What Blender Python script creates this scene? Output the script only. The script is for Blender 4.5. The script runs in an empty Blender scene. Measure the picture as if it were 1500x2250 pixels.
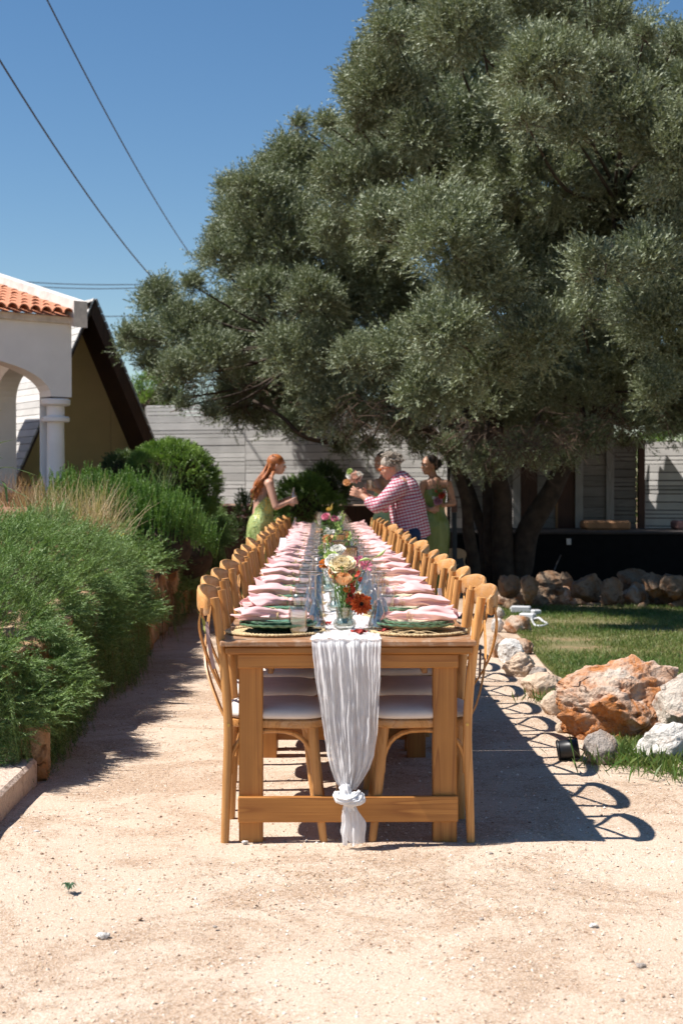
import bpy, bmesh, math, random
import numpy as np
from mathutils import Vector, Matrix, noise
SC = bpy.context.scene
COL = SC.collection
PI = math.pi
R = math.radians
random.seed(7)
RNG = np.random.default_rng(7)

# ------------------------------------------------------------------ camera
FPX, HX, HY, CX, CH = 3125.0, 708.0, 1062.0, -0.095, 1.335
cam_d = bpy.data.cameras.new('camera')
cam = bpy.data.objects.new('camera', cam_d)
COL.objects.link(cam)
cam.location = (CX, 0, CH)
cam.rotation_euler = (R(90) - math.atan((1125 - HY) / FPX), 0, -math.atan((750 - HX) / FPX))
cam_d.sensor_fit = 'VERTICAL'
cam_d.sensor_height = 36.0
cam_d.lens = 36.0 * FPX / 2250.0
cam_d.clip_end = 1500
cam_d.dof.use_dof = True
cam_d.dof.focus_distance = 6.3
cam_d.dof.aperture_fstop = 4.5
SC.camera = cam

# ------------------------------------------------------------------ sky and sun
SUN = Vector((-0.494, -0.045, 0.757)).normalized()      # direction towards the sun
w = bpy.data.worlds.new('World')
SC.world = w
w.use_nodes = True
nt = w.node_tree
bg = nt.nodes['Background']
sky = nt.nodes.new('ShaderNodeTexSky')
sky.sky_type = 'NISHITA'
sky.sun_disc = False
sky.sun_elevation = math.asin(SUN.z)
sky.sun_rotation = math.atan2(SUN.x, SUN.y)
sky.altitude = 0
sky.air_density = 1.0
sky.dust_density = 0.0
sky.ozone_density = 1.6
hs = nt.nodes.new('ShaderNodeHueSaturation'); hs.inputs['Saturation'].default_value = 1.22
nt.links.new(sky.outputs[0], hs.inputs['Color']); nt.links.new(hs.outputs[0], bg.inputs[0])
bg.inputs[1].default_value = 0.064
sun_d = bpy.data.lights.new('sun', 'SUN')
sun_d.energy = 5.0
sun_d.angle = R(0.53)
sun_d.color = (1.0, 0.95, 0.89)
sun = bpy.data.objects.new('sun', sun_d)
COL.objects.link(sun)
sun.rotation_euler = SUN.to_track_quat('Z', 'Y').to_euler()
sun.location = (-20, 0, 30)
SC.view_settings.view_transform = 'Standard'
SC.view_settings.look = 'None'
SC.view_settings.exposure = 0.8
SC.view_settings.gamma = 1
SC.view_settings.use_curve_mapping = False
SC.cycles.transparent_max_bounces = 24
SC.cycles.max_bounces = 7
SC.cycles.caustics_reflective = False
SC.cycles.caustics_refractive = False

def P(px, py, d):
    """photo pixel and depth in metres -> a point in the place"""
    return Vector((CX + (px - HX) / FPX * d, d, CH - (py - HY) / FPX * d))

# ------------------------------------------------------------------ tagging
def tag(o, label=None, cat=None, group=None, kind=None):
    if label: o['label'] = label
    if cat: o['category'] = cat
    if group: o['group'] = group
    if kind: o['kind'] = kind
    return o

def empty(name, loc=(0, 0, 0), rz=0, label=None, cat=None, group=None):
    o = bpy.data.objects.new(name, None)
    COL.objects.link(o)
    o.location = loc
    o.rotation_euler = (0, 0, rz)
    o.empty_display_size = 0.1
    return tag(o, label, cat, group)

def copy_tree(o, parent=None):
    c = o.copy()
    COL.objects.link(c)
    if parent: c.parent = parent
    for k in KIDS.get(o.name, []):
        copy_tree(k, c)
    return c
KIDS = {}

def dup(o, loc, rz=0, label=None, group=None):
    c = copy_tree(o)
    c.location = loc
    c.rotation_euler = (0, 0, rz)
    if label: c['label'] = label
    if group: c['group'] = group
    return c

ORD = ['first', 'second', 'third', 'fourth', 'fifth', 'sixth', 'seventh', 'eighth', 'ninth', 'tenth', 'eleventh', 'twelfth',
       'thirteenth', 'fourteenth', 'fifteenth', 'sixteenth', 'seventeenth', 'eighteenth', 'nineteenth', 'twentieth', 'twenty first', 'twenty second', 'twenty third', 'twenty fourth']

# ------------------------------------------------------------------ materials
def mk(name):
    m = bpy.data.materials.new(name)
    m.use_nodes = True
    t = m.node_tree
    return m, t, t.nodes['Principled BSDF'], t.nodes['Material Output']

def N(t, kind, **kw):
    n = t.nodes.new(kind)
    for k, v in kw.items():
        if k == 'ins':
            for a, b in v.items(): n.inputs[a].default_value = b
        else: setattr(n, k, v)
    return n

def coords(t, scale=(1, 1, 1), out='Object', loc=(0, 0, 0)):
    tc = N(t, 'ShaderNodeTexCoord')
    mp = N(t, 'ShaderNodeMapping')
    mp.inputs['Scale'].default_value = scale
    mp.inputs['Location'].default_value = loc
    t.links.new(tc.outputs[out], mp.inputs[0])
    return mp.outputs[0]

def noise_tex(t, vec, scale, detail=4, rough=0.55, dist=0.0):
    n = N(t, 'ShaderNodeTexNoise')
    n.inputs['Scale'].default_value = scale
    n.inputs['Detail'].default_value = detail
    n.inputs['Roughness'].default_value = rough
    n.inputs['Distortion'].default_value = dist
    t.links.new(vec, n.inputs['Vector'])
    return n.outputs['Fac']

def ramp(t, fac, stops, interp='LINEAR'):
    r = N(t, 'ShaderNodeValToRGB')
    r.color_ramp.interpolation = interp
    e = r.color_ramp.elements
    while len(e) < len(stops): e.new(0.5)
    for i, (p, c) in enumerate(stops):
        e[i].position = p
        e[i].color = (*c, 1) if len(c) == 3 else c
    t.links.new(fac, r.inputs[0])
    return r.outputs[0]

def mixc(t, fac, a, b, mode='MIX'):
    m = N(t, 'ShaderNodeMix', data_type='RGBA', blend_type=mode)
    for s, v in ((0, fac), (6, a), (7, b)):
        if isinstance(v, (int, float)): m.inputs[s].default_value = v
        elif isinstance(v, tuple): m.inputs[s].default_value = (*v, 1)
        else: t.links.new(v, m.inputs[s])
    return m.outputs[2]

def bump(t, bs, height, strength, dist):
    b = N(t, 'ShaderNodeBump')
    b.inputs['Strength'].default_value = strength
    b.inputs['Distance'].default_value = dist
    t.links.new(height, b.inputs['Height'])
    t.links.new(b.outputs[0], bs.inputs['Normal'])

def plain(name, col, rough=0.6, var=0.25, scale=8, bmp=0.0, spec=0.4, metal=0.0, sheen=0.0, bscale=None):
    m, t, b, o = mk(name)
    v = coords(t)
    f = noise_tex(t, v, scale, 5)
    lo = tuple(c * (1 - var) for c in col)
    hi = tuple(min(1, c * (1 + var)) for c in col)
    t.links.new(ramp(t, f, [(0.3, lo), (0.7, hi)]), b.inputs['Base Color'])
    b.inputs['Roughness'].default_value = rough
    b.inputs['Specular IOR Level'].default_value = spec
    b.inputs['Metallic'].default_value = metal
    if sheen: b.inputs['Sheen Weight'].default_value = sheen
    if bmp: bump(t, b, noise_tex(t, v, bscale or scale * 6, 4), bmp, 0.01)
    return m

def wood(name, dark, light, axis='Z', rough=0.45, knots=True, worn=0.0, gs=1.0):
    """pine or beech: stretched rings and fibres along an axis, knots"""
    m, t, b, o = mk(name)
    s = {'X': (0.5, 9, 9), 'Y': (9, 0.5, 9), 'Z': (9, 9, 0.5)}[axis]
    s2 = {'X': (3, 160, 160), 'Y': (160, 3, 160), 'Z': (160, 160, 3)}[axis]
    v = coords(t, tuple(k * gs for k in s))
    v2 = coords(t, tuple(k * gs for k in s2))
    n = noise_tex(t, v, 1.0, 2, 0.5, 0.6)
    mul = N(t, 'ShaderNodeMath', operation='MULTIPLY'); mul.inputs[1].default_value = 9.0
    fr = N(t, 'ShaderNodeMath', operation='FRACT')
    t.links.new(n, mul.inputs[0]); t.links.new(mul.outputs[0], fr.inputs[0])
    rings = ramp(t, fr.outputs[0], [(0, (0.15,) * 3), (0.75, (0.6,) * 3), (0.92, (1,) * 3), (1, (0.15,) * 3)])
    fib = noise_tex(t, v2, 1.0, 3, 0.7)
    c = mixc(t, rings, light, dark)
    c = mixc(t, ramp(t, fib, [(0.35, (0,) * 3), (0.75, (0.55,) * 3)]), c, dark)
    big = noise_tex(t, coords(t, (1, 1, 1)), 3.0, 3)
    c = mixc(t, ramp(t, big, [(0.35, (0,) * 3), (0.7, (0.35,) * 3)]), c, tuple(min(1, k * 1.25) for k in light))
    if knots:
        ks = {'X': (2.2, 9, 9), 'Y': (9, 2.2, 9), 'Z': (9, 9, 2.2)}[axis]
        vo = N(t, 'ShaderNodeTexVoronoi'); vo.inputs['Scale'].default_value = 0.8
        t.links.new(coords(t, ks, loc=(0.3, 0.7, 0.2)), vo.inputs['Vector'])
        c = mixc(t, ramp(t, vo.outputs['Distance'], [(0.05, (1,) * 3), (0.13, (0,) * 3)]), c, tuple(k * 0.28 for k in dark))
    if worn:
        wn = noise_tex(t, coords(t), 14, 6, 0.7)
        c = mixc(t, ramp(t, wn, [(0.5, (0,) * 3), (0.68, (worn,) * 3)]), c, (0.5, 0.42, 0.33))
    oi = N(t, 'ShaderNodeObjectInfo')      # every board and every chair has its own tone
    hv = N(t, 'ShaderNodeHueSaturation'); t.links.new(c, hv.inputs['Color'])
    mr_ = N(t, 'ShaderNodeMapRange', ins={3: 0.80, 4: 1.16}); t.links.new(oi.outputs['Random'], mr_.inputs[0]); t.links.new(mr_.outputs[0], hv.inputs['Value'])
    t.links.new(hv.outputs[0], b.inputs['Base Color'])
    b.inputs['Roughness'].default_value = rough
    b.inputs['Specular IOR Level'].default_value = 0.4
    bump(t, b, fib, 0.25, 0.002)
    return m

def leafy(name, a, b_, back=None, rough=0.5, trans=0.25, spec=0.35, vmix=1.0):
    """foliage: every sprig has its own tone ('vary'); a paler underside where the species has one"""
    m, t, bs, o = mk(name)
    at = N(t, 'ShaderNodeAttribute', attribute_name='vary')
    c = mixc(t, at.outputs['Fac'], a, b_)
    if back:
        g = N(t, 'ShaderNodeNewGeometry')
        c = mixc(t, g.outputs['Backfacing'], c, back)
    t.links.new(c, bs.inputs['Base Color'])
    bs.inputs['Roughness'].default_value = rough
    bs.inputs['Specular IOR Level'].default_value = spec
    tr = N(t, 'ShaderNodeBsdfTranslucent')
    t.links.new(mixc(t, 1.0, c, (1.0, 1.1, 0.5), 'MULTIPLY'), tr.inputs[0])
    ms = N(t, 'ShaderNodeMixShader'); ms.inputs[0].default_value = trans
    t.links.new(bs.outputs[0], ms.inputs[1]); t.links.new(tr.outputs[0], ms.inputs[2])
    t.links.new(ms.outputs[0], o.inputs[0])
    return m

def inst_leafy(name, a, b_, back, rough=.52, trans=.09, spec=.32):
    m = leafy(name, a, b_, back=back, rough=rough, trans=trans, spec=spec)
    t = m.node_tree
    at = [n for n in t.nodes if n.type == 'ATTRIBUTE'][0]
    a2 = N(t, 'ShaderNodeAttribute', attribute_name='tone', attribute_type='INSTANCER')
    mu = N(t, 'ShaderNodeMath', operation='MULTIPLY_ADD'); mu.inputs[1].default_value = .45
    tgt = [l.to_socket for l in at.outputs['Fac'].links]
    t.links.new(at.outputs['Fac'], mu.inputs[0]); t.links.new(a2.outputs['Fac'], mu.inputs[2])
    for s_ in tgt: t.links.new(mu.outputs[0], s_)
    return m

def instanced(name, templates, pos, dirs, size, tone, mat, parent=None, **kw):
    """one object: leafy tufts kept in its own mesh and set on its own points by geometry nodes"""
    n = len(pos); K = len(templates)
    V = []; F = []; tid = []; o = 0
    for k, (tv, tf) in enumerate(templates):
        V.append(tv); F.append(tf + o); o += len(tv); tid += [k + 1] * len(tv)
    nT = o
    V.append(pos); V = np.concatenate(V)
    sel = RNG.integers(0, K, n)
    tid = np.concatenate([np.array(tid), -(sel + 1)])
    d = unit(dirs); roll = RNG.random(n) * 6.28
    # euler XYZ that takes z to d after a roll about z
    rot = np.zeros((n, 3))
    rot[:, 0] = 0; rot[:, 1] = np.arccos(np.clip(d[:, 2], -1, 1)); rot[:, 2] = np.arctan2(d[:, 1], d[:, 0])
    me = bpy.data.meshes.new(name)
    F = np.concatenate(F); m, k_ = F.shape
    me.vertices.add(len(V)); me.vertices.foreach_set('co', V.astype(np.float32).ravel())
    me.loops.add(m * k_); me.loops.foreach_set('vertex_index', F.astype(np.int32).ravel())
    me.polygons.add(m); me.polygons.foreach_set('loop_start', np.arange(0, m * k_, k_, dtype=np.int32))
    me.update(calc_edges=True); me.polygons.foreach_set('use_smooth', np.zeros(m, dtype=bool))
    def attr(nm, tp, arr, key='value'):
        a_ = me.attributes.new(nm, tp, 'POINT'); a_.data.foreach_set(key, arr)
    attr('tid', 'INT', tid.astype(np.int32))
    attr('vary', 'FLOAT', RNG.random(len(V)).astype(np.float32))
    attr('tone', 'FLOAT', np.concatenate([np.zeros(nT), tone]).astype(np.float32))
    attr('size', 'FLOAT', np.concatenate([np.ones(nT), size]).astype(np.float32))
    attr('rot', 'FLOAT_VECTOR', np.concatenate([np.zeros((nT, 3)), rot]).astype(np.float32).ravel(), 'vector')
    ob = link(name, me, mat, parent, None, **kw)
    g = bpy.data.node_groups.new(name, 'GeometryNodeTree')
    g.interface.new_socket('Geometry', in_out='INPUT', socket_type='NodeSocketGeometry')
    g.interface.new_socket('Geometry', in_out='OUTPUT', socket_type='NodeSocketGeometry')
    gi = g.nodes.new('NodeGroupInput'); go = g.nodes.new('NodeGroupOutput'); jn = g.nodes.new('GeometryNodeJoinGeometry')
    def named(nm, tp):
        a_ = g.nodes.new('GeometryNodeInputNamedAttribute'); a_.data_type = tp; a_.inputs[0].default_value = nm; return a_.outputs[0]
    ta = named('tid', 'INT'); ra = named('rot', 'FLOAT_VECTOR'); sa = named('size', 'FLOAT')
    def pick(v):
        c = g.nodes.new('FunctionNodeCompare'); c.data_type = 'INT'; c.operation = 'EQUAL'
        ins = [i for i in c.inputs if i.type == 'INT' and i.enabled] or [i for i in c.inputs if i.type == 'INT']
        g.links.new(ta, ins[0]); ins[1].default_value = v
        s_ = g.nodes.new('GeometryNodeSeparateGeometry'); s_.domain = 'POINT'
        g.links.new(gi.outputs[0], s_.inputs[0]); g.links.new(c.outputs[0], s_.inputs[1]); return s_.outputs[0]
    for k in range(K):
        ip = g.nodes.new('GeometryNodeInstanceOnPoints')
        mp_ = g.nodes.new('GeometryNodeMeshToPoints')
        g.links.new(pick(-(k + 1)), mp_.inputs[0]); g.links.new(mp_.outputs[0], ip.inputs['Points'])
        g.links.new(pick(k + 1), ip.inputs['Instance']); g.links.new(ra, ip.inputs['Rotation']); g.links.new(sa, ip.inputs['Scale'])
        g.links.new(ip.outputs[0], jn.inputs[0])
    g.links.new(jn.outputs[0], go.inputs[0])
    md = ob.modifiers.new('tufts', 'NODES'); md.node_group = g
    return ob

def tuft(ns, L, spread, nl, leaf, wid, ang, seed):
    """several leafy shoots fanning up from one point"""
    rg_ = np.random.default_rng(seed); Vs = []; Fs = []; o = 0
    for k in range(ns):
        tv, tf = sprig(nl, L * rg_.uniform(.6, 1.15), leaf, wid, ang, .15, seed * 17 + k)
        a = rg_.random() * 6.28; th = spread * math.sqrt(rg_.random())
        z = np.array([math.sin(th) * math.cos(a), math.sin(th) * math.sin(a), math.cos(th)])
        x = np.cross(z, rg_.normal(size=3)); x /= np.linalg.norm(x); y = np.cross(z, x)
        tv = tv @ np.stack([x, y, z]) + rg_.normal(size=3) * L * .22
        Vs.append(tv); Fs.append(tf + o); o += len(tv)
    return np.concatenate(Vs), np.concatenate(Fs)

def fabric(name, col, rough=0.85, trans=0.15, weave=900, var=0.12, clear=0.0):
    m, t, b, o = mk(name)
    v = coords(t)
    f = noise_tex(t, v, 14, 4)
    c = ramp(t, f, [(0.3, tuple(k * (1 - var) for k in col)), (0.7, tuple(min(1, k * (1 + var)) for k in col))])
    t.links.new(c, b.inputs['Base Color'])
    b.inputs['Roughness'].default_value = rough
    b.inputs['Specular IOR Level'].default_value = 0.15
    bump(t, b, noise_tex(t, v, weave * 0.35, 2), 0.25, 0.001)
    tr = N(t, 'ShaderNodeBsdfTranslucent'); t.links.new(c, tr.inputs[0])
    ms = N(t, 'ShaderNodeMixShader'); ms.inputs[0].default_value = trans
    t.links.new(b.outputs[0], ms.inputs[1]); t.links.new(tr.outputs[0], ms.inputs[2])
    last = ms.outputs[0]
    if clear:
        tp = N(t, 'ShaderNodeBsdfTransparent')
        m2 = N(t, 'ShaderNodeMixShader')
        gz = noise_tex(t, coords(t, (60, 60, 6)), 1.0, 3, 0.6)
        t.links.new(ramp(t, gz, [(0.35, (0.0,) * 3), (0.65, (clear,) * 3)]), m2.inputs[0])
        t.links.new(last, m2.inputs[1]); t.links.new(tp.outputs[0], m2.inputs[2])
        last = m2.outputs[0]
    t.links.new(last, o.inputs[0])
    return m

def glassy(name, tint=(0.93, 0.96, 0.96), face=0.1, wavy=0.0):
    """thin-walled clear glass: sees through, mirrors at grazing angles"""
    m, t, b, o = mk(name)
    t.nodes.remove(b)
    tp = N(t, 'ShaderNodeBsdfTransparent'); tp.inputs[0].default_value = (*tint, 1)
    gl = N(t, 'ShaderNodeBsdfGlossy'); gl.inputs['Roughness'].default_value = 0.07
    gl.inputs[0].default_value = (1.0, 0.90, 0.79, 1)
    lw = N(t, 'ShaderNodeLayerWeight'); lw.inputs[0].default_value = 0.35
    if wavy:
        bp = N(t, 'ShaderNodeBump'); bp.inputs['Strength'].default_value = wavy; bp.inputs['Distance'].default_value = 0.01
        t.links.new(noise_tex(t, coords(t), 60, 2), bp.inputs['Height'])
        t.links.new(bp.outputs[0], gl.inputs['Normal']); t.links.new(bp.outputs[0], lw.inputs['Normal'])
    t.links.new(ramp(t, lw.outputs['Facing'], [(0.0, tint), (0.45, tuple(k * .93 for k in tint)), (0.8, tuple(k * .55 for k in tint))]), tp.inputs[0])
    f = ramp(t, lw.outputs['Facing'], [(0.0, (face,) * 3), (0.55, (face + 0.14,) * 3), (1.0, (0.85,) * 3)])
    ms = N(t, 'ShaderNodeMixShader')
    t.links.new(f, ms.inputs[0]); t.links.new(tp.outputs[0], ms.inputs[1]); t.links.new(gl.outputs[0], ms.inputs[2])
    t.links.new(ms.outputs[0], o.inputs[0])
    return m

def stone_mat(name, white, orange, dark, k=0.5, scale=3.0, crust=0.0):
    m, t, b, o = mk(name)
    v = coords(t)
    n1 = noise_tex(t, v, scale, 6, 0.6, 0.8)
    n2 = noise_tex(t, v, scale * 5, 6, 0.7)
    n3 = noise_tex(t, v, scale * 16, 4, 0.7)
    if crust:      # pale weathered crust on the upper part of the rock
        sz = N(t, 'ShaderNodeSeparateXYZ'); t.links.new(v, sz.inputs[0])
        ma = N(t, 'ShaderNodeMath', operation='MULTIPLY_ADD'); ma.inputs[1].default_value = -crust; 
        t.links.new(sz.outputs['Z'], ma.inputs[0]); t.links.new(n1, ma.inputs[2]); n1 = ma.outputs[0]
    c = ramp(t, n1, [(k - 0.09, white), (k + 0.02, tuple((a + c_) / 2 for a, c_ in zip(white, orange))), (k + 0.1, orange)])
    c = mixc(t, ramp(t, n2, [(0.54, (0,) * 3), (0.66, (0.75,) * 3)]), c, dark)
    c = mixc(t, ramp(t, n3, [(0.45, (0,) * 3), (0.75, (0.5,) * 3)]), c, tuple(k_ * 0.6 for k_ in white))
    t.links.new(c, b.inputs['Base Color'])
    b.inputs['Roughness'].default_value = 0.9
    b.inputs['Specular IOR Level'].default_value = 0.2
    # cracks and pits
    wv = N(t, 'ShaderNodeVectorMath', operation='ADD'); nn = N(t, 'ShaderNodeTexNoise'); nn.inputs['Scale'].default_value = scale * 2.5
    t.links.new(v, nn.inputs['Vector']); t.links.new(v, wv.inputs[0]); t.links.new(nn.outputs['Color'], wv.inputs[1])
    vo = N(t, 'ShaderNodeTexVoronoi', feature='DISTANCE_TO_EDGE'); vo.inputs['Scale'].default_value = scale * 1.1
    sc_ = N(t, 'ShaderNodeVectorMath', operation='SCALE'); sc_.inputs['Scale'].default_value = .22
    t.links.new(nn.outputs['Color'], sc_.inputs[0]); t.links.new(sc_.outputs[0], wv.inputs[1])
    t.links.new(wv.outputs[0], vo.inputs['Vector'])
    cr0 = ramp(t, vo.outputs['Distance'], [(0, (1,) * 3), (.022, (0,) * 3)])
    ck = N(t, 'ShaderNodeMath', operation='MULTIPLY'); t.links.new(cr0, ck.inputs[0])
    t.links.new(ramp(t, noise_tex(t, v, scale * 1.3, 2), [(.50, (0,) * 3), (.62, (.8,) * 3)]), ck.inputs[1]); crack = ck.outputs[0]
    c = mixc(t, crack, c, tuple(k_ * .45 for k_ in dark))
    t.links.new(c, b.inputs['Base Color'])
    ad = N(t, 'ShaderNodeMath', operation='ADD')
    t.links.new(n2, ad.inputs[0]); t.links.new(n3, ad.inputs[1])
    sb = N(t, 'ShaderNodeMath', operation='SUBTRACT'); t.links.new(ad.outputs[0], sb.inputs[0]); t.links.new(crack, sb.inputs[1])
    bump(t, b, sb.outputs[0], 1.0, 0.02)
    return m

# ------------------------------------------------------------------ mesh building
class MB:
    def __init__(s): s.v = []; s.f = []
    def add(s, v, f, M=None):
        o = len(s.v)
        if M is not None: v = [M @ Vector(p) for p in v]
        s.v += [tuple(p) for p in v]
        s.f += [tuple(i + o for i in q) for q in f]
        return s
    def build(s, name, mat, parent=None, smooth=None, **kw):
        me = bpy.data.meshes.new(name)
        me.from_pydata(s.v, [], s.f)
        return link(name, me, mat, parent, smooth, **kw)

def link(name, me, mat, parent=None, smooth=None, label=None, cat=None, group=None, kind=None):
    if mat: me.materials.append(mat)
    if smooth is None and not len(me.polygons) > 50000:
        me.polygons.foreach_set('use_smooth', [False] * len(me.polygons))
    if smooth is not None:
        me.shade_smooth()
        if smooth < 180:
            me.set_sharp_from_angle(angle=R(smooth))
    o = bpy.data.objects.new(name, me)
    COL.objects.link(o)
    if parent:
        o.parent = parent
        KIDS.setdefault(parent.name, []).append(o)
    return tag(o, label, cat, group, kind)

def fixn(o):
    bm = bmesh.new(); bm.from_mesh(o.data)
    bmesh.ops.recalc_face_normals(bm, faces=bm.faces)
    bm.to_mesh(o.data); bm.free()
    return o

_bc = {}
def box(x0, x1, y0, y1, z0, z1, b=0.003):
    """box with chamfered edges"""
    dx, dy, dz = (x1 - x0) / 2, (y1 - y0) / 2, (z1 - z0) / 2
    b = min(b, dx * .45, dy * .45, dz * .45)
    cx, cy, cz = (x0 + x1) / 2, (y0 + y1) / 2, (z0 + z1) / 2
    V = []; idx = {}
    for sx in (-1, 1):
        for sy in (-1, 1):
            for sz in (-1, 1):
                for a in range(3):
                    e = [dx - b, dy - b, dz - b]
                    e[a] += b
                    idx[(sx, sy, sz, a)] = len(V)
                    V.append((cx + sx * e[0], cy + sy * e[1], cz + sz * e[2]))
    F = []
    S = (-1, 1)
    for s in S:   # big faces
        F.append([idx[(s, -1, -1, 0)], idx[(s, 1, -1, 0)], idx[(s, 1, 1, 0)], idx[(s, -1, 1, 0)]][::s])
        F.append([idx[(-1, s, -1, 1)], idx[(-1, s, 1, 1)], idx[(1, s, 1, 1)], idx[(1, s, -1, 1)]][::s])
        F.append([idx[(-1, -1, s, 2)], idx[(1, -1, s, 2)], idx[(1, 1, s, 2)], idx[(-1, 1, s, 2)]][::s])
    for s in S:
        for r in S:
            q = s * r
            F.append([idx[(s, r, -1, 0)], idx[(s, r, -1, 1)], idx[(s, r, 1, 1)], idx[(s, r, 1, 0)]][::q])
            F.append([idx[(s, -1, r, 2)], idx[(s, -1, r, 0)], idx[(s, 1, r, 0)], idx[(s, 1, r, 2)]][::q])
            F.append([idx[(-1, s, r, 1)], idx[(-1, s, r, 2)], idx[(1, s, r, 2)], idx[(1, s, r, 1)]][::q])
            for u in S:
                F.append([idx[(s, r, u, 0)], idx[(s, r, u, 1)], idx[(s, r, u, 2)]][::s * r * u])
    return V, [tuple(f) for f in F]

def catmull(pts, n=6, closed=False):
    pts = [Vector(p) for p in pts]
    out = []
    L = len(pts)
    rng = range(L if closed else L - 1)
    for i in rng:
        p0 = pts[i - 1] if (i > 0 or closed) else pts[0] * 2 - pts[1]
        p1 = pts[i]; p2 = pts[(i + 1) % L]
        p3 = pts[(i + 2) % L] if (i + 2 < L or closed) else pts[-1] * 2 - pts[-2]
        for k in range(n):
            t = k / n
            out.append(0.5 * ((2 * p1) + (p2 - p0) * t + (2 * p0 - 5 * p1 + 4 * p2 - p3) * t * t + (3 * p1 - p0 - 3 * p2 + p3) * t ** 3))
    if not closed: out.append(pts[-1].copy())
    return out

def tube(pts, r, n=8, sq=(1, 1), up=None, cap=True, rect=False):
    """swept section; r number or list; sq scales the two section axes; up fixes the second axis"""
    pts = [Vector(p) for p in pts]
    L = len(pts)
    if isinstance(r, (int, float)): r = [r] * L
    elif len(r) != L:
        r = [float(np.interp(i / (L - 1) * (len(r) - 1), range(len(r)), r)) for i in range(L)]
    V = []; F = []
    prev = None
    for i in range(L):
        tn = (pts[min(i + 1, L - 1)] - pts[max(i - 1, 0)]).normalized()
        if up is not None: a = Vector(up)
        elif prev is None: a = Vector((0, 0, 1)) if abs(tn.z) < .9 else Vector((1, 0, 0))
        else: a = prev
        a = a - tn * a.dot(tn)
        if a.length < 1e-6: a = tn.orthogonal()
        a.normalize(); prev = a
        b = tn.cross(a)
        for k in range(n):
            if rect:
                c, s = [(1, 1), (-1, 1), (-1, -1), (1, -1)][k]
            else:
                th = 2 * PI * k / n
                c, s = math.cos(th), math.sin(th)
            V.append(pts[i] + a * (r[i] * c * sq[0]) + b * (r[i] * s * sq[1]))
    for i in range(L - 1):
        for k in range(n):
            k2 = (k + 1) % n
            F.append((i * n + k, i * n + k2, (i + 1) * n + k2, (i + 1) * n + k))
    if cap:
        F.append(tuple(range(n))[::-1]); F.append(tuple((L - 1) * n + k for k in range(n)))
    return V, F

def lathe(prof, n=24, M=None, cap=False):
    V = []; F = []
    for (r, z) in prof:
        for k in range(n):
            a = 2 * PI * k / n
            V.append((r * math.cos(a), r * math.sin(a), z))
    for i in range(len(prof) - 1):
        for k in range(n):
            k2 = (k + 1) % n
            F.append((i * n + k, i * n + k2, (i + 1) * n + k2, (i + 1) * n + k))
    if cap:
        F.append(tuple(range(n))[::-1]); F.append(tuple((len(prof) - 1) * n + k for k in range(n)))
    return V, F

def ball(c, r, nu=12, nv=8):
    if isinstance(r, (int, float)): r = (r, r, r)
    c = Vector(c)
    V = [c + Vector((0, 0, -r[2]))]; F = []
    for j in range(1, nv):
        ph = -PI / 2 + PI * j / nv
        for i in range(nu):
            th = 2 * PI * i / nu
            V.append(c + Vector((r[0] * math.cos(ph) * math.cos(th), r[1] * math.cos(ph) * math.sin(th), r[2] * math.sin(ph))))
    V.append(c + Vector((0, 0, r[2])))
    for i in range(nu): F.append((0, 1 + (i + 1) % nu, 1 + i))
    for j in range(nv - 2):
        for i in range(nu):
            a = 1 + j * nu; b = a + nu
            F.append((a + i, a + (i + 1) % nu, b + (i + 1) % nu, b + i))
    a = 1 + (nv - 2) * nu
    for i in range(nu): F.append((a + i, a + (i + 1) % nu, len(V) - 1))
    return V, F

def grid(fn, nu, nv, closed_u=False):
    V = []; F = []
    for j in range(nv + 1):
        for i in range(nu + (0 if closed_u else 1)):
            V.append(fn(i / nu, j / nv))
    W = nu if closed_u else nu + 1
    for j in range(nv):
        for i in range(nu):
            i2 = (i + 1) % W
            F.append((j * W + i, j * W + i2, (j + 1) * W + i2, (j + 1) * W + i))
    return V, F

def np_mesh(name, V, F, mat, parent=None, vary=None, smooth=False, **kw):
    """V (n,3), F (m,k): fast mesh from arrays"""
    me = bpy.data.meshes.new(name)
    n, (m, k) = len(V), F.shape
    me.vertices.add(n); me.vertices.foreach_set('co', np.ascontiguousarray(V, dtype=np.float32).ravel())
    me.loops.add(m * k); me.loops.foreach_set('vertex_index', np.ascontiguousarray(F, dtype=np.int32).ravel())
    me.polygons.add(m); me.polygons.foreach_set('loop_start', np.arange(0, m * k, k, dtype=np.int32))
    me.update(calc_edges=True)
    if not smooth: me.polygons.foreach_set('use_smooth', np.zeros(m, dtype=bool))
    if vary is not None:
        a = me.attributes.new('vary', 'FLOAT', 'POINT')
        a.data.foreach_set('value', np.ascontiguousarray(vary, dtype=np.float32))
    return link(name, me, mat, parent, None, **kw)

def unit(a):
    return a / np.maximum(np.linalg.norm(a, axis=-1, keepdims=True), 1e-9)

def scatter(tv, tf, pos, dirs, scale, roll=None, tone=None, up=None, rng=RNG):
    """copies of a template (z along dirs); returns V, F, vary"""
    n = len(pos)
    d = unit(dirs)
    if up is None: ref = rng.normal(size=(n, 3))
    else: ref = np.broadcast_to(np.array(up, float), (n, 3)) + rng.normal(size=(n, 3)) * 0.05
    x = unit(np.cross(ref, d)); y = np.cross(d, x)
    M = np.stack([x, y, d], axis=2) * np.asarray(scale).reshape(n, 1, 1)
    V = np.einsum('nij,vj->nvi', M, tv) + pos[:, None, :]
    F = tf[None, :, :] + (np.arange(n) * len(tv))[:, None, None]
    if tone is None: tone = rng.random(n)
    return V.reshape(-1, 3), F.reshape(-1, tf.shape[1]), np.repeat(tone, len(tv))

def cat_sets(sets):
    V = []; F = []; T = []; o = 0
    for v, f, t in sets:
        V.append(v); F.append(f + o); T.append(t); o += len(v)
    return np.concatenate(V), np.concatenate(F), np.concatenate(T)

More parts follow.
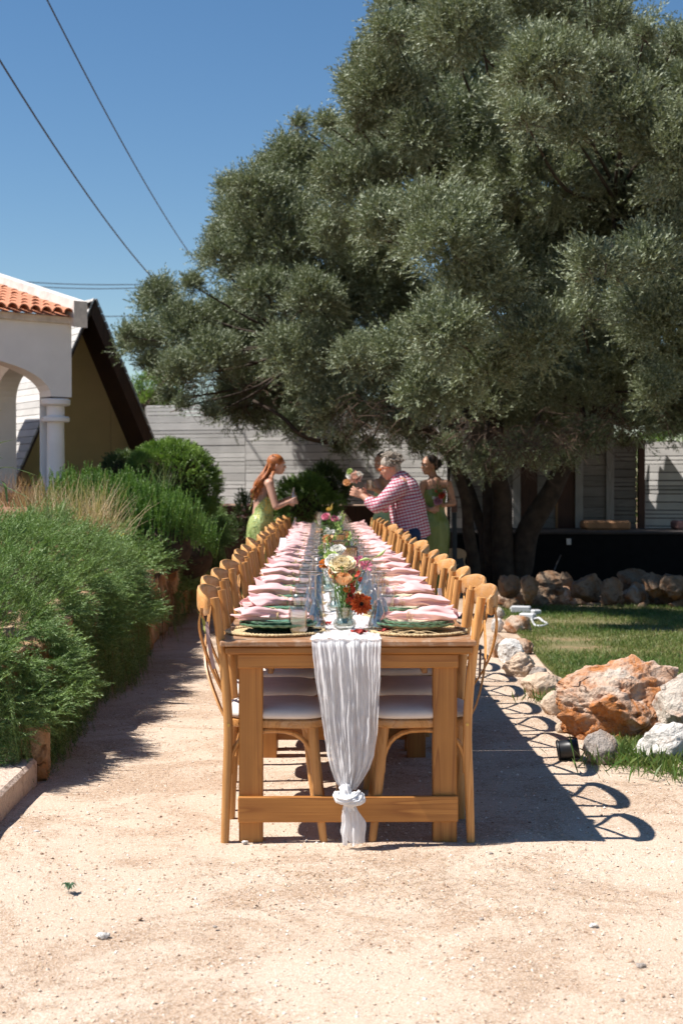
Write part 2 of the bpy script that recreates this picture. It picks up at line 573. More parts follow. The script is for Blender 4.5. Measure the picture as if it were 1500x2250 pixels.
def sprig(n, L, leaf, wid, ang=50, curve=0.1, seed=0, tri=False, start=0.05, jitter=0.25, fold=0.0):
    """stem along +z with n leaves"""
    rg = np.random.default_rng(seed)
    V = []; F = []
    for i in range(n):
        t = start + (1 - start) * (i + 0.5) / n
        base = np.array([curve * L * t * t, 0, L * t])
        az = i * 2.4 + rg.normal() * 0.4
        an = math.radians(ang * (1 - 0.5 * t) + rg.normal() * 14 * jitter * 4)
        d = np.array([math.sin(an) * math.cos(az), math.sin(an) * math.sin(az), math.cos(an)])
        s = np.cross(d, rg.normal(size=3)); s /= np.linalg.norm(s)
        l = leaf * (0.75 + 0.5 * rg.random()) * (1 - 0.3 * t); w_ = wid * (0.8 + 0.4 * rg.random())
        o = len(V)
        if tri:
            V += [base - s * w_ / 2, base + s * w_ / 2, base + d * l]
            F.append((o, o + 1, o + 2))
        else:
            V += [base, base + d * l * .45 - s * w_ / 2, base + d * l, base + d * l * .45 + s * w_ / 2]
            F.append((o, o + 1, o + 2, o + 3))
    return np.array(V), np.array(F)
# ------------------------------------------------------------------ ground
def axis(lo, a, b, hi, step, coarse=6, grow=1.35):
    m = list(np.arange(a, b + 1e-6, step))
    s = step; x = a; left = []
    while x > lo:
        s *= grow; x -= s; left.append(max(x, lo))
    s = step; x = b; right = []
    while x < hi:
        s *= grow; x += s; right.append(min(x, hi))
    return np.array(left[::-1] + m + right)
gm, t, b, o = mk('path_gravel')
v = coords(t)
big = noise_tex(t, v, 0.55, 5, 0.6, 0.4)
mid = noise_tex(t, v, 1.5, 8, 0.74, 1.0)
fine = noise_tex(t, v, 46, 4, 0.75)
vf = noise_tex(t, v, 170, 3, 0.7)
c = ramp(t, big, [(0.3, (0.47, 0.345, 0.245)), (0.5, (0.54, 0.42, 0.315)), (0.72, (0.59, 0.475, 0.375))])
c = mixc(t, ramp(t, mid, [(0.48, (0,) * 3), (0.58, (0.8,) * 3)]), c, (0.40, 0.27, 0.175))
pm_ = N(t, 'ShaderNodeMath', operation='MULTIPLY'); t.links.new(ramp(t, fine, [(0.47, (0,) * 3), (0.60, (1,) * 3)]), pm_.inputs[0])
t.links.new(ramp(t, mid, [(0.42, (0.12,) * 3), (0.60, (0.95,) * 3)]), pm_.inputs[1])
c = mixc(t, pm_.outputs[0], c, (0.25, 0.165, 0.105))
c = mixc(t, ramp(t, vf, [(0.50, (0,) * 3), (0.62, (0.8,) * 3)]), c, (0.72, 0.62, 0.52))
c = mixc(t, ramp(t, noise_tex(t, coords(t, loc=(9, 3, 1)), 210, 2, 0.7), [(0.6, (0,) * 3), (0.68, (0.75,) * 3)]), c, (0.14, 0.085, 0.055))
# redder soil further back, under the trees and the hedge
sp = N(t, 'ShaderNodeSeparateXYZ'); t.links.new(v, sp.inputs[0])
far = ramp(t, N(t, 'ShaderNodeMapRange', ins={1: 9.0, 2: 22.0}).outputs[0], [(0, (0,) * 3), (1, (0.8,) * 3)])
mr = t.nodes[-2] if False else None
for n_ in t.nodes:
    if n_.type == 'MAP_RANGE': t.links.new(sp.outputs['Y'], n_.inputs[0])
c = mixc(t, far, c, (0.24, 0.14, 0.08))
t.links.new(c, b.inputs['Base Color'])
b.inputs['Roughness'].default_value = 0.95
b.inputs['Specular IOR Level'].default_value = 0.15
ad = N(t, 'ShaderNodeMath', operation='ADD'); t.links.new(fine, ad.inputs[0]); t.links.new(vf, ad.inputs[1])
bump(t, b, ad.outputs[0], 0.7, 0.008)

def gz(x, y):
    return 0.010 * noise.noise(Vector((x * 1.1, y * 1.1, 0))) + 0.006 * noise.noise(Vector((x * 3.1, y * 3.6, 7))) + 0.003 * noise.noise(Vector((x * 6, y * 6, 3)))
xs = axis(-160, -2.2, 3.2, 160, 0.05); ys = axis(-60, 2.2, 9.0, 260, 0.05)
XX, YY = np.meshgrid(xs, ys)
ZZ = np.zeros_like(XX)
for j in range(XX.shape[0]):
    if not (1.5 < ys[j] < 20): continue
    for i in range(XX.shape[1]):
        x = XX[j, i]
        if -4 < x < 5: ZZ[j, i] = gz(x, ys[j])
nx, ny = len(xs), len(ys)
I = np.arange(nx * ny).reshape(ny, nx)
F = np.stack([I[:-1, :-1], I[:-1, 1:], I[1:, 1:], I[1:, :-1]], -1).reshape(-1, 4)
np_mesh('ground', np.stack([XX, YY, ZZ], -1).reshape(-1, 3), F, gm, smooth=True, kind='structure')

# loose grit: real crumbs of stone on the path
def crumbs(n, x0, x1, y0, y1, s0, s1, rng):
    y = y0 + (y1 - y0) * rng.random(n) ** 1.5
    x = x0 + (x1 - x0) * rng.random(n)
    tv = np.array([(1, 0, 0), (-.8, .1, 0), (0, .9, 0), (.1, -1, 0), (0, 0, .7), (0, 0, -.3)], float)
    tf = np.array([(0, 2, 4), (2, 1, 4), (1, 3, 4), (3, 0, 4)])
    s = s0 + (s1 - s0) * rng.random(n) ** 3
    z = np.array([gz(a, b_) for a, b_ in zip(x, y)]) + s * 0.1
    pos = np.stack([x, y, z], 1)
    dirs = np.stack([rng.normal(size=n) * .3, rng.normal(size=n) * .3, np.ones(n)], 1)
    return scatter(tv, tf, pos, dirs, s, rng=rng)
pm, t, b, o = mk('grit')
at = N(t, 'ShaderNodeAttribute', attribute_name='vary')
t.links.new(ramp(t, at.outputs['Fac'], [(0, (0.2, 0.12, 0.08)), (0.12, (0.42, 0.28, 0.18)), (0.35, (0.54, 0.40, 0.30)), (0.8, (0.62, 0.49, 0.38)), (1.0, (0.76, 0.70, 0.62))]), b.inputs['Base Color'])
b.inputs['Roughness'].default_value = 0.9
V, F, T = crumbs(34000, -2.0, 2.6, 3.2, 10.0, 0.0018, 0.0085, RNG)
np_mesh('gravel_grit', V, F, pm, vary=T, kind='stuff', label='loose gravel grit strewn over the sandy path', cat='gravel')
V, F, T = crumbs(260, -2.0, 2.6, 3.4, 10.0, 0.005, 0.011, RNG)
np_mesh('pebble_scatter', V, F, pm, vary=T * .6, kind='stuff', label='scattered small pebbles and clods on the sandy path', cat='pebbles')
# dry needles and straw litter
n = 5000
tv = np.array([(0, -.5, 0), (.03, .5, .02), (.06, -.5, 0.0)], float); tf = np.array([(0, 1, 2)])
lx = np.concatenate([RNG.uniform(-1.8, 2.5, 1500), 0.95 + RNG.normal(size=2000) * .28, RNG.normal(size=1500) * .5 + .3])
ly = np.concatenate([RNG.uniform(3.4, 10, 1500), RNG.uniform(5.6, 12, 2000), RNG.normal(size=1500) * .25 + 4.75])
pos = np.stack([lx, ly, np.full(n, 0.009)], 1)
a = RNG.random(n) * 6.28
tvv, tff, tt = scatter(tv, tf, pos, np.stack([RNG.normal(size=n) * .15, RNG.normal(size=n) * .15, np.ones(n)], 1), RNG.uniform(.015, .05, n))
lm, t, b, o = mk('litter')
at = N(t, 'ShaderNodeAttribute', attribute_name='vary')
t.links.new(mixc(t, at.outputs['Fac'], (0.16, 0.09, 0.045), (0.5, 0.36, 0.2)), b.inputs['Base Color'])
np_mesh('straw_litter', tvv, tff, lm, vary=tt, kind='stuff', label='dry straw and needle litter on the path', cat='litter')

# ------------------------------------------------------------------ lawn
edge = [(1.72, 15.2), (1.66, 13.8), (1.60, 12.0), (1.52, 10.4), (1.50, 9.3), (1.42, 8.4), (1.38, 7.6), (1.36, 6.9), (1.42, 6.62), (1.75, 6.52), (2.6, 6.5), (12, 6.4), (12, 15.4)]
gl, t, b, o = mk('lawn_soil')
v = coords(t)
c = ramp(t, noise_tex(t, v, 1.6, 6, 0.7), [(0.38, (0.10, 0.105, 0.03)), (0.55, (0.17, 0.14, 0.06)), (0.68, (0.34, 0.2, 0.11))])
t.links.new(mixc(t, ramp(t, noise_tex(t, v, 60, 3), [(0.4, (0,) * 3), (0.7, (0.6,) * 3)]), c, (0.07, 0.06, 0.025)), b.inputs['Base Color'])
b.inputs['Roughness'].default_value = 1
me = bpy.data.meshes.new('lawn'); me.from_pydata([(x, y, 0.013) for x, y in edge], [], [tuple(range(len(edge)))])
link('lawn', me, gl, kind='structure')
E = np.array(edge)
def inside(x, y, poly=E):
    c_ = np.zeros(len(x), bool); j = len(poly) - 1
    for i in range(len(poly)):
        xi, yi = poly[i]; xj, yj = poly[j]
        k = ((yi > y) != (yj > y)) & (x < (xj - xi) * (y - yi) / (yj - yi + 1e-12) + xi)
        c_ ^= k; j = i
    return c_
n = 150000
y = 6.5 + 8.9 * RNG.random(n) ** 1.4; x = 1.2 + (RNG.random(n) ** 1.15) * (0.3 * y)
keep = inside(x, y)
thin = np.array([noise.noise(Vector((a_ * 1.3, b_ * 1.3, 5))) for a_, b_ in zip(x[::1], y[::1])]) if n < 200000 else None
keep &= (thin < 0.36 + 0.5 * (RNG.random(n) - .5))
x, y = x[keep], y[keep]
k = len(x)
tv = np.array([(-.05, 0, 0), (.05, 0, 0), (.03, .12, .6), (0, .4, 1)], float); tf = np.array([(0, 1, 2, 3)])
pos = np.stack([x, y, np.full(k, .012)], 1)
dr = np.stack([RNG.normal(size=k) * .45, RNG.normal(size=k) * .45, np.ones(k)], 1)
V, F, T = scatter(tv, tf, pos, dr, RNG.uniform(.018, .05, k), tone=np.clip(RNG.random(k) * .8 + thin[keep] * .6, 0, 1))
grass_m = leafy('grass_blades', (0.075, 0.15, 0.03), (0.27, 0.27, 0.10), trans=0.3)
sets = [(V, F, T)]
for (cx, cy, r, nn, h) in [(1.42, 8.55, .12, 500, .11), (1.6, 6.66, .18, 1600, .12), (1.40, 6.72, .07, 400, .10), (1.85, 6.42, .2, 1500, .12)]:
    p = np.stack([cx + RNG.normal(size=nn) * r, cy + RNG.normal(size=nn) * r * .6, np.full(nn, .01)], 1)
    dr = np.stack([RNG.normal(size=nn) * .45, RNG.normal(size=nn) * .45, np.ones(nn)], 1)
    sets.append(scatter(tv * np.array([.4, 1, 1]), tf, p, dr, RNG.uniform(h * .35, h * .95, nn), tone=RNG.random(nn) * .45))
V, F, T = cat_sets(sets)
np_mesh('grass', V, F, grass_m, vary=T, kind='stuff', label='short green lawn grass with dry patches beside the path', cat='grass')

# ------------------------------------------------------------------ planting bed behind the retaining wall
def bedz(x, y):
    """soil height of the raised bed left of the path"""
    u = min(max((-1.75 - x) / 1.6, 0), 1)
    return 0.42 + 0.50 * u + 0.03 * max(y - 8, 0) * u
soil = plain('red_soil', (0.24, 0.125, 0.07), 1.0, .4, 5, .8)
xs = np.concatenate([np.arange(-9, -1.75, .3), [-1.74]]); ys = np.arange(6.1, 34, .4)
V = []; nx = len(xs)
for yy in ys:
    for xx in xs: V.append((xx, yy, bedz(xx, yy) + 0.03 * noise.noise(Vector((xx * 2, yy * 2, 1)))))
# front and side skirts down to the ground
F = [(j * nx + i, j * nx + i + 1, (j + 1) * nx + i + 1, (j + 1) * nx + i) for j in range(len(ys) - 1) for i in range(nx - 1)]
o0 = len(V)
for i in range(nx): V.append((xs[i], ys[0], -.05))
F += [(i, o0 + i, o0 + i + 1, i + 1) for i in range(nx - 1)]
o1 = len(V)
for j in range(len(ys)): V.append((xs[-1], ys[j], -.05))
F += [((j + 1) * nx - 1, o1 + j, o1 + j + 1, (j + 2) * nx - 1) for j in range(len(ys) - 1)]
me = bpy.data.meshes.new('terrace_bed'); me.from_pydata(V, [], F)
link('terrace_bed', me, soil, None, 60, kind='structure')

# ------------------------------------------------------------------ white house with arched porch
plaster = plain('white_plaster', (0.80, 0.81, 0.83), 0.8, 0.04, 4, 0.15)
plaster_s = plain('weathered_plaster', (0.66, 0.62, 0.57), 0.85, 0.22, 7, 0.3)
terra = plain('terracotta', (0.50, 0.20, 0.105), 0.8, 0.3, 9, 0.25)
house = empty('white_house', (-3.075, 17.0, 0), 0, 'white rendered house corner with an arched porch and terracotta roof edge', 'house')
# local axes: u runs along the front wall away from the corner (left, nearer), n is the outward normal
U = Vector((-0.772, -0.636, 0)); NN = Vector((0.636, -0.772, 0))
HM = Matrix(((U.x, NN.x, 0, 0), (U.y, NN.y, 0, 0), (0, 0, 1, 0), (0, 0, 0, 1)))
def arch_wall(u0, u1, a0, a1, spring, rise, top, th, z0=0.0, seg=20, outer_leg=True):
    """wall from u0 to u1 with an arched opening a0..a1, built as vertical strips with real thickness"""
    V = []; F = []
    def solid(quad):
        o = len(V)
        V.extend([HM @ Vector((p[0], 0, p[1])) for p in quad] + [HM @ Vector((p[0], -th, p[1])) for p in quad])
        F.extend([(o, o + 1, o + 2, o + 3), (o + 7, o + 6, o + 5, o + 4)]); return o
    def cap(o, i, j): F.append((o + i, o + j, o + 4 + j, o + 4 + i))
    if a0 > u0 + 1e-4:
        o = solid([(u0, z0 if outer_leg else spring), (a0, z0 if outer_leg else spring), (a0, top), (u0, top)])
        cap(o, 0, 1); cap(o, 2, 3); cap(o, 3, 0)
        if outer_leg: cap(o, 1, 2)
    o = solid([(a1, z0), (u1, z0), (u1, top), (a1, top)]); cap(o, 1, 2); cap(o, 2, 3); cap(o, 3, 0)
    for k in range(seg):
        t0, t1 = PI * (1 - k / seg), PI * (1 - (k + 1) / seg)
        c_, h_ = (a0 + a1) / 2, (a1 - a0) / 2
        p, q = (c_ + h_ * math.cos(t0), spring + rise * math.sin(t0)), (c_ + h_ * math.cos(t1), spring + rise * math.sin(t1))
        o = solid([p, q, (q[0], top), (p[0], top)]); cap(o, 0, 1); cap(o, 2, 3)
    me = bpy.data.meshes.new('w'); me.from_pydata(V, [], F)
    return me
me = arch_wall(0.0, 3.6, 0.27, 2.55, 2.36, 0.42, 3.30, 0.27, outer_leg=False)
fixn(link('front_wall', me, plaster, house))
_hm = HM
HM = Matrix(((-NN.x, -U.x, 0, 0), (-NN.y, -U.y, 0, 0), (0, 0, 1, 0), (0, 0, 0, 1)))
me = arch_wall(0.28, 5.0, 0.285, 1.40, 2.36, 0.42, 3.30, 0.27)
HM = _hm
fixn(link('porch_wall', me, plaster, house))
cb = MB()
V_, F_ = box(.28, 3.6, -5.0, -.28, 3.18, 3.29)
cb.add([HM @ Vector(p) for p in V_], F_).build('porch_ceiling', plaster, house)
cc = HM @ Vector((0.14, -0.135, 0))
cm = MB().add(*lathe([(0.108, .6), (0.105, 1.5), (0.10, 2.0), (0.10, 2.17)], 28), M=Matrix.Translation(cc)); cm.build('column', plaster, house, 50)
cm = MB().add(*lathe([(0.0, 2.06), (.15, 2.06), (.165, 2.075), (.165, 2.115), (.15, 2.13), (.105, 2.13), (.105, 2.25)], 28), M=Matrix.Translation(cc)); cm.build('capital_ring', plaster, house, 40)
cm = MB().add(*lathe([(.105, 2.25), (.16, 2.26), (.175, 2.275), (.175, 2.325), (.16, 2.34), (0, 2.34)], 28), M=Matrix.Translation(cc)); cm.build('capital_ring', plaster, house, 40)
# cornice under the tiles
V_, F_ = box(-.05, 3.6, 0.0, .06, 3.22, 3.31, .01)
MB().add([HM @ Vector(p) for p in V_], F_).build('cornice', plaster_s, house)
# barrel tiles: rows climb the slope (direction -n, rise .26)
tile_me = None
sl = math.atan(.27)
for r_ in range(9):
    for c_ in range(24):
        u = 0.10 + c_ * 0.145; q = -0.12 + r_ * 0.27
        bz = 3.36 + q * .27
        if tile_me is None:
            def tf_(a_, b_):
                ph = PI * (a_)
                rr = 0.066 * (1.0 - 0.12 * b_)
                return ((rr * math.cos(ph)), -b_ * 0.36, rr * .95 * math.sin(ph) + b_ * 0.36 * .27 + (0.014 if True else 0) * (1 - b_))
            V_, F_ = grid(tf_, 8, 1)
            nV = len(V_)
            V2 = [(x_ * .84, y_, z_ - .013) for x_, y_, z_ in V_]
            F2 = [tuple(i + nV for i in f)[::-1] for f in F_]
            rim = [(i, i + 1, nV + i + 1, nV + i) for i in range(8)]
            tile_me = bpy.data.meshes.new('tile'); tile_me.from_pydata([HM @ Vector(p) for p in V_ + V2], [], F_ + F2 + rim); tile_me.materials.append(terra); tile_me.shade_smooth(); tile_me.set_sharp_from_angle(angle=R(50))
        o_ = bpy.data.objects.new('roof_tile', tile_me); COL.objects.link(o_); o_.parent = house
        o_.location = HM @ Vector((u, -q, bz + random.uniform(-.004, .004)))
        o_.rotation_euler = (random.uniform(-.02, .02), random.uniform(-.02, .02), random.uniform(-.03, .03))
# roof deck with the hollow tiles between
V_, F_ = grid(lambda a_, b_: HM @ Vector((-.02 + a_ * 3.6, .14 - b_ * 5.0, 3.335 - .035 + b_ * 5.0 * .27 + .012 * math.cos(a_ * 3.6 / .145 * 2 * PI))), 200, 1)
MB().add(V_, F_).build('roof_deck', terra, house, 60)
# verge parapet climbing the roof edge
def wedge(u0, u1, q0, q1, zb0, zt0, zb1, zt1):
    V_ = [HM @ Vector(p) for p in [(u0, -q0, zb0), (u1, -q0, zb0), (u1, -q0, zt0), (u0, -q0, zt0), (u0, -q1, zb1), (u1, -q1, zb1), (u1, -q1, zt1), (u0, -q1, zt1)]]
    return V_, [(0, 1, 2, 3), (7, 6, 5, 4), (0, 4, 5, 1), (1, 5, 6, 2), (2, 6, 7, 3), (3, 7, 4, 0)]
fixn(MB().add(*wedge(-.13, .05, -.15, 5.0, 3.18, 3.49, 3.18 + 1.36, 3.49 + 1.36)).build('parapet', plaster_s, house))
fixn(MB().add(*wedge(-.10, .0, 0.02, 2.6, 0, 3.22, 0, 3.9)).build('side_wall', plaster, house)) if False else None

# ------------------------------------------------------------------ A-frame hut
dkw = wood('dark_stained_wood', (0.035, 0.018, 0.012), (0.085, 0.042, 0.026), 'Z', .7, False)
board = wood('weathered_board', (0.34, 0.33, 0.31), (0.50, 0.48, 0.455), 'X', .8, False)
mustard = plain('ochre_panel', (0.70, 0.51, 0.23), .8, .12, 1.2, .1)
hut = empty('aframe_hut', (-3.44, 21.0, 0), R(32), 'steep A-frame hut with pale roof boards, dark brown barge boards and ochre gable', 'hut')
AZ = 4.04; SLP = R(65.5)
def slope_pt(side, s, yb, off=0.0):
    """point at distance s down the slope, depth yb behind the gable, off = outwards"""
    return Vector((side * (s * math.cos(SLP) + off * math.sin(SLP)), yb, AZ - s * math.sin(SLP) + off * math.cos(SLP)))
def slope_box(side, s0, s1, y0, y1, o0, o1):
    V_ = [slope_pt(side, s, y_, o_) for s in (s0, s1) for y_ in (y0, y1) for o_ in (o0, o1)]
    F_ = [(0, 1, 3, 2), (4, 6, 7, 5), (0, 4, 5, 1), (2, 3, 7, 6), (0, 2, 6, 4), (1, 5, 7, 3)]
    return V_, F_
for side in (-1, 1):
    fixn(MB().add(*slope_box(side, 0, 4.0, .02, 4.5, -.04, 0)).build('roof_slab', dkw, hut))
    fixn(MB().add(*slope_box(side, 0.01, 4.1, -.03, .02, -.035 if side < 0 else -.15, -.002)).build('barge_board', dkw, hut))
    s = 0.0; i = 0
    while s < 3.9:
        h = 0.118
        o_ = fixn(MB().add(*slope_box(side, s + .004, s + h - .006, -.045 + random.uniform(-.006, .006), 4.5, .002 + random.uniform(0, .004), .024 + random.uniform(0, .006))).build('roof_board', board, hut))
        s += h
for (a0, a1) in ((-1.6, -.34), (-.33, .62), (.63, 1.5)):
    def zt(x): return AZ - .085 - abs(x) * math.tan(SLP)
    xs_ = sorted({a0, a1, *([0.0] if a0 < 0 < a1 else [])})
    Vf = [(x, .85, max(zt(x), 0.01)) for x in xs_] + [(a1, .85, 0), (a0, .85, 0)]
    nn = len(Vf)
    Vb = [(x, .89, z) for x, y_, z in Vf]
    me = bpy.data.meshes.new('p'); me.from_pydata(Vf + Vb, [], [tuple(range(nn))[::-1], tuple(range(nn, 2 * nn))] + [(i, (i + 1) % nn, nn + (i + 1) % nn, nn + i) for i in range(nn)])
    fixn(link('gable_panel', me, mustard, hut))

# ------------------------------------------------------------------ fences and cabin behind the tree
fence_w = wood('whitewashed_board', (0.54, 0.525, 0.50), (0.74, 0.72, 0.69), 'X', .8, False)
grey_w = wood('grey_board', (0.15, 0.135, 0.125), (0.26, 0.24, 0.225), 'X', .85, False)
post_w = wood('grey_post', (0.23, 0.21, 0.20), (0.38, 0.36, 0.34), 'Z', .85, False)
brown_w = wood('brown_door_wood', (0.035, 0.012, 0.007), (0.08, 0.03, 0.016), 'Z', .6, False)
backing = plain('gap_shade_backing', (0.03, 0.024, 0.02), .9, .3)  # near-black, so gaps between the boards read as shade
patt = [.125, .125, .062, .062, .125, .125, .062, .062, .08]
def fence(name, x0, y0, x1, y1, z0, tops, wsec, mat, label, gap=.009, back=True):
    L = math.hypot(x1 - x0, y1 - y0)
    f = empty(name, (x0, y0, 0), math.atan2(y1 - y0, x1 - x0), label, 'fence')
    ns = max(1, round(L / wsec)); ws = L / ns
    for s in range(ns):
        top = tops[min(s, len(tops) - 1)]
        z = z0; i = s
        while z < top - .03:
            h = patt[i % len(patt)]; i += 1
            h = min(h, top - z)
            dz = random.uniform(-.002, .002)
            MB().add(*box(s * ws + .004, (s + 1) * ws - .004, -.012 + random.uniform(-.003, .003), .012, z + gap / 2 + dz, z + h - gap / 2 + dz, .002)).build('plank', mat, f)
            z += h
        MB().add(*box(s * ws - .035, s * ws + .035, .014, .08, 0, top - .02, .003)).build('post', post_w, f)
    if back:  # dark sheet added behind the boards to darken the gaps
        MB().add(*box(0, L, .085, .095, z0, min(tops) - .06, .002)).build('gap_shade_sheet', backing, f)
    return f
fence('plank_fence', -3.0, 23.6, 2.0, 21.9, 1.0, [2.62, 2.46], 1.62, fence_w, 'whitewashed horizontal plank fence between the A-frame hut and the olive tree')
fence('plank_fence', 4.85, 21.9, 8.1, 20.7, .55, [1.98, 1.98], 1.9, fence_w, 'whitewashed slatted fence at the right edge of the picture', gap=.014)
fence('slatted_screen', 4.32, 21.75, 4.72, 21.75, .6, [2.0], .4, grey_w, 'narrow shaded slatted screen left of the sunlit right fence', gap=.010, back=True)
MB().add(*box(4.73, 4.83, 21.68, 21.78, 0, 2.0)).build('fence_post', brown_w, None, label='dark square post between the slatted screen and the sunlit right fence', cat='post')
# dark timber plinth under the long fence, with a pale stone step
st = empty('timber_steps', (-1.95, 21.9, 0), 0, 'dark brown timber steps below the pale fence at the end of the path', 'steps')
for i in range(3):
    MB().add(*box(-.3, 1.2, -.3 * i - .3, -.3 * i, 0, 1.0 - .17 * i, .01)).build('step', brown_w, st)
MB().add(*box(-4.5, 3.5, -0.0, .3, 0.0, .99, .01)).build('plinth', brown_w, st)

cab = empty('timber_cabin', (2.2, 21.6, 0), 0, 'shaded grey board cabin with brown doors behind the olive trunks', 'cabin')
def wallrun(x0, x1, z0, z1, h=.16):
    z = z0
    while z < z1 - .02:
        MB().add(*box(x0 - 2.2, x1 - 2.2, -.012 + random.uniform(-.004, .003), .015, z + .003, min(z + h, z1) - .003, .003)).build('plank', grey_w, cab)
        z += h
for (a, b_) in ((1.85, 2.9), (3.17, 3.48), (3.84, 4.28)): wallrun(a, b_, .65, 2.9)
for x in (2.1, 2.85, 3.8, 4.27):
    MB().add(*box(x - 2.2 - .06, x - 2.2 + .06, -.05, -.013, .6, 2.9, .004)).build('frame_post', post_w, cab)
for (a, b_) in ((2.9, 3.17), (3.48, 3.79)):
    d_ = MB().add(*box(a - 2.2, b_ - 2.2, -.005, .03, .6, 2.7, .004)).build('door', brown_w, cab)
    MB().add(*box(a - 2.2 - .035, a - 2.2 - .003, -.04, .02, .6, 2.7, .003)).build('door_frame', wood('orange_jamb', (.2, .1, .04), (.32, .17, .075), 'Z', .6, False), d_)
MB().add(*box(-.4, 2.1, .02, .06, 0, 2.9, .004)).build('inner_wall', backing, cab)
MB().add(*box(-.5, 2.2, -.4, .1, 2.9, 2.98, .01)).build('roof_edge', dkw, cab)

black = plain('black_wall_face', (0.007, 0.007, 0.0075), .85, .3, spec=.15)  # plain near-black colour for the wall face
lw = empty('low_wall', (1.75, 19.3, 0), 0, 'long low black terrace wall behind the rock heap', 'wall')
MB().add(*box(-.05, 8.5, 0, .14, 0, .64, .01)).build('wall_face', black, lw)
MB().add(*box(-.08, 8.55, -.03, 1.8, .642, .67, .006)).build('wall_top', plain('dark_boards', (.05, .04, .035), .8), lw)
cush = plain('tan_cushion', (.35, .19, .1), .9, .2, 6)
tag(MB().add(*box(3.65, 4.3, 20.2, 20.7, .672, .80, .04)).build('seat_cushion', cush), 'tan brown cushion lying on the dark terrace wall under the slatted screen', 'cushion')
tag(MB().add(*box(4.95, 5.2, 20.2, 20.6, .672, .8, .04)).build('seat_cushion', plain('pinkish_cushion', (.4, .22, .2), .9)), 'dusty pink cushion on the terrace wall below the right fence', 'cushion')
tag(MB().add(*box(3.22, 3.28, 19.27, 19.298, .5, .585, .004)).build('socket_box', plain('white_plastic', (.6, .6, .6), .4)), 'small white socket box on the black terrace wall', 'socket')

# ------------------------------------------------------------------ overhead wires
wire = plain('wire_black', (0.02, 0.02, 0.022), .6, .1)
def cable(p0, p1, sag, r, label):
    pts = []
    for i in range(25):
        t_ = i / 24
        q = p0.lerp(p1, t_); q.z -= sag * 4 * t_ * (1 - t_)
        pts.append(q)
    MB().add(*tube(pts, r, 5)).build('power_line', wire, None, 180, label=label, cat='power line')
cable(P(60, -90, 17), P(470, 625, 40), .35, .011, 'black overhead wire nearest the middle, running down behind the olive tree')
cable(P(-120, -70, 17), P(420, 690, 40), .5, .014, 'thicker black overhead wire, left and lower of the two diagonal ones')
cable(P(-60, 612, 45), P(420, 622, 45), .15, .014, 'upper thin wire of the horizontal pair above the hut roof')
cable(P(-60, 618, 45.3), P(420, 627, 45.3), .2, .014, 'lower thin wire of the horizontal pair above the hut roof')
cable(P(200, 697, 45.6), P(470, 686, 45.6), .05, .014, 'short thin wire just right of the hut peak')

# ------------------------------------------------------------------ retaining wall and steps on the left
orange_stone = stone_mat('orange_limestone', (0.52, 0.38, 0.24), (0.42, 0.2, 0.075), (0.2, 0.09, 0.04), .5, 2.5)
def rock_mesh(seed, size, sub=3, amp=.22, cuts=7, fr=1.0, pits=0.0, block=False):
    rg = random.Random(seed)
    bm = bmesh.new(); bmesh.ops.create_icosphere(bm, subdivisions=sub, radius=1)
    off = Vector((rg.uniform(0, 50), rg.uniform(0, 50), rg.uniform(0, 50)))
    planes = []
    for _ in range(cuts):
        nrm = Vector((rg.gauss(0, 1), rg.gauss(0, 1), rg.gauss(0, .8))).normalized()
        planes.append((nrm, rg.uniform(.55, .85)))
    if block: planes = [(Vector(a_) , rg.uniform(.60, .68)) for a_ in ((1, .1, 0), (-1, 0, .1), (.1, 1, 0), (0, -1, .1), (.1, 0, 1), (0, .1, -1))] + planes[:2]
    for v_ in bm.verts:
        p = v_.co.copy()
        q = p * fr
        dd = 1 + amp * noise.fractal(q + off, 1.0, 2.0, 3)
        p *= dd
        for nrm, dist in planes:
            e = p.dot(nrm) - dist
            if e > 0: p -= nrm * e * .92
        n2 = noise.fractal(p * 3.2 * fr + off, 1.0, 2.1, 4)
        rid = 1 - abs(noise.noise(p * 2.2 * fr + off * 2)) * 2
        p += v_.co * (n2 * amp * .35 + rid * amp * .10)
        if pits:
            c_ = noise.noise(p * 7 * fr + off); c2 = noise.noise(p * 13 * fr + off)
            if c_ > .08: p -= v_.co * pits * min((c_ - .08) * 3, 1)
            if c2 > .15: p -= v_.co * pits * .5 * min((c2 - .15) * 3, 1)
        v_.co = Vector((p.x * size[0], p.y * size[1], p.z * size[2]))
    me = bpy.data.meshes.new('rock'); bm.to_mesh(me); bm.free()
    return me
rw = empty('retaining_wall', (-1.64, 6.5, 0), 0, 'dry stone retaining wall of orange blocks under the trailing rosemary', 'wall')
yy = 0.0; i = 0
while yy < 12.5:
    ln = random.uniform(.45, .8)
    zz = 0.0
    for course in range(2):
        h = random.uniform(.26, .34)
        me = rock_mesh(500 + i, (.17 * 1.5, ln / 2 * 1.5, h / 2 * 1.55), 4, .14, 6, block=True)
        # square the block up a little
        o_ = link('stone', me, orange_stone, rw, 40)
        o_.location = (random.uniform(-.04, .04) - .03, yy + ln / 2, zz + h / 2)
        zz += h; i += 1
    yy += ln
step_m = stone_mat('pale_render', (0.66, 0.52, 0.42), (0.5, 0.32, 0.22), (0.3, 0.18, 0.12), .62, 3)
ps = empty('garden_steps', (-1.42, 4.9, 0), 0, 'rendered garden steps at the left edge of the path', 'steps')
MB().add(*box(-1.2, .06, 0, 1.42, -.02, .115, .015)).build('step', step_m, ps)
MB().add(*box(-1.2, -.04, 1.425, 2.2, -.02, .27, .02)).build('step', step_m, ps)
tag(link('stone_block', rock_mesh(77, (.12, .15, .22), 4, .2, 4, block=True), orange_stone, None, 40), 'orange upright stone block at the near end of the rosemary wall', 'stone').location = (-1.42, 6.47, .11)
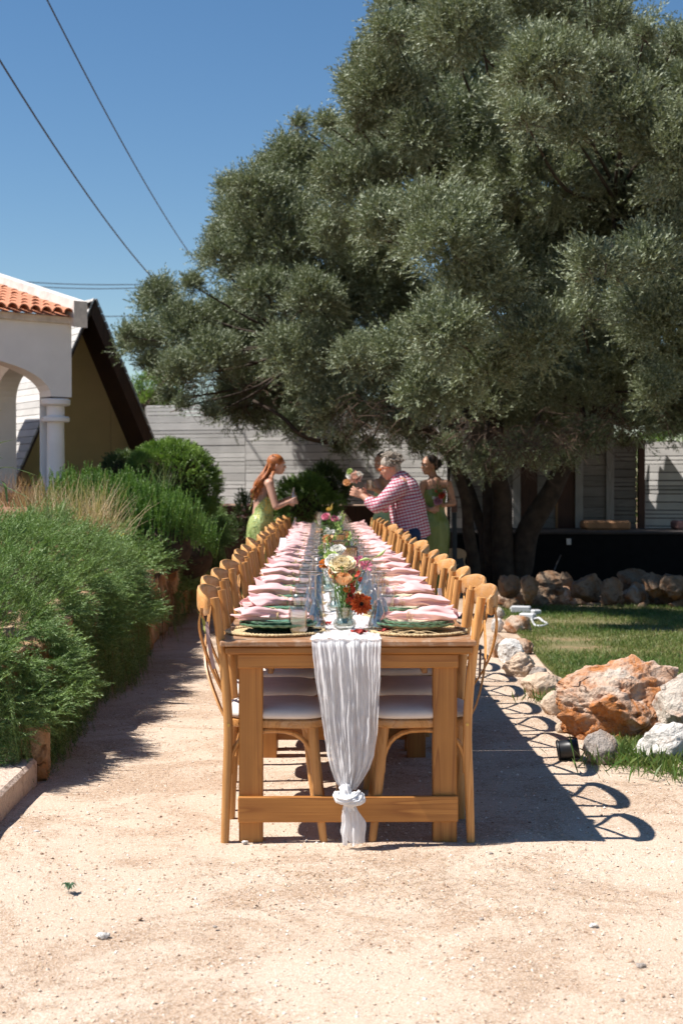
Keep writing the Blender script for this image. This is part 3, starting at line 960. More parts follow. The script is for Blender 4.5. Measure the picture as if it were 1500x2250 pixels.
# ------------------------------------------------------------------ olive tree
poly = np.array([(245,765),(258,705),(300,700),(285,612),(330,592),(400,600),(432,560),(455,490),(470,400),(505,372),(560,352),(600,300),(640,240),(700,232),(742,250),(722,170),(740,110),(790,82),(800,20),(850,-20),(950,-70),(1100,-120),(1300,-100),(1400,10),(1445,70),(1480,40),(1560,-20),(1720,100),(1850,400),(1900,700),(1750,960),(1500,1020),(1440,990),(1350,1020),(1250,1050),(1130,1090),(1010,1065),(900,1020),(850,1010),(780,1040),(650,1000),(600,965),(500,950),(400,935),(345,900),(330,845),(280,830)], float)
def pdist(p):
    d = 1e9
    for i in range(len(poly)):
        a_ = poly[i]; b_ = poly[(i + 1) % len(poly)]
        ab = b_ - a_; t_ = np.clip(np.dot(p - a_, ab) / np.dot(ab, ab), 0, 1)
        d = min(d, np.linalg.norm(p - a_ - ab * t_))
    return d
rg = random.Random(11)
lobes = []
def front_depth(px, py):
    e = 1 - ((px - 1150) / 700) ** 2 - ((py - 420) / 640) ** 2
    f = 18.6 - 6.3 * math.sqrt(max(e, 0))
    lim = float(np.interp(px, [300, 620, 780, 950, 1100], [18.6, 17.6, 15.6, 13.4, 12.7]))
    if py > 860: lim = max(lim, 14.5 + 2.5 * min((py - 860) / 60, 1)) if px < 1080 else max(lim, 14.0)
    f = max(f, lim)
    return f
tries = 0
while tries < 9000:
    tries += 1
    px, py = rg.uniform(240, 1880), rg.uniform(-120, 1040)
    if not inside(np.array([px]), np.array([py]), poly)[0]: continue
    dd = pdist(np.array([px, py]))
    if dd < 30: continue
    r_ = min((dd - 14) * 1.0, rg.uniform(56, 128))
    if r_ < 16: continue
    if any(math.hypot(px - q[0], py - q[1]) < .60 * (r_ + q[3] + 12) for q in lobes): continue
    lobes.append((px, py, front_depth(px, py) + rg.uniform(-.9, .9), r_, True))
# hollows between the big boughs, where one looks into the shaded heart of the crown
HOL = [(1150, 470, 135, 120), (1335, 420, 75, 120), (1175, 650, 110, 60), (1340, 790, 130, 60), (900, 420, 110, 45), (560, 730, 75, 50), (770, 700, 70, 40), (1050, 320, 120, 50), (1120, 900, 130, 50), (660, 470, 60, 40), (960, 180, 60, 50), (1420, 170, 60, 60)]
lobes = [(px, py, d + 4.2 * max(0, 1.15 - min(((px - h[0]) / h[2]) ** 2 + ((py - h[1]) / h[3]) ** 2 for h in HOL)) ** .5 if min(((px - h[0]) / h[2]) ** 2 + ((py - h[1]) / h[3]) ** 2 for h in HOL) < 1.15 else d, r_, f_) for (px, py, d, r_, f_) in lobes]
nfront = len(lobes)
back = []
tries = 0
while tries < 2500:
    tries += 1
    px, py = rg.uniform(240, 1880), rg.uniform(-120, 960)
    if not inside(np.array([px]), np.array([py]), poly)[0]: continue
    dd = pdist(np.array([px, py]))
    r_ = min(dd * .95, rg.uniform(85, 125))
    if r_ < 45: continue
    if any(math.hypot(px - q[0], py - q[1]) < .8 * (r_ + q[3]) for q in back): continue
    back.append((px, py, 19.6 + rg.uniform(0, 1.6), r_, False))
print('LOBES', nfront, len(back))
deep = []
tries = 0
while tries < 1500:      # middle of the crown, filled in to stop sun leaking through
    tries += 1
    px, py = rg.uniform(330, 1850), rg.uniform(60, 880)
    d_ = rg.uniform(15.2, 18.6)
    if px < 1000: d_ = max(d_, min(19.6, 18.6 - (px - 720) / 280 * 2.6))
    if not inside(np.array([px]), np.array([py]), poly)[0] or pdist(np.array([px, py])) < 95: continue
    if any(math.hypot(px - q[0], py - q[1]) < 130 and abs(q[2] - d_) < 1.3 for q in deep): continue
    deep.append((px, py, d_, 95 if px < 720 else 105, False))
tries = 0
while tries < 1500:      # far and off-frame right lobes, added to deepen the shade below
    tries += 1
    px, py = rg.uniform(620, 2350), rg.uniform(60, 800)
    dd_ = rg.uniform(21.0, 23.0) if px < 1250 else rg.uniform(16.0, 19.5)
    if 1250 < px < 1850: continue
    if px < 1750 and (not inside(np.array([px]), np.array([py]), poly)[0] or pdist(np.array([px, py])) < 125): continue
    if ((px - 1400) / 960) ** 2 + ((py - 450) / 430) ** 2 > 1: continue
    if any(math.hypot(px - q[0], py - q[1]) < .72 * (130 + q[3]) for q in deep): continue
    deep.append((px, py, dd_, 130, False))
back += deep
olive = empty('olive_tree', (2.35, 18.4, 0), 0, 'huge spreading olive tree with silvery leaves shading the right of the garden', 'tree')
ol = np.array(olive.location)
shoots = [tuft(9, .25, .75, 13, .066, .0165, 48, s + 1) for s in range(4)]
sets = [[] for _ in shoots]
pos_all, dir_all, sc_all, tone_all = [], [], [], []
core = MB()
lobeW = []
for (px, py, d, r_, fr) in lobes + back:
    c_ = np.array(P(px, py, d)) ; rr = r_ / FPX * d
    lobeW.append((c_, rr, fr))
    n = int((4 * PI * rr * rr) * (115 if fr else (75 if px < 760 else 48))) + 10
    dv = unit(RNG.normal(size=(n, 3)))
    tocam = unit(np.array([CX, 0, CH]) - c_)
    f_ = dv @ tocam
    keep = (f_ > -.25) | (dv[:, 2] > .2) | (RNG.random(n) < .35)
    # thinner underneath, where bare twigs show
    keep &= ~((dv[:, 2] < -.5) & (RNG.random(n) < .5))
    dv = dv[keep]; n = len(dv)
    lump = np.array([noise.noise(Vector(c_ * 1.7) + Vector(q) * (1.3 + rr * 1.6)) for q in dv])
    keep = lump > -.26; dv = dv[keep]; lump = lump[keep]; n = len(dv)
    rad = (rr - .10) * (1.0 - .75 * RNG.random(n) ** 1.8) * (1 + .5 * lump) * np.array([1])
    p = c_ + dv * rad[:, None] * np.array([1.0, 1.0, .92])
    dr = dv * .8 + np.array([-.05, -.10, .60]) + RNG.normal(size=(n, 3)) * .38
    pos_all.append(p); dir_all.append(dr); sc_all.append(RNG.uniform(.52, .98, n) * (1 if rr > .3 else .85))
    lt = RNG.random() * .35
    tone_all.append(np.clip(.25 + lt + RNG.normal(size=n) * .16 + .3 * (dv[:, 2] < -.3) * RNG.random(n), 0, 1))
pos = np.concatenate(pos_all) - ol; dr = np.concatenate(dir_all); sc = np.concatenate(sc_all); tn = np.concatenate(tone_all)
print('OLIVE tufts', len(pos))
olive_leaf = inst_leafy('olive_leaf', (0.066, 0.094, 0.038), (0.24, 0.265, 0.150), (0.27, 0.305, 0.205))
instanced('crown', shoots, pos, dr, sc, tn * .6, olive_leaf, olive, kind='stuff')
bark = plain('olive_bark', (0.05, 0.036, 0.026), .95, .45, 9, 1.0)
def limb(pts, r0, r1, n=8, seed=0, wob=.05):
    q = catmull(pts, 5)
    q = [p_ + Vector((noise.noise(p_ * 2 + Vector((seed, 0, 0))), noise.noise(p_ * 2 + Vector((0, seed, 5))), 0)) * wob for p_ in q]
    return tube(q, [r0, (r0 * .75 + r1 * .25), (r0 + r1) / 2 * .9, r1], n)
O = olive.location
def T3(px, py, d): return P(px, py, d) - O
tr = [
 ([T3(1112, 1300, 18.4), T3(1102, 1190, 18.4), T3(1098, 1080, 18.3), T3(1085, 960, 18.1), T3(1060, 820, 17.9)], .155, .08),
 ([T3(1090, 1290, 18.6), T3(1082, 1180, 18.7), T3(1078, 1060, 18.8), T3(1100, 900, 19), T3(1200, 700, 19)], .12, .07),
 ([T3(1130, 1290, 18.5), T3(1160, 1180, 18.4), T3(1195, 1110, 18.3), T3(1240, 1020, 18.2), T3(1330, 880, 17.8), T3(1420, 700, 17)], .17, .08),
 ([T3(1045, 1300, 18.2), T3(1035, 1180, 18.2), T3(1028, 1110, 18.1), T3(1005, 1040, 18.0), T3(960, 960, 18), T3(860, 860, 18)], .085, .045),
 ([T3(1070, 1290, 18.7), T3(1055, 1150, 18.8), T3(1010, 1040, 18.9), T3(920, 930, 18.9), T3(800, 880, 18.8), T3(700, 800, 18.8)], .08, .04),
 ([T3(820, 905, 18.8), T3(760, 960, 18.6), T3(715, 970, 18.4), T3(660, 955, 18.2), T3(620, 915, 18.2), T3(560, 880, 18.3)], .045, .018),
]
for i, (pts, r0, r1) in enumerate(tr):
    nm = 'trunk' if i < 5 else 'limb'
    MB().add(*limb(pts, r0, r1, 12, i)).build(nm, bark, olive, 180)
# limbs out to the lobes and bare twigs on their undersides
lb = MB(); tw = MB()
hub = [T3(1080, 850, 18), T3(1250, 800, 17.5), T3(850, 800, 18.5), T3(1100, 500, 17.5), T3(1350, 450, 17), T3(700, 750, 18.8)]
for (c_, rr, fr) in lobeW:
    if not fr: continue
    c_ = Vector(c_) - O
    h_ = min(hub, key=lambda q: (q - c_).length)
    mid_ = (h_ + c_) / 2 + Vector((rg.uniform(-.2, .2), rg.uniform(-.1, .3), -.15))
    lb.add(*tube(catmull([h_, mid_, c_], 4), [.03, .02, .008], 5))
    for _ in range(9):
        dv = Vector((rg.gauss(0, 1), rg.gauss(-.5, .8), rg.gauss(-.5, .6))).normalized()
        a_ = c_ + dv * rr * .25; b_ = c_ + dv * rr * rg.uniform(.85, 1.15)
        m_ = (a_ + b_) / 2 + Vector((rg.uniform(-.08, .08), 0, rg.uniform(-.05, .08)))
        tw.add(*tube([a_, m_, b_], [.006, .004, .002], 3, cap=False))
# hanging fringe of bare twigs along the crown's lower edge
for _ in range(430):
    px = rg.uniform(400, 1450); 
    py = float(np.interp(px, [400, 500, 600, 700, 850, 1000, 1130, 1300, 1450], [890, 900, 905, 940, 950, 985, 1010, 970, 930]))
    a_ = T3(px, py - rg.uniform(5, 75), front_depth(px, 900) + rg.uniform(-.2, .5))
    b_ = a_ + Vector((rg.uniform(-.35, .35), rg.uniform(-.2, .2), rg.uniform(-.42, .02)))
    m_ = (a_ + b_) / 2 + Vector((rg.uniform(-.1, .1), 0, rg.uniform(-.02, .1)))
    tw.add(*tube(catmull([a_, m_, b_], 2), [.006, .004, .002], 3, cap=False))
    for s_ in range(2):
        e_ = m_ + Vector((rg.uniform(-.16, .16), 0, rg.uniform(-.14, .06)))
        tw.add(*tube([m_, (m_ + e_) / 2 + Vector((0, 0, .02)), e_], [.003, .002, .001], 3, cap=False))
lb.build('limb', bark, olive, 180)
tw.build('twigs', plain('dry_twig', (0.085, 0.055, 0.038), 1, .4, 3), olive, kind='stuff')

# ------------------------------------------------------------------ trailing rosemary
ys_k = [5.9, 7, 8, 9, 10, 11, 12, 13, 14, 16, 18, 21]
Hk = [.62, .78, .95, 1.07, 1.08, 1.0, .92, .90, .92, .95, 1.08, 1.05]
Ek = [.50, .58, .58, .66, .66, .60, .56, .54, .56, .66, .82, .80]
def prof(y, s, low=.12):
    """cross-section of the mound: s=0 far back, 1 = bottom of the hanging curtain"""
    H = np.interp(y, ys_k, Hk); E = np.interp(y, ys_k, Ek)
    fx = -1.405 + .05 * math.sin(y * 2.1) - .008 * (y - 6) - .03 * max(0, 8 - y)
    pts = [(-3.3, H - .12), (-2.4, H), (-1.9, H - .07), (-1.55, E + .08), (fx - .06, E - .10), (fx + .03, E - .35), (fx, low)]
    n_ = len(pts) - 1
    t_ = s * n_; i = min(int(t_), n_ - 1); f = t_ - i
    a_ = pts[i]; b_ = pts[i + 1]
    return a_[0] + (b_[0] - a_[0]) * f, a_[1] + (b_[1] - a_[1]) * f, Vector((a_[1] - b_[1], 0, b_[0] - a_[0])).normalized()
ros_leaf = leafy('rosemary_leaf', (0.055, 0.125, 0.028), (0.25, 0.37, 0.11), back=(0.20, 0.29, 0.11), rough=.5, trans=.18, spec=.3)
ros_dark = plain('dark_inner_fill', (0.045, 0.03, 0.018), 1, .5, 20, .5)  # dark brown for the filling behind the leaves
near_t = [sprig(36, .125, .022, .0038, 55, .15, 20 + s, tri=True) for s in range(4)]
far_t = [sprig(16, .15, .032, .0075, 55, .15, 30 + s, tri=True) for s in range(3)]
hang_t = [sprig(85, .40, .021, .0036, 62, .05, 40 + s, tri=True) for s in range(3)]
def rosemary(y0, y1, low, label, dens, tmpl, hdens, end=True, smax=.80):
    r_ = empty('rosemary_bush', (-1.7, (y0 + y1) / 2, .5), 0, label, 'rosemary bush', 'rosemary bushes trailing over the retaining wall')
    o_ = np.array(r_.location)
    n = int((y1 - y0) * 2.6 * dens)
    P_, D_, T_ = [], [], []
    PH, DH, TH = [], [], []
    for _ in range(n):
        y = random.uniform(y0, y1); s = random.random() ** .8 * smax
        x, z, nr = prof(y, s, low)
        e = min(y - y0, y1 - y) / .38
        dip = (1 - min(e, 1)) ** 2 * .16
        lump = noise.fractal(Vector((x * 2.2, y * 2.2, z * 2)), 1, 2, 3) * .17
        lump2 = noise.noise(Vector((x * 7, y * 7, z * 5)))
        if lump2 < -.26: continue
        p = Vector((x, y, z)) + nr * (lump - dip - .02 + random.uniform(-.05, .03) + lump2 * .04)
        flow = noise.noise(Vector((x * 1.5, y * 1.5, 9)))
        d_ = nr * .55 + Vector((.40, -.25 + flow * 1.3, .15 if s < .5 else -.2)) + Vector((random.gauss(0, .32), random.gauss(0, .32), random.gauss(0, .25)))
        P_.append(p); D_.append(d_); T_.append(min(max(.35 + lump2 * .8 + random.gauss(0, .18), 0), 1))
    for _ in range(int((y1 - y0) * .75 * hdens)):
        y = random.uniform(y0 + .05, y1 - .05); s = random.uniform(.60, .86)
        x, z, nr = prof(y, s, low)
        lump = noise.noise(Vector((3, y * 4, z * 1.5))) * .07
        if noise.noise(Vector((8, y * 3.3, z * .8))) < -.33: continue
        PH.append(Vector((x, y, z)) + nr * (lump + random.uniform(-.08, .03)))
        DH.append(Vector((random.uniform(-.05, .22), random.gauss(0, .16), -1)))
        TH.append(min(max(.2 + random.gauss(0, .2), 0), 1))
    if end:   # the end that faces the camera
        for _ in range(int(700 * dens / 1000)):
            s = random.random() * .95; x, z, nr = prof(y0 + .1, s, low)
            zz = random.uniform(low + .1, z); t_ = random.random()
            xx = random.uniform(-2.2, x)
            if zz > prof(y0 + .1, .5)[1]: continue
            PH.append(Vector((xx, y0 + random.uniform(-.02, .1), zz))); DH.append(Vector((random.gauss(0, .15), -.15, -1))); TH.append(random.random() * .5)
    sets_ = []
    A = np.array(P_) - o_; B = np.array(D_); Tn = np.array(T_)
    w_ = RNG.integers(0, len(tmpl), len(A))
    for k, (tv, tf) in enumerate(tmpl):
        m_ = w_ == k
        sets_.append(scatter(tv, tf, A[m_], B[m_], RNG.uniform(.75, 1.35, m_.sum()), tone=Tn[m_]))
    A = np.array(PH) - o_; B = np.array(DH); Tn = np.array(TH)
    w_ = RNG.integers(0, len(hang_t), len(A))
    for k, (tv, tf) in enumerate(hang_t):
        m_ = w_ == k
        sets_.append(scatter(tv, tf, A[m_], B[m_], RNG.uniform(.55, 1.15, m_.sum()), tone=Tn[m_]))
    V, F, T = cat_sets(sets_)
    np_mesh('foliage', V, F, ros_leaf, r_, vary=T, kind='stuff')
    # dark shell added inside to block light through the bush
    def fn(u, v_):
        y = y0 + .25 + (y1 - y0 - .5) * v_
        H = np.interp(y, ys_k, Hk); E = np.interp(y, ys_k, Ek); sh_ = (abs(v_ - .5) * 2) ** 4 * .12
        pl = [(-3.3, H - .35), (-2.0, H - .30 - sh_), (-1.68, E - .16 - sh_), (-1.56 - sh_, E - .35), (-1.50 - sh_, low + .12)]
        t_ = u * 4; i_ = min(int(t_), 3); f_ = t_ - i_
        x = pl[i_][0] + (pl[i_ + 1][0] - pl[i_][0]) * f_; z = pl[i_][1] + (pl[i_ + 1][1] - pl[i_][1]) * f_
        return Vector((x + .03 * noise.noise(Vector((x * 9, y * 9, z * 9))), y, z)) - Vector(o_)
    MB().add(*grid(fn, 24, int((y1 - y0) * 10))).build('dark_inner_shell', ros_dark, r_, 180)
    st_ = MB()
    for _ in range(int((y1 - y0) * 26)):
        y = random.uniform(y0 + .1, y1 - .1); x, z, nr = prof(y, random.uniform(.55, .75), low)
        a_ = Vector((x, y, z)) - nr * .02 - Vector(o_)
        st_.add(*tube(catmull([a_, a_ + Vector((.05, random.gauss(0, .04), -.14)), a_ + Vector((.05, random.gauss(0, .07), -random.uniform(.25, .42)))], 3), [.003, .0016], 4, cap=False))
    st_.build('stems', plain('rosemary_stem', (.2, .12, .06), 1, .3), r_, kind='stuff')
    return r_
rosemary(6.12, 7.75, .16, 'nearest trailing rosemary bush, its curtain hanging over the orange block', 1150, near_t, 720)
rosemary(7.65, 9.5, .10, 'big bright rosemary mound, second along the wall from the camera', 900, near_t, 620)
rosemary(9.4, 11.35, .06, 'third rosemary mound along the wall, ending before the small yellow flowers', 640, near_t, 480)
rosemary(11.2, 13.4, .45, 'low rosemary lying behind the first group of bare orange stones', 480, far_t, 30, False, .52)
rosemary(13.3, 15.3, .10, 'fifth rosemary bush, hanging between the two groups of bare orange stones', 430, far_t, 240)
rosemary(15.1, 16.9, .50, 'low rosemary behind the farther group of bare orange stones', 400, far_t, 20, False, .52)
rosemary(16.8, 20.6, .10, 'farthest trailing rosemary bush, at the end of the wall', 360, far_t, 200)

# upright rosemary shrubs
up_t = [sprig(80, .36, .026, .0085, 62, .04, 60 + s, tri=True, start=.12) for s in range(4)]
upr = leafy('upright_rosemary', (0.06, 0.14, 0.022), (0.16, 0.27, 0.055), rough=.5, trans=.22)
def upright(cx, cy, z0, rx, ry, n, h, label):
    r_ = empty('rosemary_shrub', (cx, cy, z0), 0, label, 'rosemary shrub')
    a = RNG.random(n) * 6.28; q = np.sqrt(RNG.random(n))
    p = np.stack([q * np.cos(a) * rx, q * np.sin(a) * ry, (1 - q ** 2) * h * .45 + RNG.uniform(-.12, .08, n)], 1)
    dr = np.stack([p[:, 0] * .35 + RNG.normal(size=n) * .13, p[:, 1] * .3 + RNG.normal(size=n) * .13, np.ones(n)], 1)
    w_ = RNG.integers(0, 4, n); s_ = []
    for k, (tv, tf) in enumerate(up_t):
        m_ = w_ == k; s_.append(scatter(tv, tf, p[m_], dr[m_], RNG.uniform(.75, 1.2, m_.sum()) * h / .5))
    V, F, T = cat_sets(s_)
    np_mesh('foliage', V, F, upr, r_, vary=T, kind='stuff')
    V_, F_ = ball((0, 0, -.05), (rx * .85, ry * .85, h * .6), 16, 10)
    MB().add(V_, F_).build('dark_inner_shell', ros_dark, r_, 180)  # dark ball fills the shrub behind its leaves
q = P(170, 1100, 13.6); upright(q.x, 13.6, .95, .42, .4, 560, .42, 'upright rosemary shrub in front of the white column')
q = P(250, 1110, 13.0); upright(q.x, 13.1, .88, .45, .4, 700, .46, 'upright dark green rosemary shrub behind the dry grass, next to the column')
q = P(345, 1120, 12.8); upright(q.x, 12.9, .80, .36, .35, 560, .42, 'upright dark green rosemary shrub between the dry grass and the round bush')
q = P(395, 1160, 14.2); upright(q.x, 14.3, .62, .38, .4, 420, .36, 'lower upright rosemary shrub in front of the round clipped bush')

# clipped round bush, background shrubs
def bush(name, c_, r_, n, leaf, label, mat, tmpl=None, lumpy=.12, core_k=.82, cat='bush'):
    e_ = empty(name, (c_[0], c_[1], c_[2] - r_[2]), 0, label, cat)
    dv = unit(RNG.normal(size=(n, 3)))
    dv[:, 2] = np.where(dv[:, 2] < -.6, -dv[:, 2], dv[:, 2])
    lump = np.array([noise.fractal(Vector(q_) * 2.6 + Vector(c_), 1, 2, 3) for q_ in dv])
    rad = (1 + lumpy * lump) * RNG.uniform(.86, 1.02, n)
    p = dv * rad[:, None] * np.array(r_) + np.array([0, 0, r_[2]])
    dr = dv + RNG.normal(size=(n, 3)) * .35 + np.array([0, 0, .3])
    tv, tf = tmpl or sprig(8, leaf * 3, leaf, leaf * .45, 55, .1, 5)
    V, F, T = scatter(tv, tf, p, dr, RNG.uniform(.7, 1.2, n), tone=np.clip(.5 + lump * .9 + RNG.normal(size=n) * .15, 0, 1))
    np_mesh('foliage', V, F, mat, e_, vary=T, kind='stuff')
    V_, F_ = ball((0, 0, r_[2]), tuple(k * core_k for k in r_), 20, 14)
    V_ = [Vector(q_) + Vector(q_ ).normalized() * 0 for q_ in V_]
    MB().add(V_, F_).build('stems', ros_dark, e_, 180)  # dark ball fills the bush behind its leaves
    return e_
bush_m = leafy('box_leaf', (0.08, 0.16, 0.03), (0.22, 0.33, 0.08), rough=.45, trans=.2)
dull_m = leafy('shrub_leaf', (0.05, 0.085, 0.03), (0.12, 0.165, 0.06), rough=.5, trans=.2)
q = P(376, 1050, 18.4); bush('round_bush', (q.x, 18.4, q.z - .12), (.60, .55, .56), 6500, .03, 'clipped dome-shaped green bush at the foot of the A-frame hut', bush_m, lumpy=.05)
q = P(268, 1040, 18.8); bush('round_bush', (q.x, 19.0, q.z - .1), (.3, .3, .35), 1300, .03, 'small dark bush tucked left of the dome-shaped bush', dull_m)
q = P(672, 1098, 20.2); bush('leafy_shrub', (q.x, 20.2, q.z - .1), (.40, .38, .36), 2600, .035, 'loose green shrub behind the far end of the table', bush_m, lumpy=.45, core_k=.55)
q = P(718, 1075, 20.8); bush('leafy_shrub', (q.x, 20.9, q.z), (.28, .3, .3), 1300, .035, 'smaller shrub right of the loose green shrub behind the table end', dull_m, lumpy=.35, core_k=.6)
q = P(540, 1118, 20.0); bush('rose_bush', (q.x, 20.0, q.z - .25), (.14, .14, .42), 420, .035, 'thin rose bush with pale pink blooms behind the red haired woman', dull_m, lumpy=.4, core_k=.3)
q = P(330, 862, 30); bush('tree', (q.x, 30, q.z - 1), (.75, .7, 1.3), 2200, .06, 'bright green tree showing over the fence beside the hut roof', bush_m, lumpy=.3, cat='tree')
q = P(1475, 975, 30); bush('tree', (q.x, 30, q.z - .9), (.9, .7, 1.2), 1800, .06, 'pale green tree above the sunlit fence on the right', bush_m, lumpy=.3, cat='tree')
MBp = MB()
rose_p = plain('pale_pink_petals', (.75, .45, .45), .7)
for (px, py) in ((536, 1120), (533, 1135), (545, 1108)):
    MBp.add(*ball(P(px, py, 19.8), .022, 8, 6))
tag(MBp.build('rose_blooms', rose_p, None, 180), 'three pale pink rose blooms on the thin bush', 'flowers')

# dry grass
blade = np.array([(-.5, 0, 0), (.5, 0, 0), (.35, .05, .35), (-.35, .05, .35), (.22, .17, .7), (-.22, .17, .7), (0, .36, 1)], float) * np.array([.012, 1, 1])
blf = np.array([(0, 1, 2, 3), (3, 2, 4, 5), (5, 4, 6, 6)])
def drygrass(px, py, d, n, w_, h, label, mat, name='dry_grass', cat='grass clump', zoff=-.05):
    c_ = P(px, py, d); e_ = empty(name, c_, 0, label, cat)
    p = np.stack([RNG.normal(size=n) * w_, RNG.normal(size=n) * w_ * .6, np.full(n, zoff)], 1)
    dr = np.stack([p[:, 0] * 1.6 + RNG.normal(size=n) * .3, RNG.normal(size=n) * .3, np.ones(n)], 1)
    F3 = np.array([(0, 1, 2), (0, 2, 3), (3, 2, 4), (3, 4, 5), (5, 4, 6)])
    V, F, T = scatter(blade, F3, p, dr, RNG.uniform(.5, 1.1, n) ** 1.5 * h)
    np_mesh('blades', V, F, mat, e_, vary=T, kind='stuff')
straw = leafy('straw', (0.40, 0.28, 0.17), (0.62, 0.50, 0.34), rough=.8, trans=.3)
drygrass(200, 1160, 10.6, 520, .11, .42, 'big clump of dry straw-coloured grass between the rosemary bushes', straw)
drygrass(110, 1125, 11.2, 260, .13, .32, 'dry grass clump left of the big straw-coloured one', straw)
drygrass(40, 1100, 11.6, 500, .14, .30, 'reddish dry grass at the left edge under the white wall', leafy('straw_red', (0.26, 0.13, 0.07), (0.5, 0.3, 0.17), rough=.8, trans=.3))
spiky = leafy('spiky_leaf', (0.08, 0.14, 0.05), (0.25, 0.3, 0.12), rough=.5, trans=.2)
wide = blade * np.array([2.2, .6, 1])
_b = blade; blade = wide
drygrass(105, 1150, 10.2, 60, .07, .30, 'small spiky green palm in front of the dry grass', spiky, 'dwarf_palm', 'palm')
drygrass(352, 1062, 15.6, 70, .09, .30, 'dwarf fan palm just in front of the clipped dome bush', spiky, 'dwarf_palm', 'palm')
blade = _b
yel = MB()
for _ in range(40):
    yel.add(*ball(P(random.gauss(250, 12), random.gauss(1175, 5), 10.9) + Vector((0, random.uniform(-.1, .1), 0)), .007, 5, 4))
tag(yel.build('yellow_flowers', plain('yellow_petals', (.6, .6, .08), .7), None, 180), 'tiny yellow flower heads over the third rosemary mound', 'flowers', kind=None)
# yucca at the left edge
yu = empty('yucca', P(-60, 1090, 8.6), 0, 'yucca with long pointed leaves reaching in from the left edge', 'yucca')
yo = yu.location.copy()
def sword(p0, p1, p2, w_, name='leaf', mat=None, par=None, fold=.3):
    q_ = catmull([p0, p1, p2], 6); V_ = []; F_ = []
    for i, c_ in enumerate(q_):
        t_ = i / (len(q_) - 1); tn = (q_[min(i + 1, len(q_) - 1)] - q_[max(i - 1, 0)]).normalized()
        s_ = tn.cross(Vector((0, 0, 1))).normalized(); u_ = s_.cross(tn)
        ww = w_ * (1 - t_) ** .6 * (.6 + .4 * min(t_ * 5, 1))
        V_ += [c_ - s_ * ww + u_ * ww * fold, c_, c_ + s_ * ww + u_ * ww * fold]
    for i in range(len(q_) - 1):
        F_ += [(i * 3, i * 3 + 1, i * 3 + 4, i * 3 + 3), (i * 3 + 1, i * 3 + 2, i * 3 + 5, i * 3 + 4)]
    return MB().add(V_, F_).build(name, mat, par, 180)
ym = leafy('yucca_leaf', (.16, .24, .09), (.3, .36, .16), rough=.4, trans=.2)
for (a, b_) in (((10, 1040), (88, 1046)), ((0, 1078), (72, 1096)), ((-10, 1000), (36, 965)), ((-20, 1020), (12, 1008)), ((10, 1070), (20, 1110)), ((-40, 960), (8, 900)), ((-90, 1000), (-120, 900)), ((-120, 1050), (-180, 1060))):
    sword(Vector((0, 0, 0)), P(*a, 8.6) - yo + Vector((0, -.05, .03)), P(*b_, 8.5) - yo, .018, 'leaf', ym, yu)
# palm tips at far left edge
# small weed on the path
wd = P(150, 1968, 4.62); wd.z = .012
weed = empty('weed', wd, 0, 'little green weed growing alone in the gravel at the lower left', 'weed')
wm = leafy('weed_leaf', (.05, .1, .045), (.1, .17, .07), rough=.5, trans=.15)
for i in range(11):
    a = i * 2.4; l = random.uniform(.022, .04)
    dv = Vector((math.cos(a), math.sin(a), 0))
    sword(Vector((0, 0, 0)), dv * l * .5 + Vector((0, 0, .018)), dv * l + Vector((0, 0, .008)), .0065, 'leaf', wm, weed)

# ------------------------------------------------------------------ rocks
lime = stone_mat('limestone', (0.60, 0.53, 0.45), (0.44, 0.20, 0.085), (0.24, 0.10, 0.045), .56, 3.2)
lime_o = stone_mat('orange_rock', (0.60, 0.50, 0.40), (0.46, 0.185, 0.06), (0.22, 0.075, 0.03), .46, 3.6)
lime_big = stone_mat('crusted_orange_rock', (0.64, 0.56, 0.47), (0.47, 0.18, 0.055), (0.20, 0.065, 0.025), .34, 3.0, crust=.30)
white_r = stone_mat('white_rock', (0.70, 0.665, 0.62), (0.62, 0.52, 0.42), (0.42, 0.33, 0.26), .62, 3)
grey_r = stone_mat('grey_rock', (0.40, 0.35, 0.31), (0.40, 0.24, 0.14), (0.2, 0.13, 0.09), .56, 4)
sand_r = stone_mat('sandy_ledge', (0.62, 0.48, 0.36), (0.52, 0.32, 0.19), (0.34, 0.2, 0.12), .55, 3)
def rock(x0, y0, x1, y1, mat, label, seed, sub=4, amp=.22, cuts=7, thick=.8, pits=0., group=None, dd=0, name='rock'):
    """rock whose visible outline spans the given photo box; its base stands on the ground"""
    d = FPX * CH / (y1 - HY) + dd
    w_ = (x1 - x0) / FPX * d / 2
    d += w_ * thick * .6
    base = 0 if dd == 0 else P(0, y1, d).z
    w_ = (x1 - x0) / FPX * d / 2
    top = P(0, y0, d).z
    c_ = P((x0 + x1) / 2, 0, d)
    h = max(top - base, .02)
    me = rock_mesh(seed, (1, 1, 1), sub, amp, cuts, pits=pits)
    co = np.zeros(len(me.vertices) * 3, dtype=np.float32); me.vertices.foreach_get('co', co); co = co.reshape(-1, 3)
    mn, mx = co.min(0), co.max(0)
    co = (co - (mn + mx) / 2) / (mx - mn) * 2
    co *= np.array([w_, w_ * thick, h * .62]); co[:, 2] += h * .62 - h * .24
    me.vertices.foreach_set('co', co.ravel()); me.update()
    o_ = link(name, me, mat, None, 48, label=label, cat='rock', group=group)
    o_.location = (c_.x, d, base)
    return o_
rock(1217, 1443, 1545, 1632, lime_big, 'largest rock beside the lawn, orange pitted limestone with a white crust', 101, 6, .34, 9, .62, .05)
rock(1440, 1478, 1640, 1625, lime, 'pale rock leaning against the right side of the largest rock', 102, 5, .25, 8, .7, .02, dd=-.25)
rock(1283, 1606, 1364, 1686, grey_r, 'grey brown layered rock between the black lamp and the white rock', 103, 5, .22, 7, .7)
rock(1385, 1586, 1560, 1694, white_r, 'sharp white rock in the grass at the right edge', 104, 5, .25, 9, .6)
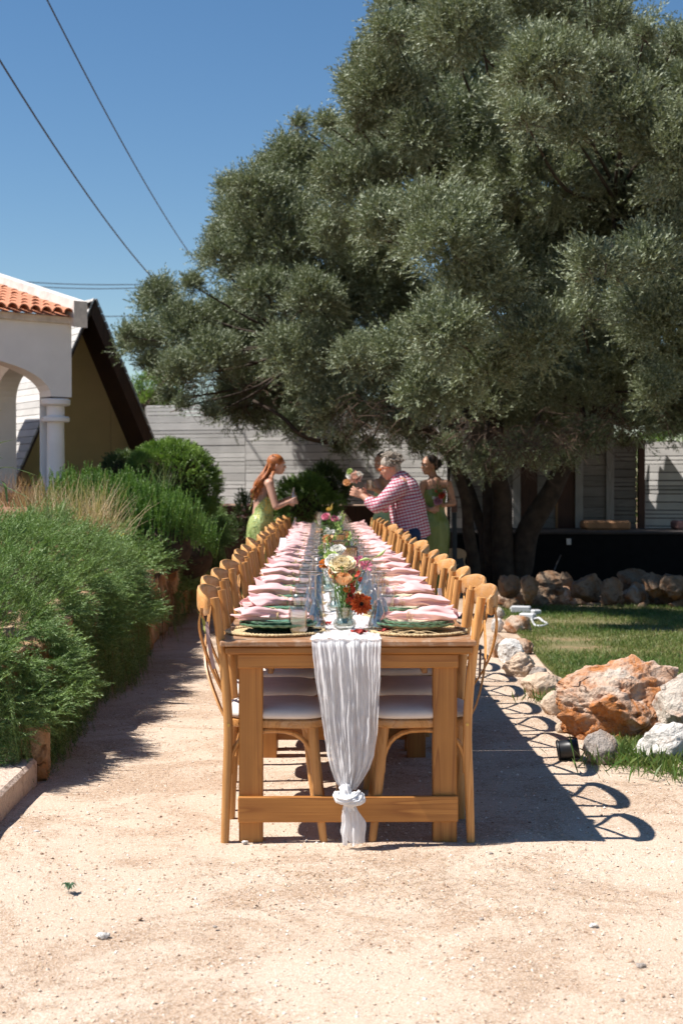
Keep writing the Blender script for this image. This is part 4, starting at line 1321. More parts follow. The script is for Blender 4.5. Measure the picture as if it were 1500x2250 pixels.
rock(1494, 1672, 1560, 1712, sand_r, 'sandy stone cut off by the right edge below the white rock', 105, 4)
rock(1084, 1334, 1110, 1362, lime, 'small brown rock farthest along the border beside the chairs', 106)
rock(1078, 1358, 1108, 1392, white_r, 'small white rock close behind the nearest right chair back', 107)
rock(1104, 1352, 1170, 1394, lime_o, 'orange pitted rock below the white cable adapters', 108, pits=.03)
rock(1074, 1392, 1124, 1446, lime_o, 'brown orange rock left of the bright white border rock', 109, pits=.03)
rock(1118, 1390, 1176, 1416, grey_r, 'flat grey cap rock above the dark pitted one', 110, dd=1.0)
rock(1118, 1404, 1174, 1440, lime_o, 'dark orange pitted rock behind the bright white border rock', 111, pits=.05)
rock(1094, 1404, 1152, 1458, white_r, 'bright white rounded rock in the border', 112, 5)
rock(1102, 1433, 1178, 1488, sand_r, 'tan rock with orange folds in front of the bright white rock', 113, 5, .3)
rock(1163, 1466, 1206, 1497, grey_r, 'small brown rock touching the grass right of the tan rock', 114)
rock(1146, 1478, 1244, 1540, sand_r, 'low pale ledge rock half buried in sand', 115, 5, .18)
rock(1188, 1518, 1250, 1574, sand_r, 'low sandy rock left of the largest rock', 116, 4, .18)
rock(1222, 1590, 1246, 1614, sand_r, 'small tan stone at the foot of the largest rock above the black lamp', 117, 3)
rock(1060, 1330, 1086, 1352, lime, 'small stone just behind the second right chair', 118)
# shaded heap under the tree: upper and lower row
row1 = [(1120, 1268), (1165, 1262), (1205, 1258), (1240, 1262), (1290, 1250), (1345, 1262), (1395, 1256), (1440, 1262), (1485, 1250), (1540, 1255)]
row2 = [(1105, 1306), (1150, 1298), (1190, 1290), (1235, 1286), (1290, 1292), (1345, 1286), (1395, 1282), (1440, 1290), (1490, 1284), (1545, 1288)]
rr_ = random.Random(4)
heap_r = stone_mat('shade_dark_heap_rock', (0.27, 0.20, 0.14), (0.26, 0.12, 0.05), (0.16, 0.07, 0.035), .5, 3)  # darkened copy of the orange rock, standing in for the tree's shade
for i, (x, y) in enumerate(row1):
    w_ = rr_.uniform(20, 40); j = rr_.uniform(-8, 14)
    o_ = rock(x - w_, y + j, x + w_, y + j + rr_.uniform(38, 56), heap_r, '%s stone from the left in the upper row of the shaded rock heap' % ORD[i], 140 + i, 4, .38, 5, .8, .03, dd=-2.0 + rr_.uniform(-.1, .3), group='stones of the shaded heap under the tree')
for i, (x, y) in enumerate(row2):
    w_ = rr_.uniform(24, 44); j = rr_.uniform(-10, 12)
    o_ = rock(x - w_, y + j, x + w_, 1336 - rr_.uniform(0, 10), heap_r if i % 3 else lime_o, '%s stone from the left in the lower row of the shaded rock heap' % ORD[i], 160 + i, 4, .38, 5, .8, .03, group='stones of the shaded heap under the tree')
for i in range(12):
    x = 1098 + i * 36 + rr_.uniform(-9, 9); w_ = rr_.uniform(11, 22); yb = rr_.uniform(1322, 1346)
    rock(x - w_, yb - w_ * rr_.uniform(1.0, 1.6), x + w_, yb, heap_r if i % 2 else lime_o, '%s small stone from the left at the foot of the shaded rock heap' % ORD[i], 220 + i, 3, .35, 6, .8, .02, group='small stones at the foot of the shaded heap')
# stones by the path end
for (a, lab, m_, s_) in (((478, 1148, 530, 1175), 'pale flat stone step at the far end of the path', sand_r, 181), ((500, 1185, 528, 1215), 'reddish stone in the shade near the end of the path', lime_o, 182),
                  ((524, 1172, 560, 1200), 'sandy stone behind the green dress near the path end', sand_r, 183), ((487, 1215, 512, 1250), 'dark brown stone low against the end of the rosemary wall', grey_r, 184)):
    rock(*a, m_, lab, s_, 3, dd=0)
# stones lying on the path (photo position, size)
for i, (px, py, s_, m_, lab) in enumerate([(225, 2066, .017, white_r, 'white oval pebble at the lower left of the path'), (78, 1832, .011, white_r, 'white chip near the left steps'),
        (45, 1824, .009, white_r, 'small pale chip left of the white chip near the steps'), (82, 1714, .022, sand_r, 'flat pale stone in the shade beside the orange block'),
        (350, 1800, .009, lime_o, 'red brown crumb of brick left of the table'), (272, 1780, .006, lime_o, 'tiny red brick crumb nearest the hedge shadow'), (1308, 2048, .013, white_r, 'white angular pebble right of the path centre'),
        (1412, 2138, .014, grey_r, 'grey stone with a dark underside at the lower right'), (1390, 2126, .008, lime_o, 'orange chip touching the grey stone at the lower right'), (306, 2026, .008, lime_o, 'brown clod above the white oval pebble'),
        (537, 1858, .011, white_r, 'round white pebble against the left front table leg'), (626, 1855, .007, grey_r, 'small grey pebble between the table legs'), (1080, 1884, .009, grey_r, 'brown flat pebble in front of the right table leg'),
        (472, 2045, .007, grey_r, 'dark little clod at the lower centre left'), (1372, 2213, .006, grey_r, 'dark round pebble near the bottom right'), (1060, 2030, .007, grey_r, 'dark pebble below the table shadow')]):
    d = FPX * CH / (py - HY)
    o_ = link('pebble', rock_mesh(300 + i, (s_ * 1.2, s_, s_ * .62), 3, .2, 6), m_, None, 60, label=lab, cat='pebble')
    o_.location = P(px, py, d); o_.location.z = s_ * .35 + .003
# ------------------------------------------------------------------ long table: seven trestle tables end to end
TY = 5.21; TZ = 0.757
D_, L_ = (0.24, 0.085, 0.018), (0.48, 0.215, 0.052)
tw_x = wood('table_wood_across', D_, L_, 'X', .38)
tw_y = wood('table_wood_along', (.20, .085, .03), (.40, .21, .08), 'Y', .32, worn=.35)
tw_z = wood('table_wood_upright', D_, L_, 'Z', .38)
top_w = wood('table_top_wood', (.17, .075, .035), (.36, .19, .095), 'X', .28, worn=.6)
def make_table(loc, label):
    t_ = empty('trestle_table', loc, 0, label, 'table', 'trestle tables pushed end to end')
    MB().add(*box(-.471, .471, 0, 1.797, .736, .757, .005)).build('tabletop', top_w, t_)
    MB().add(*box(-.452, .458, .012, 1.785, .705, .7345, .012)).build('under_frame', tw_x, t_)
    for y0 in (.03, 1.50):
        s = 1 if y0 < 1 else -1
        f0, f1 = (y0, y0 + .022) if s > 0 else (y0 + .245 - .022, y0 + .245)
        l0, l1 = (y0 + .0235, y0 + .088) if s > 0 else (y0 + .157, y0 + .2215)
        MB().add(*box(-.407, .407, f0, f1, .652, .7035, .003)).build('apron', tw_x, t_)
        MB().add(*box(-.407, .407, f0, f1, .080, .175, .003)).build('stretcher', tw_x, t_)
        for sx in (-1, 1):
            a_, b_ = sorted((sx * .405, sx * .316))
            MB().add(*box(a_, b_, l0, l1, -.01, .7035, .004)).build('leg', tw_z, t_)
    for sx in (-1, 1):
        a_, b_ = sorted((sx * .30, sx * .278))
        MB().add(*box(a_, b_, .12, 1.65, .62, .7035, .003)).build('side_rail', tw_y, t_)
    MB().add(*box(-.04, .04, .12, 1.65, .09, .165, .003)).build('centre_rail', tw_y, t_)
    return t_
tab0 = make_table((0, TY, 0), 'nearest trestle table, its honey pine legs and crossbar facing the path')
tl = ['second trestle table from the near end', 'third trestle table from the near end, under the bud vases', 'fourth and middle trestle table of the seven', 'fifth trestle table from the near end',
      'sixth trestle table from the near end, where the man in the checked shirt leans', 'farthest trestle table, partly in the shade of the olive tree']
for i in range(6): dup(tab0, (0, TY + 1.8 * (i + 1), 0), 0, tl[i])

# ------------------------------------------------------------------ cross-back chairs
beech = wood('chair_wood', (.36, .15, .04), (.60, .31, .105), 'Z', .42, False, gs=1.3)
beech_y = wood('chair_wood_bent', (.36, .15, .04), (.60, .31, .105), 'Y', .42, False, worn=.45, gs=1.3)
brass = plain('brass_screw', (.5, .35, .12), .3, .1, 20, 0, .5, 1.0)
cushion_m = fabric('seat_cushion_fabric', (.68, .60, .54), .9, .03, 900, .06)
def make_chair():
    c_ = empty('cross_back_chair', (0, 0, 0), 0, 'x', 'chair')
    for sy in (-1, 1):
        # rear post from floor to top, leaning back
        pts = catmull([(-.185, sy * .185, 0), (-.178, sy * .180, .22), (-.172, sy * .178, .44), (-.190, sy * .184, .68), (-.222, sy * .192, .912)], 5)
        rl = MB().add(*tube(pts, [.0155, .017, .0175, .017, .0165], 12)).build('leg', beech, c_, 40)
        MB().add(*tube([(-.17, sy * .1965, .44), (-.17, sy * .199, .44)], .006, 8)).build('screw', brass, rl)
        pts = catmull([(.182, sy * .188, 0), (.158, sy * .172, .2), (.135, sy * .158, .435)], 5)
        MB().add(*tube(pts, [.0145, .0165, .018], 12)).build('leg', beech, c_, 40)
        # cross strips, flat bentwood from under the crest to the opposite side of the seat
        pts = catmull([(-.266, sy * .228, .88), (-.276, sy * .205, .80), (-.264 - .006 * sy, 0, .655), (-.215, -sy * .13, .52), (-.165, -sy * .168, .43)], 6)
        MB().add(*tube(pts, 1, 4, (.0105, .0035), up=(0, 1, .3), rect=True)).build('cross_strip', beech, c_, 50)
    # crest rail: broad bent board wrapping round the post ends
    pts = catmull([(-.240, -.238, .884), (-.252, -.232, .886), (-.266, -.20, .892), (-.284, -.11, .902), (-.290, 0, .905), (-.284, .11, .902), (-.266, .20, .892), (-.252, .232, .886), (-.240, .238, .884)], 6)
    V_, F_ = [], []
    L = len(pts); n_ = 12
    for i, p in enumerate(pts):
        t_ = (pts[min(i + 1, L - 1)] - pts[max(i - 1, 0)]); t_.z = 0; t_.normalize()
        nn_ = Vector((t_.y, -t_.x, 0))
        e = min(i, L - 1 - i) / 7
        hh = .036 * min(1, (.8 + .2 * min(e, 1))) + .006 * math.sin(PI * i / (L - 1))
        for k in range(n_):
            th = 2 * PI * k / n_
            cs, sn = math.cos(th), math.sin(th)
            V_.append(p + nn_ * (.0095 * abs(cs) ** .6 * (1 if cs > 0 else -1)) + Vector((0, 0, hh * abs(sn) ** .55 * (1 if sn > 0 else -1))))
    for i in range(L - 1):
        for k in range(n_):
            F_.append((i * n_ + k, i * n_ + (k + 1) % n_, (i + 1) * n_ + (k + 1) % n_, (i + 1) * n_ + k))
    F_ += [tuple(range(n_))[::-1], tuple((L - 1) * n_ + k for k in range(n_))]
    fixn(MB().add(V_, F_).build('crest_rail', beech_y, c_, 50))
    # seat rim: rounded trapezoid board
    def outline(g, n_=40):
        o_ = []
        for k in range(n_):
            th = 2 * PI * k / n_
            cx_, sy_ = math.cos(th), math.sin(th)
            x = abs(cx_) ** .55 * (1 if cx_ > 0 else -1) * (.198 + g)
            wy = .185 + .022 * (x / .2)
            y = abs(sy_) ** .55 * (1 if sy_ > 0 else -1) * (wy + g)
            o_.append((x, y))
        return o_
    def slab(rings):
        V_ = []; F_ = []; n_ = 40
        for g, z in rings:
            for x, y in outline(g): V_.append((x, y, z))
        for i in range(len(rings) - 1):
            for k in range(n_): F_.append((i * n_ + k, i * n_ + (k + 1) % n_, (i + 1) * n_ + (k + 1) % n_, (i + 1) * n_ + k))
        F_ += [tuple(range(n_))[::-1], tuple((len(rings) - 1) * n_ + k for k in range(n_))]
        return V_, F_
    MB().add(*slab([(-.008, .424), (0, .428), (.002, .44), (0, .452), (-.01, .457)])).build('seat', beech_y, c_, 40)
    MB().add(*slab([(-.012, .4575), (-.002, .462), (.002, .472), (-.004, .484), (-.02, .494), (-.05, .501), (-.10, .505), (-.17, .506)])).build('cushion', cushion_m, c_, 60)
    # bentwood arches under the seat: front and both sides
    def arch(p, q, rise, name='brace'):
        p, q = Vector(p), Vector(q); pts = []
        for k in range(15):
            t_ = k / 14; th = PI * (1 - t_)
            u = .5 + .5 * math.copysign(abs(math.cos(th)) ** .75, math.cos(th))
            w_ = abs(math.sin(th)) ** .75
            b_ = p.lerp(q, u); b_.z += rise * w_
            pts.append(b_)
        MB().add(*tube(pts, 1, 8, (.0095, .0115))).build('brace', beech, c_, 50)
    arch((.145, -.155, .265), (.145, .155, .265), .150)
    for sy in (-1, 1): arch((-.165, sy * .172, .255), (.142, sy * .160, .255), .160)
    return c_
chair0 = make_chair()
first_chair = True
def place_chair(x, y, rz, label, group):
    global first_chair
    if first_chair:
        first_chair = False
        chair0.location = (x, y, 0); chair0.rotation_euler = (0, 0, rz)
        chair0['label'] = label; chair0['group'] = group
        return chair0
    return dup(chair0, (x, y, 0), rz, label, group)
NS = 20
sy_ = [5.49 + .633 * i for i in range(NS)]
ry = [5.45, 6.01, 6.64, 7.28, 7.80, 8.36, 9.08, 9.68, 10.25] + [10.25 + .655 * (i + 1) for i in range(11)]
ly = [5.45, 5.98, 6.52, 7.22, 7.84, 8.42, 9.05, 9.72, 10.28] + [10.28 + .652 * (i + 1) for i in range(11)]
for i in range(NS):
    place_chair(-.272 - random.uniform(0, .05) * (i > 0) - (.05 if i == 8 else 0), ly[i], random.uniform(-.09, .09) * (i > 0), '%s wooden cross-back chair in the left row, from the near end' % ORD[i], 'cross-back chairs down the left side of the table')
for i in range(NS):
    place_chair(.272 + random.uniform(0, .05) * (i > 0), ry[i], PI + random.uniform(-.09, .09) * (i > 0), '%s wooden cross-back chair in the right row, from the near end' % ORD[i], 'cross-back chairs down the right side of the table')

# dried leaves tied to the nearest chairs
lv = leafy('dry_leaf', (.3, .32, .1), (.4, .42, .18), rough=.6)
rb = fabric('mauve_ribbon', (.42, .30, .30), .7, .2)
tk = empty('chair_tie', P(452, 1385, 5.27), 0, 'olive leaf and mauve ribbon tied to the nearest left chair', 'ribbon')
to = tk.location.copy()
sword(P(452, 1385, 5.27) - to, P(445, 1362, 5.25) - to, P(431, 1340, 5.24) - to, .009, 'leaf', lv, tk)
sword(P(450, 1370, 5.27) - to, P(449, 1386, 5.25) - to, P(452, 1394, 5.24) - to, .006, 'leaf', lv, tk)
MB().add(*tube(catmull([P(454, 1366, 5.26) - to, P(457, 1400, 5.25) - to, P(464, 1442, 5.25) - to, P(470, 1470, 5.26) - to], 4), 1, 4, (.0012, .007), up=(0, 1, 0), rect=True)).build('ribbon', rb, tk)
MB().add(*tube(catmull([P(1056, 1428, 5.3), P(1055, 1460, 5.28), P(1054, 1490, 5.28)], 4), 1, 4, (.0012, .004), up=(0, 1, 0), rect=True)).build('ribbon', plain('brown_ribbon', (.1, .05, .03), .7), None, label='narrow brown ribbon end hanging by the nearest right chair', cat='ribbon')

# ------------------------------------------------------------------ gauze runner
gauze = fabric('white_gauze', (.86, .86, .87), .9, .35, 1400, .04, clear=.38)
def pleat(u, s=0.0):
    w_ = u + .06 * noise.noise(Vector((u * 5, s * 2.2, 1)))
    return 1.0 * noise.noise(Vector((w_ * 9, s * 1.1, 5))) + .7 * noise.noise(Vector((w_ * 26, s * 1.6, 3))) + .35 * noise.noise(Vector((w_ * 62, s * 3.5, 7))) + .25 * noise.noise(Vector((u * 30, s * 14, 11)))
def run_top(u, v_):
    y = TY - .012 + (17.75 - TY) * v_ ** 1.25
    wob = .018 * noise.noise(Vector((y * .9, 0, 0)))
    x = -.004 + (u - .5) * (.258 + .03 * noise.noise(Vector((y * 1.7, 9, 0)))) + wob
    z = TZ + .003 + .011 * abs(noise.noise(Vector((u * 9, y * 7, 2)))) + .006 * abs(pleat(u, y * 6))
    return (x, y, z)
rn = empty('table_runner', (0, TY, TZ), 0, 'white gauze runner along the table, hanging and knotted at the near end', 'table runner')
ro = Vector((0, TY, TZ))
off = Matrix.Translation(-ro)
MB().add(*grid(run_top, 34, 520), M=off).build('runner_cloth', gauze, rn, 180)
key_z = [.757, .70, .62, .52, .42, .34, .29, .25, .215]
key_l = [684, 687, 692, 703, 712, 719, 727, 735, 748]
key_r = [838, 836, 836, 832, 829, 822, 812, 797, 783]
def hang(u, v_):
    z = .760 - v_ * (.760 - .215)
    l = np.interp(-z, [-k for k in key_z], key_l); r_ = np.interp(-z, [-k for k in key_z], key_r)
    uu = u + .012 * pleat(u * 1.3, v_)
    x = (l + (r_ - l) * uu - HX) / FPX * 5.18 + CX
    wid = (r_ - l) / 154
    amp = .011 * (.5 + v_) * (1.1 - .3 * v_)
    y = TY - .018 - .012 * min(v_ * 6, 1) - .022 * v_ * math.sin(PI * u) + amp * pleat(u, v_ * 1.2) * 1.4 - .001 * math.sin(u * 70)
    if v_ < .03: y += (.03 - v_) * .5; z += .002
    return (x, y, z)
MB().add(*grid(hang, 150, 60), M=off).build('hanging_end', gauze, rn, 180)
def hang2(u, v_):
    x, y, z = hang(.08 + .8 * u, v_)
    return (x + .004 * math.sin(v_ * 9), y + .014 + .005 * pleat(u * .8 + 3, v_), z)
MB().add(*grid(hang2, 110, 40), M=off).build('hanging_fold', gauze, rn, 180)
kx, kz, ky = (767 - HX) / FPX * 5.16 + CX, .192, TY - .05
kn = MB()
K = Vector((kx, ky, kz))
def wrinkled(pts, r, seed, n=40):
    q = catmull(pts, 6); V_, F_ = tube(q, r, n)
    V_ = [q[i // n] + (p - q[i // n]) * (1 + .16 * math.sin((i % n) / n * 2 * PI * 9 + seed + .12 * (i // n)) + .14 * noise.noise(Vector(((i % n) * .9, (i // n) * .12, seed)))) for i, p in enumerate(V_)]
    V_ = [K + (p - K) * .84 for p in V_]
    V_ = [p + Vector((noise.noise(p * 60 + Vector((seed, 0, 0))), noise.noise(p * 60 + Vector((0, seed, 0))), noise.noise(p * 60))) * .006 for p in V_]
    return V_, F_
K = Vector((kx, ky, kz))
kn.add(*wrinkled([K + Vector((-.05, .0, .022)), K + Vector((-.045, -.02, .0)), K + Vector((-.005, -.032, -.004)), K + Vector((.03, -.02, .010)), K + Vector((.046, 0, .02))], [.014, .02, .021, .018, .012], 1))
kn.add(*wrinkled([K + Vector((.05, .0, .012)), K + Vector((.045, -.025, -.008)), K + Vector((.01, -.034, -.016)), K + Vector((-.02, -.01, -.012))], [.014, .018, .018, .012], 5))
kn.add(*wrinkled([K + Vector((-.02, 0, .05)), K + Vector((-.012, -.01, .02)), K + Vector((.0, -.008, -.03)), K + Vector((.005, 0, -.05))], [.022, .022, .022, .026], 9))
kn.v = [tuple(Vector(p) - ro) for p in kn.v]
kn.build('knot', fabric('gauze_knot', (.86, .86, .87), .9, .2, 1400, .04), rn, 180)
def tail(u, v_):
    z = .175 - v_ * (.150 + .022 * noise.noise(Vector((u * 9, 0, 4))))
    wd_ = .030 + .05 * math.sin(min(v_ * 1.9, PI / 2)) * (1 - .25 * v_ ** 3)
    a = u * 2 * PI
    rr = wd_ * .85 * (.55 + .16 * math.sin(a * 5 + v_ * 2) + .12 * math.sin(a * 9 + 1 + v_ * 2) + .25 * noise.noise(Vector((u * 7, v_ * 3, 2))))
    x = kx + .004 + rr * math.cos(a) * .95 + .012 * v_
    y = ky - .004 + rr * math.sin(a) * .55
    return (x, y, z)
MB().add(*grid(tail, 90, 22, closed_u=True), M=off).build('tail', gauze, rn, 180)

# ------------------------------------------------------------------ place settings
mat_straw = plain('woven_straw', (.56, .42, .23), .85, .35, 60, .6)
def make_mat():
    m_ = MB()
    # flat coil of braided rush
    def f(u, v_):
        a = u * 2 * PI; r_ = .02 + .155 * v_
        ph = v_ * 7 * PI
        return (r_ * math.cos(a), r_ * math.sin(a), .004 + .0035 * abs(math.sin(ph)) * (.7 + .5 * math.sin(a * (30 + int(v_ * 7) * 8))))
    m_.add(*grid(f, 150, 22, closed_u=True))
    for s in range(3):
        pts = []
        for k in range(150):
            a = 2 * PI * k / 150; ph = a * 26 + s * 2 * PI / 3
            r_ = .184 + .007 * math.sin(ph)
            pts.append((r_ * math.cos(a), r_ * math.sin(a), .007 + .0035 * math.sin(2 * ph)))
        pts.append(pts[0])
        m_.add(*tube(pts, .0042, 4, cap=False))
    for k in range(70):
        a = random.random() * 6.28; l = random.uniform(.01, .03)
        p = Vector((.188 * math.cos(a), .188 * math.sin(a), .007)); d_ = Vector((math.cos(a + random.gauss(0, .7)), math.sin(a + random.gauss(0, .7)), random.uniform(-.1, .35)))
        m_.add(*tube([p, p + d_ * l], [.0016, .0006], 3, cap=False))
    return m_
ogreen = plain('green_glaze', (.10, .205, .125), .12, .5, 40, 0, .6)
cream = plain('cream_glaze', (.66, .58, .42), .18, .08, 12, 0, .5)
dgreen = plain('dark_green_glaze', (.008, .035, .014), .2, .2, 12, 0, .5)
def plate(r_, h, body, z0):
    def sc_(r0):
        return lambda a: r0
    n_ = 72
    def ring(rr, z, k):
        out = []
        for i in range(n_):
            a = 2 * PI * i / n_
            s = 1 - k * .035 * (1 - abs(math.cos(a * 6))) 
            out.append((rr * s * math.cos(a), rr * s * math.sin(a), z + k * .0015 * math.cos(a * 24)))
        return out
    def rings(lst):
        V_ = []; F_ = []
        for q in lst: V_ += ring(*q)
        for j in range(len(lst) - 1):
            for i in range(n_): F_.append((j * n_ + i, j * n_ + (i + 1) % n_, (j + 1) * n_ + (i + 1) % n_, (j + 1) * n_ + i))
        return V_, F_
    b_ = MB().add(*rings([(.001, z0, 0), (r_ * .55, z0, 0), (r_ * .60, z0 + .003, 0), (r_ * .80, z0 + h * .55, .5), (r_ * .985, z0 + h - .004, 1), (r_ * .985, z0 + h, 1), (r_ * .86, z0 + h * .75 + .003, .6), (r_ * .62, z0 + .008, 0), (.001, z0 + .006, 0)]))
    rim = MB().add(*rings([(r_ * .984, z0 + h - .006, 1), (r_ * 1.004, z0 + h - .002, 1), (r_ * 1.002, z0 + h + .003, 1), (r_ * .975, z0 + h + .003, 1), (r_ * .95, z0 + h * .92 + .005, .8), (r_ * .95, z0 + h * .87, .8)]))
    return b_, rim
napk = fabric('pink_napkin', (.83, .54, .53), .85, .25, 900, .06)
raff = plain('raffia', (.62, .45, .24), .7, .2)
def make_napkin(seed):
    rg_ = random.Random(seed)
    L = rg_.uniform(.235, .27); tie = rg_.uniform(.56, .70)
    fan = rg_.uniform(.050, .068); inner = rg_.uniform(.030, .042)
    ph = [rg_.uniform(0, 6) for _ in range(6)]
    parts = []
    def w_at(s):
        if s < tie: return fan * (1 - (s / tie) ** 1.6) + .024 + .0 
        return .024 + inner * .55 * ((s - tie) / (1 - tie)) ** .8
    def body(layer):
        def f(u, v_):
            a = u * 2 * PI
            s = v_
            w_ = w_at(s); hgt = (.017 + .010 * math.exp(-((s - tie * .45) / .25) ** 2)) * (1 - .25 * layer)
            if abs(s - tie) < .06: hgt *= 1.05
            fold = 1 + .15 * math.sin(3 * a + ph[0] + s * 3) + .09 * math.sin(6 * a + ph[1] - s * 4)
            ex = (.5 + .5 * math.cos(a + ph[2])) * .022 * ((1 - s) ** 4) + (.5 + .5 * math.cos(2 * a + ph[3])) * .02 * (s ** 6)
            x = -L / 2 + L * s - (.012 * math.cos(2 * a + ph[4]) + ex) * (1 - s) ** 3 + .018 * math.cos(2 * a + ph[5]) * s ** 4
            y = w_ * math.cos(a) * fold * (1 - .1 * layer)
            z = hgt * (1 + math.sin(a) * fold) * .95 + .001
            z += .006 * noise.noise(Vector((s * 7, a, seed)))
            return (x, y + .004 * noise.noise(Vector((s * 5, a * 2, seed + 3))), max(z, .001) + layer * .0)
        return f
    m_ = MB().add(*grid(body(0), 44, 30, closed_u=True))
    # loose corner lifting from the fanned end
    lift = rg_.choice([0, 0, .008, .02, .045])
    yo = rg_.uniform(-.03, .03)
    def flap(u, v_):
        x = -L / 2 + .02 + .09 * v_ - .03 * (1 - v_) * (1 - abs(u - .5) * 1.6)
        wv = .075 * (.35 + .65 * v_)
        y = yo * (1 - v_) + (u - .5) * 2 * wv * (1 - .35 * v_)
        z = .032 + lift * (1 - v_) ** 1.3 * (1 - abs(u - .5)) + .010 * math.sin(u * 8 + ph[0]) * (1 - .3 * v_) - .018 * abs(u - .5) * 2
        return (x, y, z)
    m_.add(*grid(flap, 14, 10))
    def flap2(u, v_):
        x = -L / 2 - .012 + .12 * v_; wv = .062 * (.5 + .5 * v_)
        return (x - .03 * (1 - v_) * math.sin(u * 3.1 + ph[3]), yo * .5 - (u - .5) * 2 * wv, .014 + .007 * math.sin(u * 10 + ph[2]) + .01 * (1 - v_) * abs(u - .5))
    m_.add(*grid(flap2, 14, 8))
    t_ = MB()
    for dx in (-.006, .006, .0):
        pts = []
        for k in range(17):
            a = 2 * PI * k / 16
            pts.append((-L / 2 + L * tie + dx + .004 * math.sin(a + dx * 300), .031 * math.cos(a), max(.017 + .0195 * math.sin(a), -.001)))
        t_.add(*tube(pts, .0014, 4, cap=False))
    t_.add(*tube(catmull([(-L / 2 + L * tie, .0, .036), (-L / 2 + L * tie - .02, .02, .045), (-L / 2 + L * tie - .05, .03, .036)], 4), .0012, 3))
    return m_, t_
matM = make_mat(); 
_cache = {}
def inst(name, key, mat, parent=None, **kw):
    """new object sharing mesh data under a key"""
    mb, sm = key[1], key[2]
    if key[0] not in _cache:
        o_ = mb.build(name, mat, parent, sm, **kw); _cache[key[0]] = o_.data; return o_
    o_ = bpy.data.objects.new(name, _cache[key[0]]); COL.objects.link(o_)
    if parent: o_.parent = parent; KIDS.setdefault(parent.name, []).append(o_)
    return tag(o_, kw.get('label'), kw.get('cat'), kw.get('group'))
naps = [make_napkin(s) for s in range(13)]
ch_b, ch_r = plate(.153, .026, None, 0); sp_b, sp_r = plate(.128, .018, None, 0)
glass_m = glassy('clear_glass', (.90, .92, .93), face=.20)
glass_v = glassy('moulded_glass', (.90, .955, .945), .16, .6)
def sqring(r_, z, n_=32, e=.62):
    out = []
    for i in range(n_):
        a = 2 * PI * i / n_; c_, s_ = math.cos(a), math.sin(a)
        out.append((r_ * abs(c_) ** e * math.copysign(1, c_), r_ * abs(s_) ** e * math.copysign(1, s_), z))
    return out
def sqlathe(prof_, n_=32, e=.62):
    V_ = []; F_ = []
    for r_, z in prof_: V_ += sqring(r_, z, n_, e)
    for j in range(len(prof_) - 1):
        for i in range(n_): F_.append((j * n_ + i, j * n_ + (i + 1) % n_, (j + 1) * n_ + (i + 1) % n_, (j + 1) * n_ + i))
    return V_, F_
tumb = MB().add(*sqlathe([(.0355, 0), (.0355, .03), (.0345, .085), (.0325, .100), (.029, .105), (.001, .1052)])).add(*sqlathe([(.0335, 0.002), (.0325, .075), (.029, .088), (.018, .092), (.001, .088)]))
wine = MB().add(*lathe([(.0395, 0), (.0405, .010), (.0375, .030), (.0275, .066), (.0160, .100), (.0075, .118), (.0050, .126), (.0038, .135), (.0034, .19), (.0045, .212), (.012, .2185), (.034, .2215), (.0355, .2235), (.033, .2245), (.001, .2255)], 28)).add(*lathe([(.0380, .001), (.0390, .010), (.0360, .030), (.0260, .065), (.0140, .098), (.006, .112), (.001, .114)], 28))
def words(side): return 'left' if side < 0 else 'right'
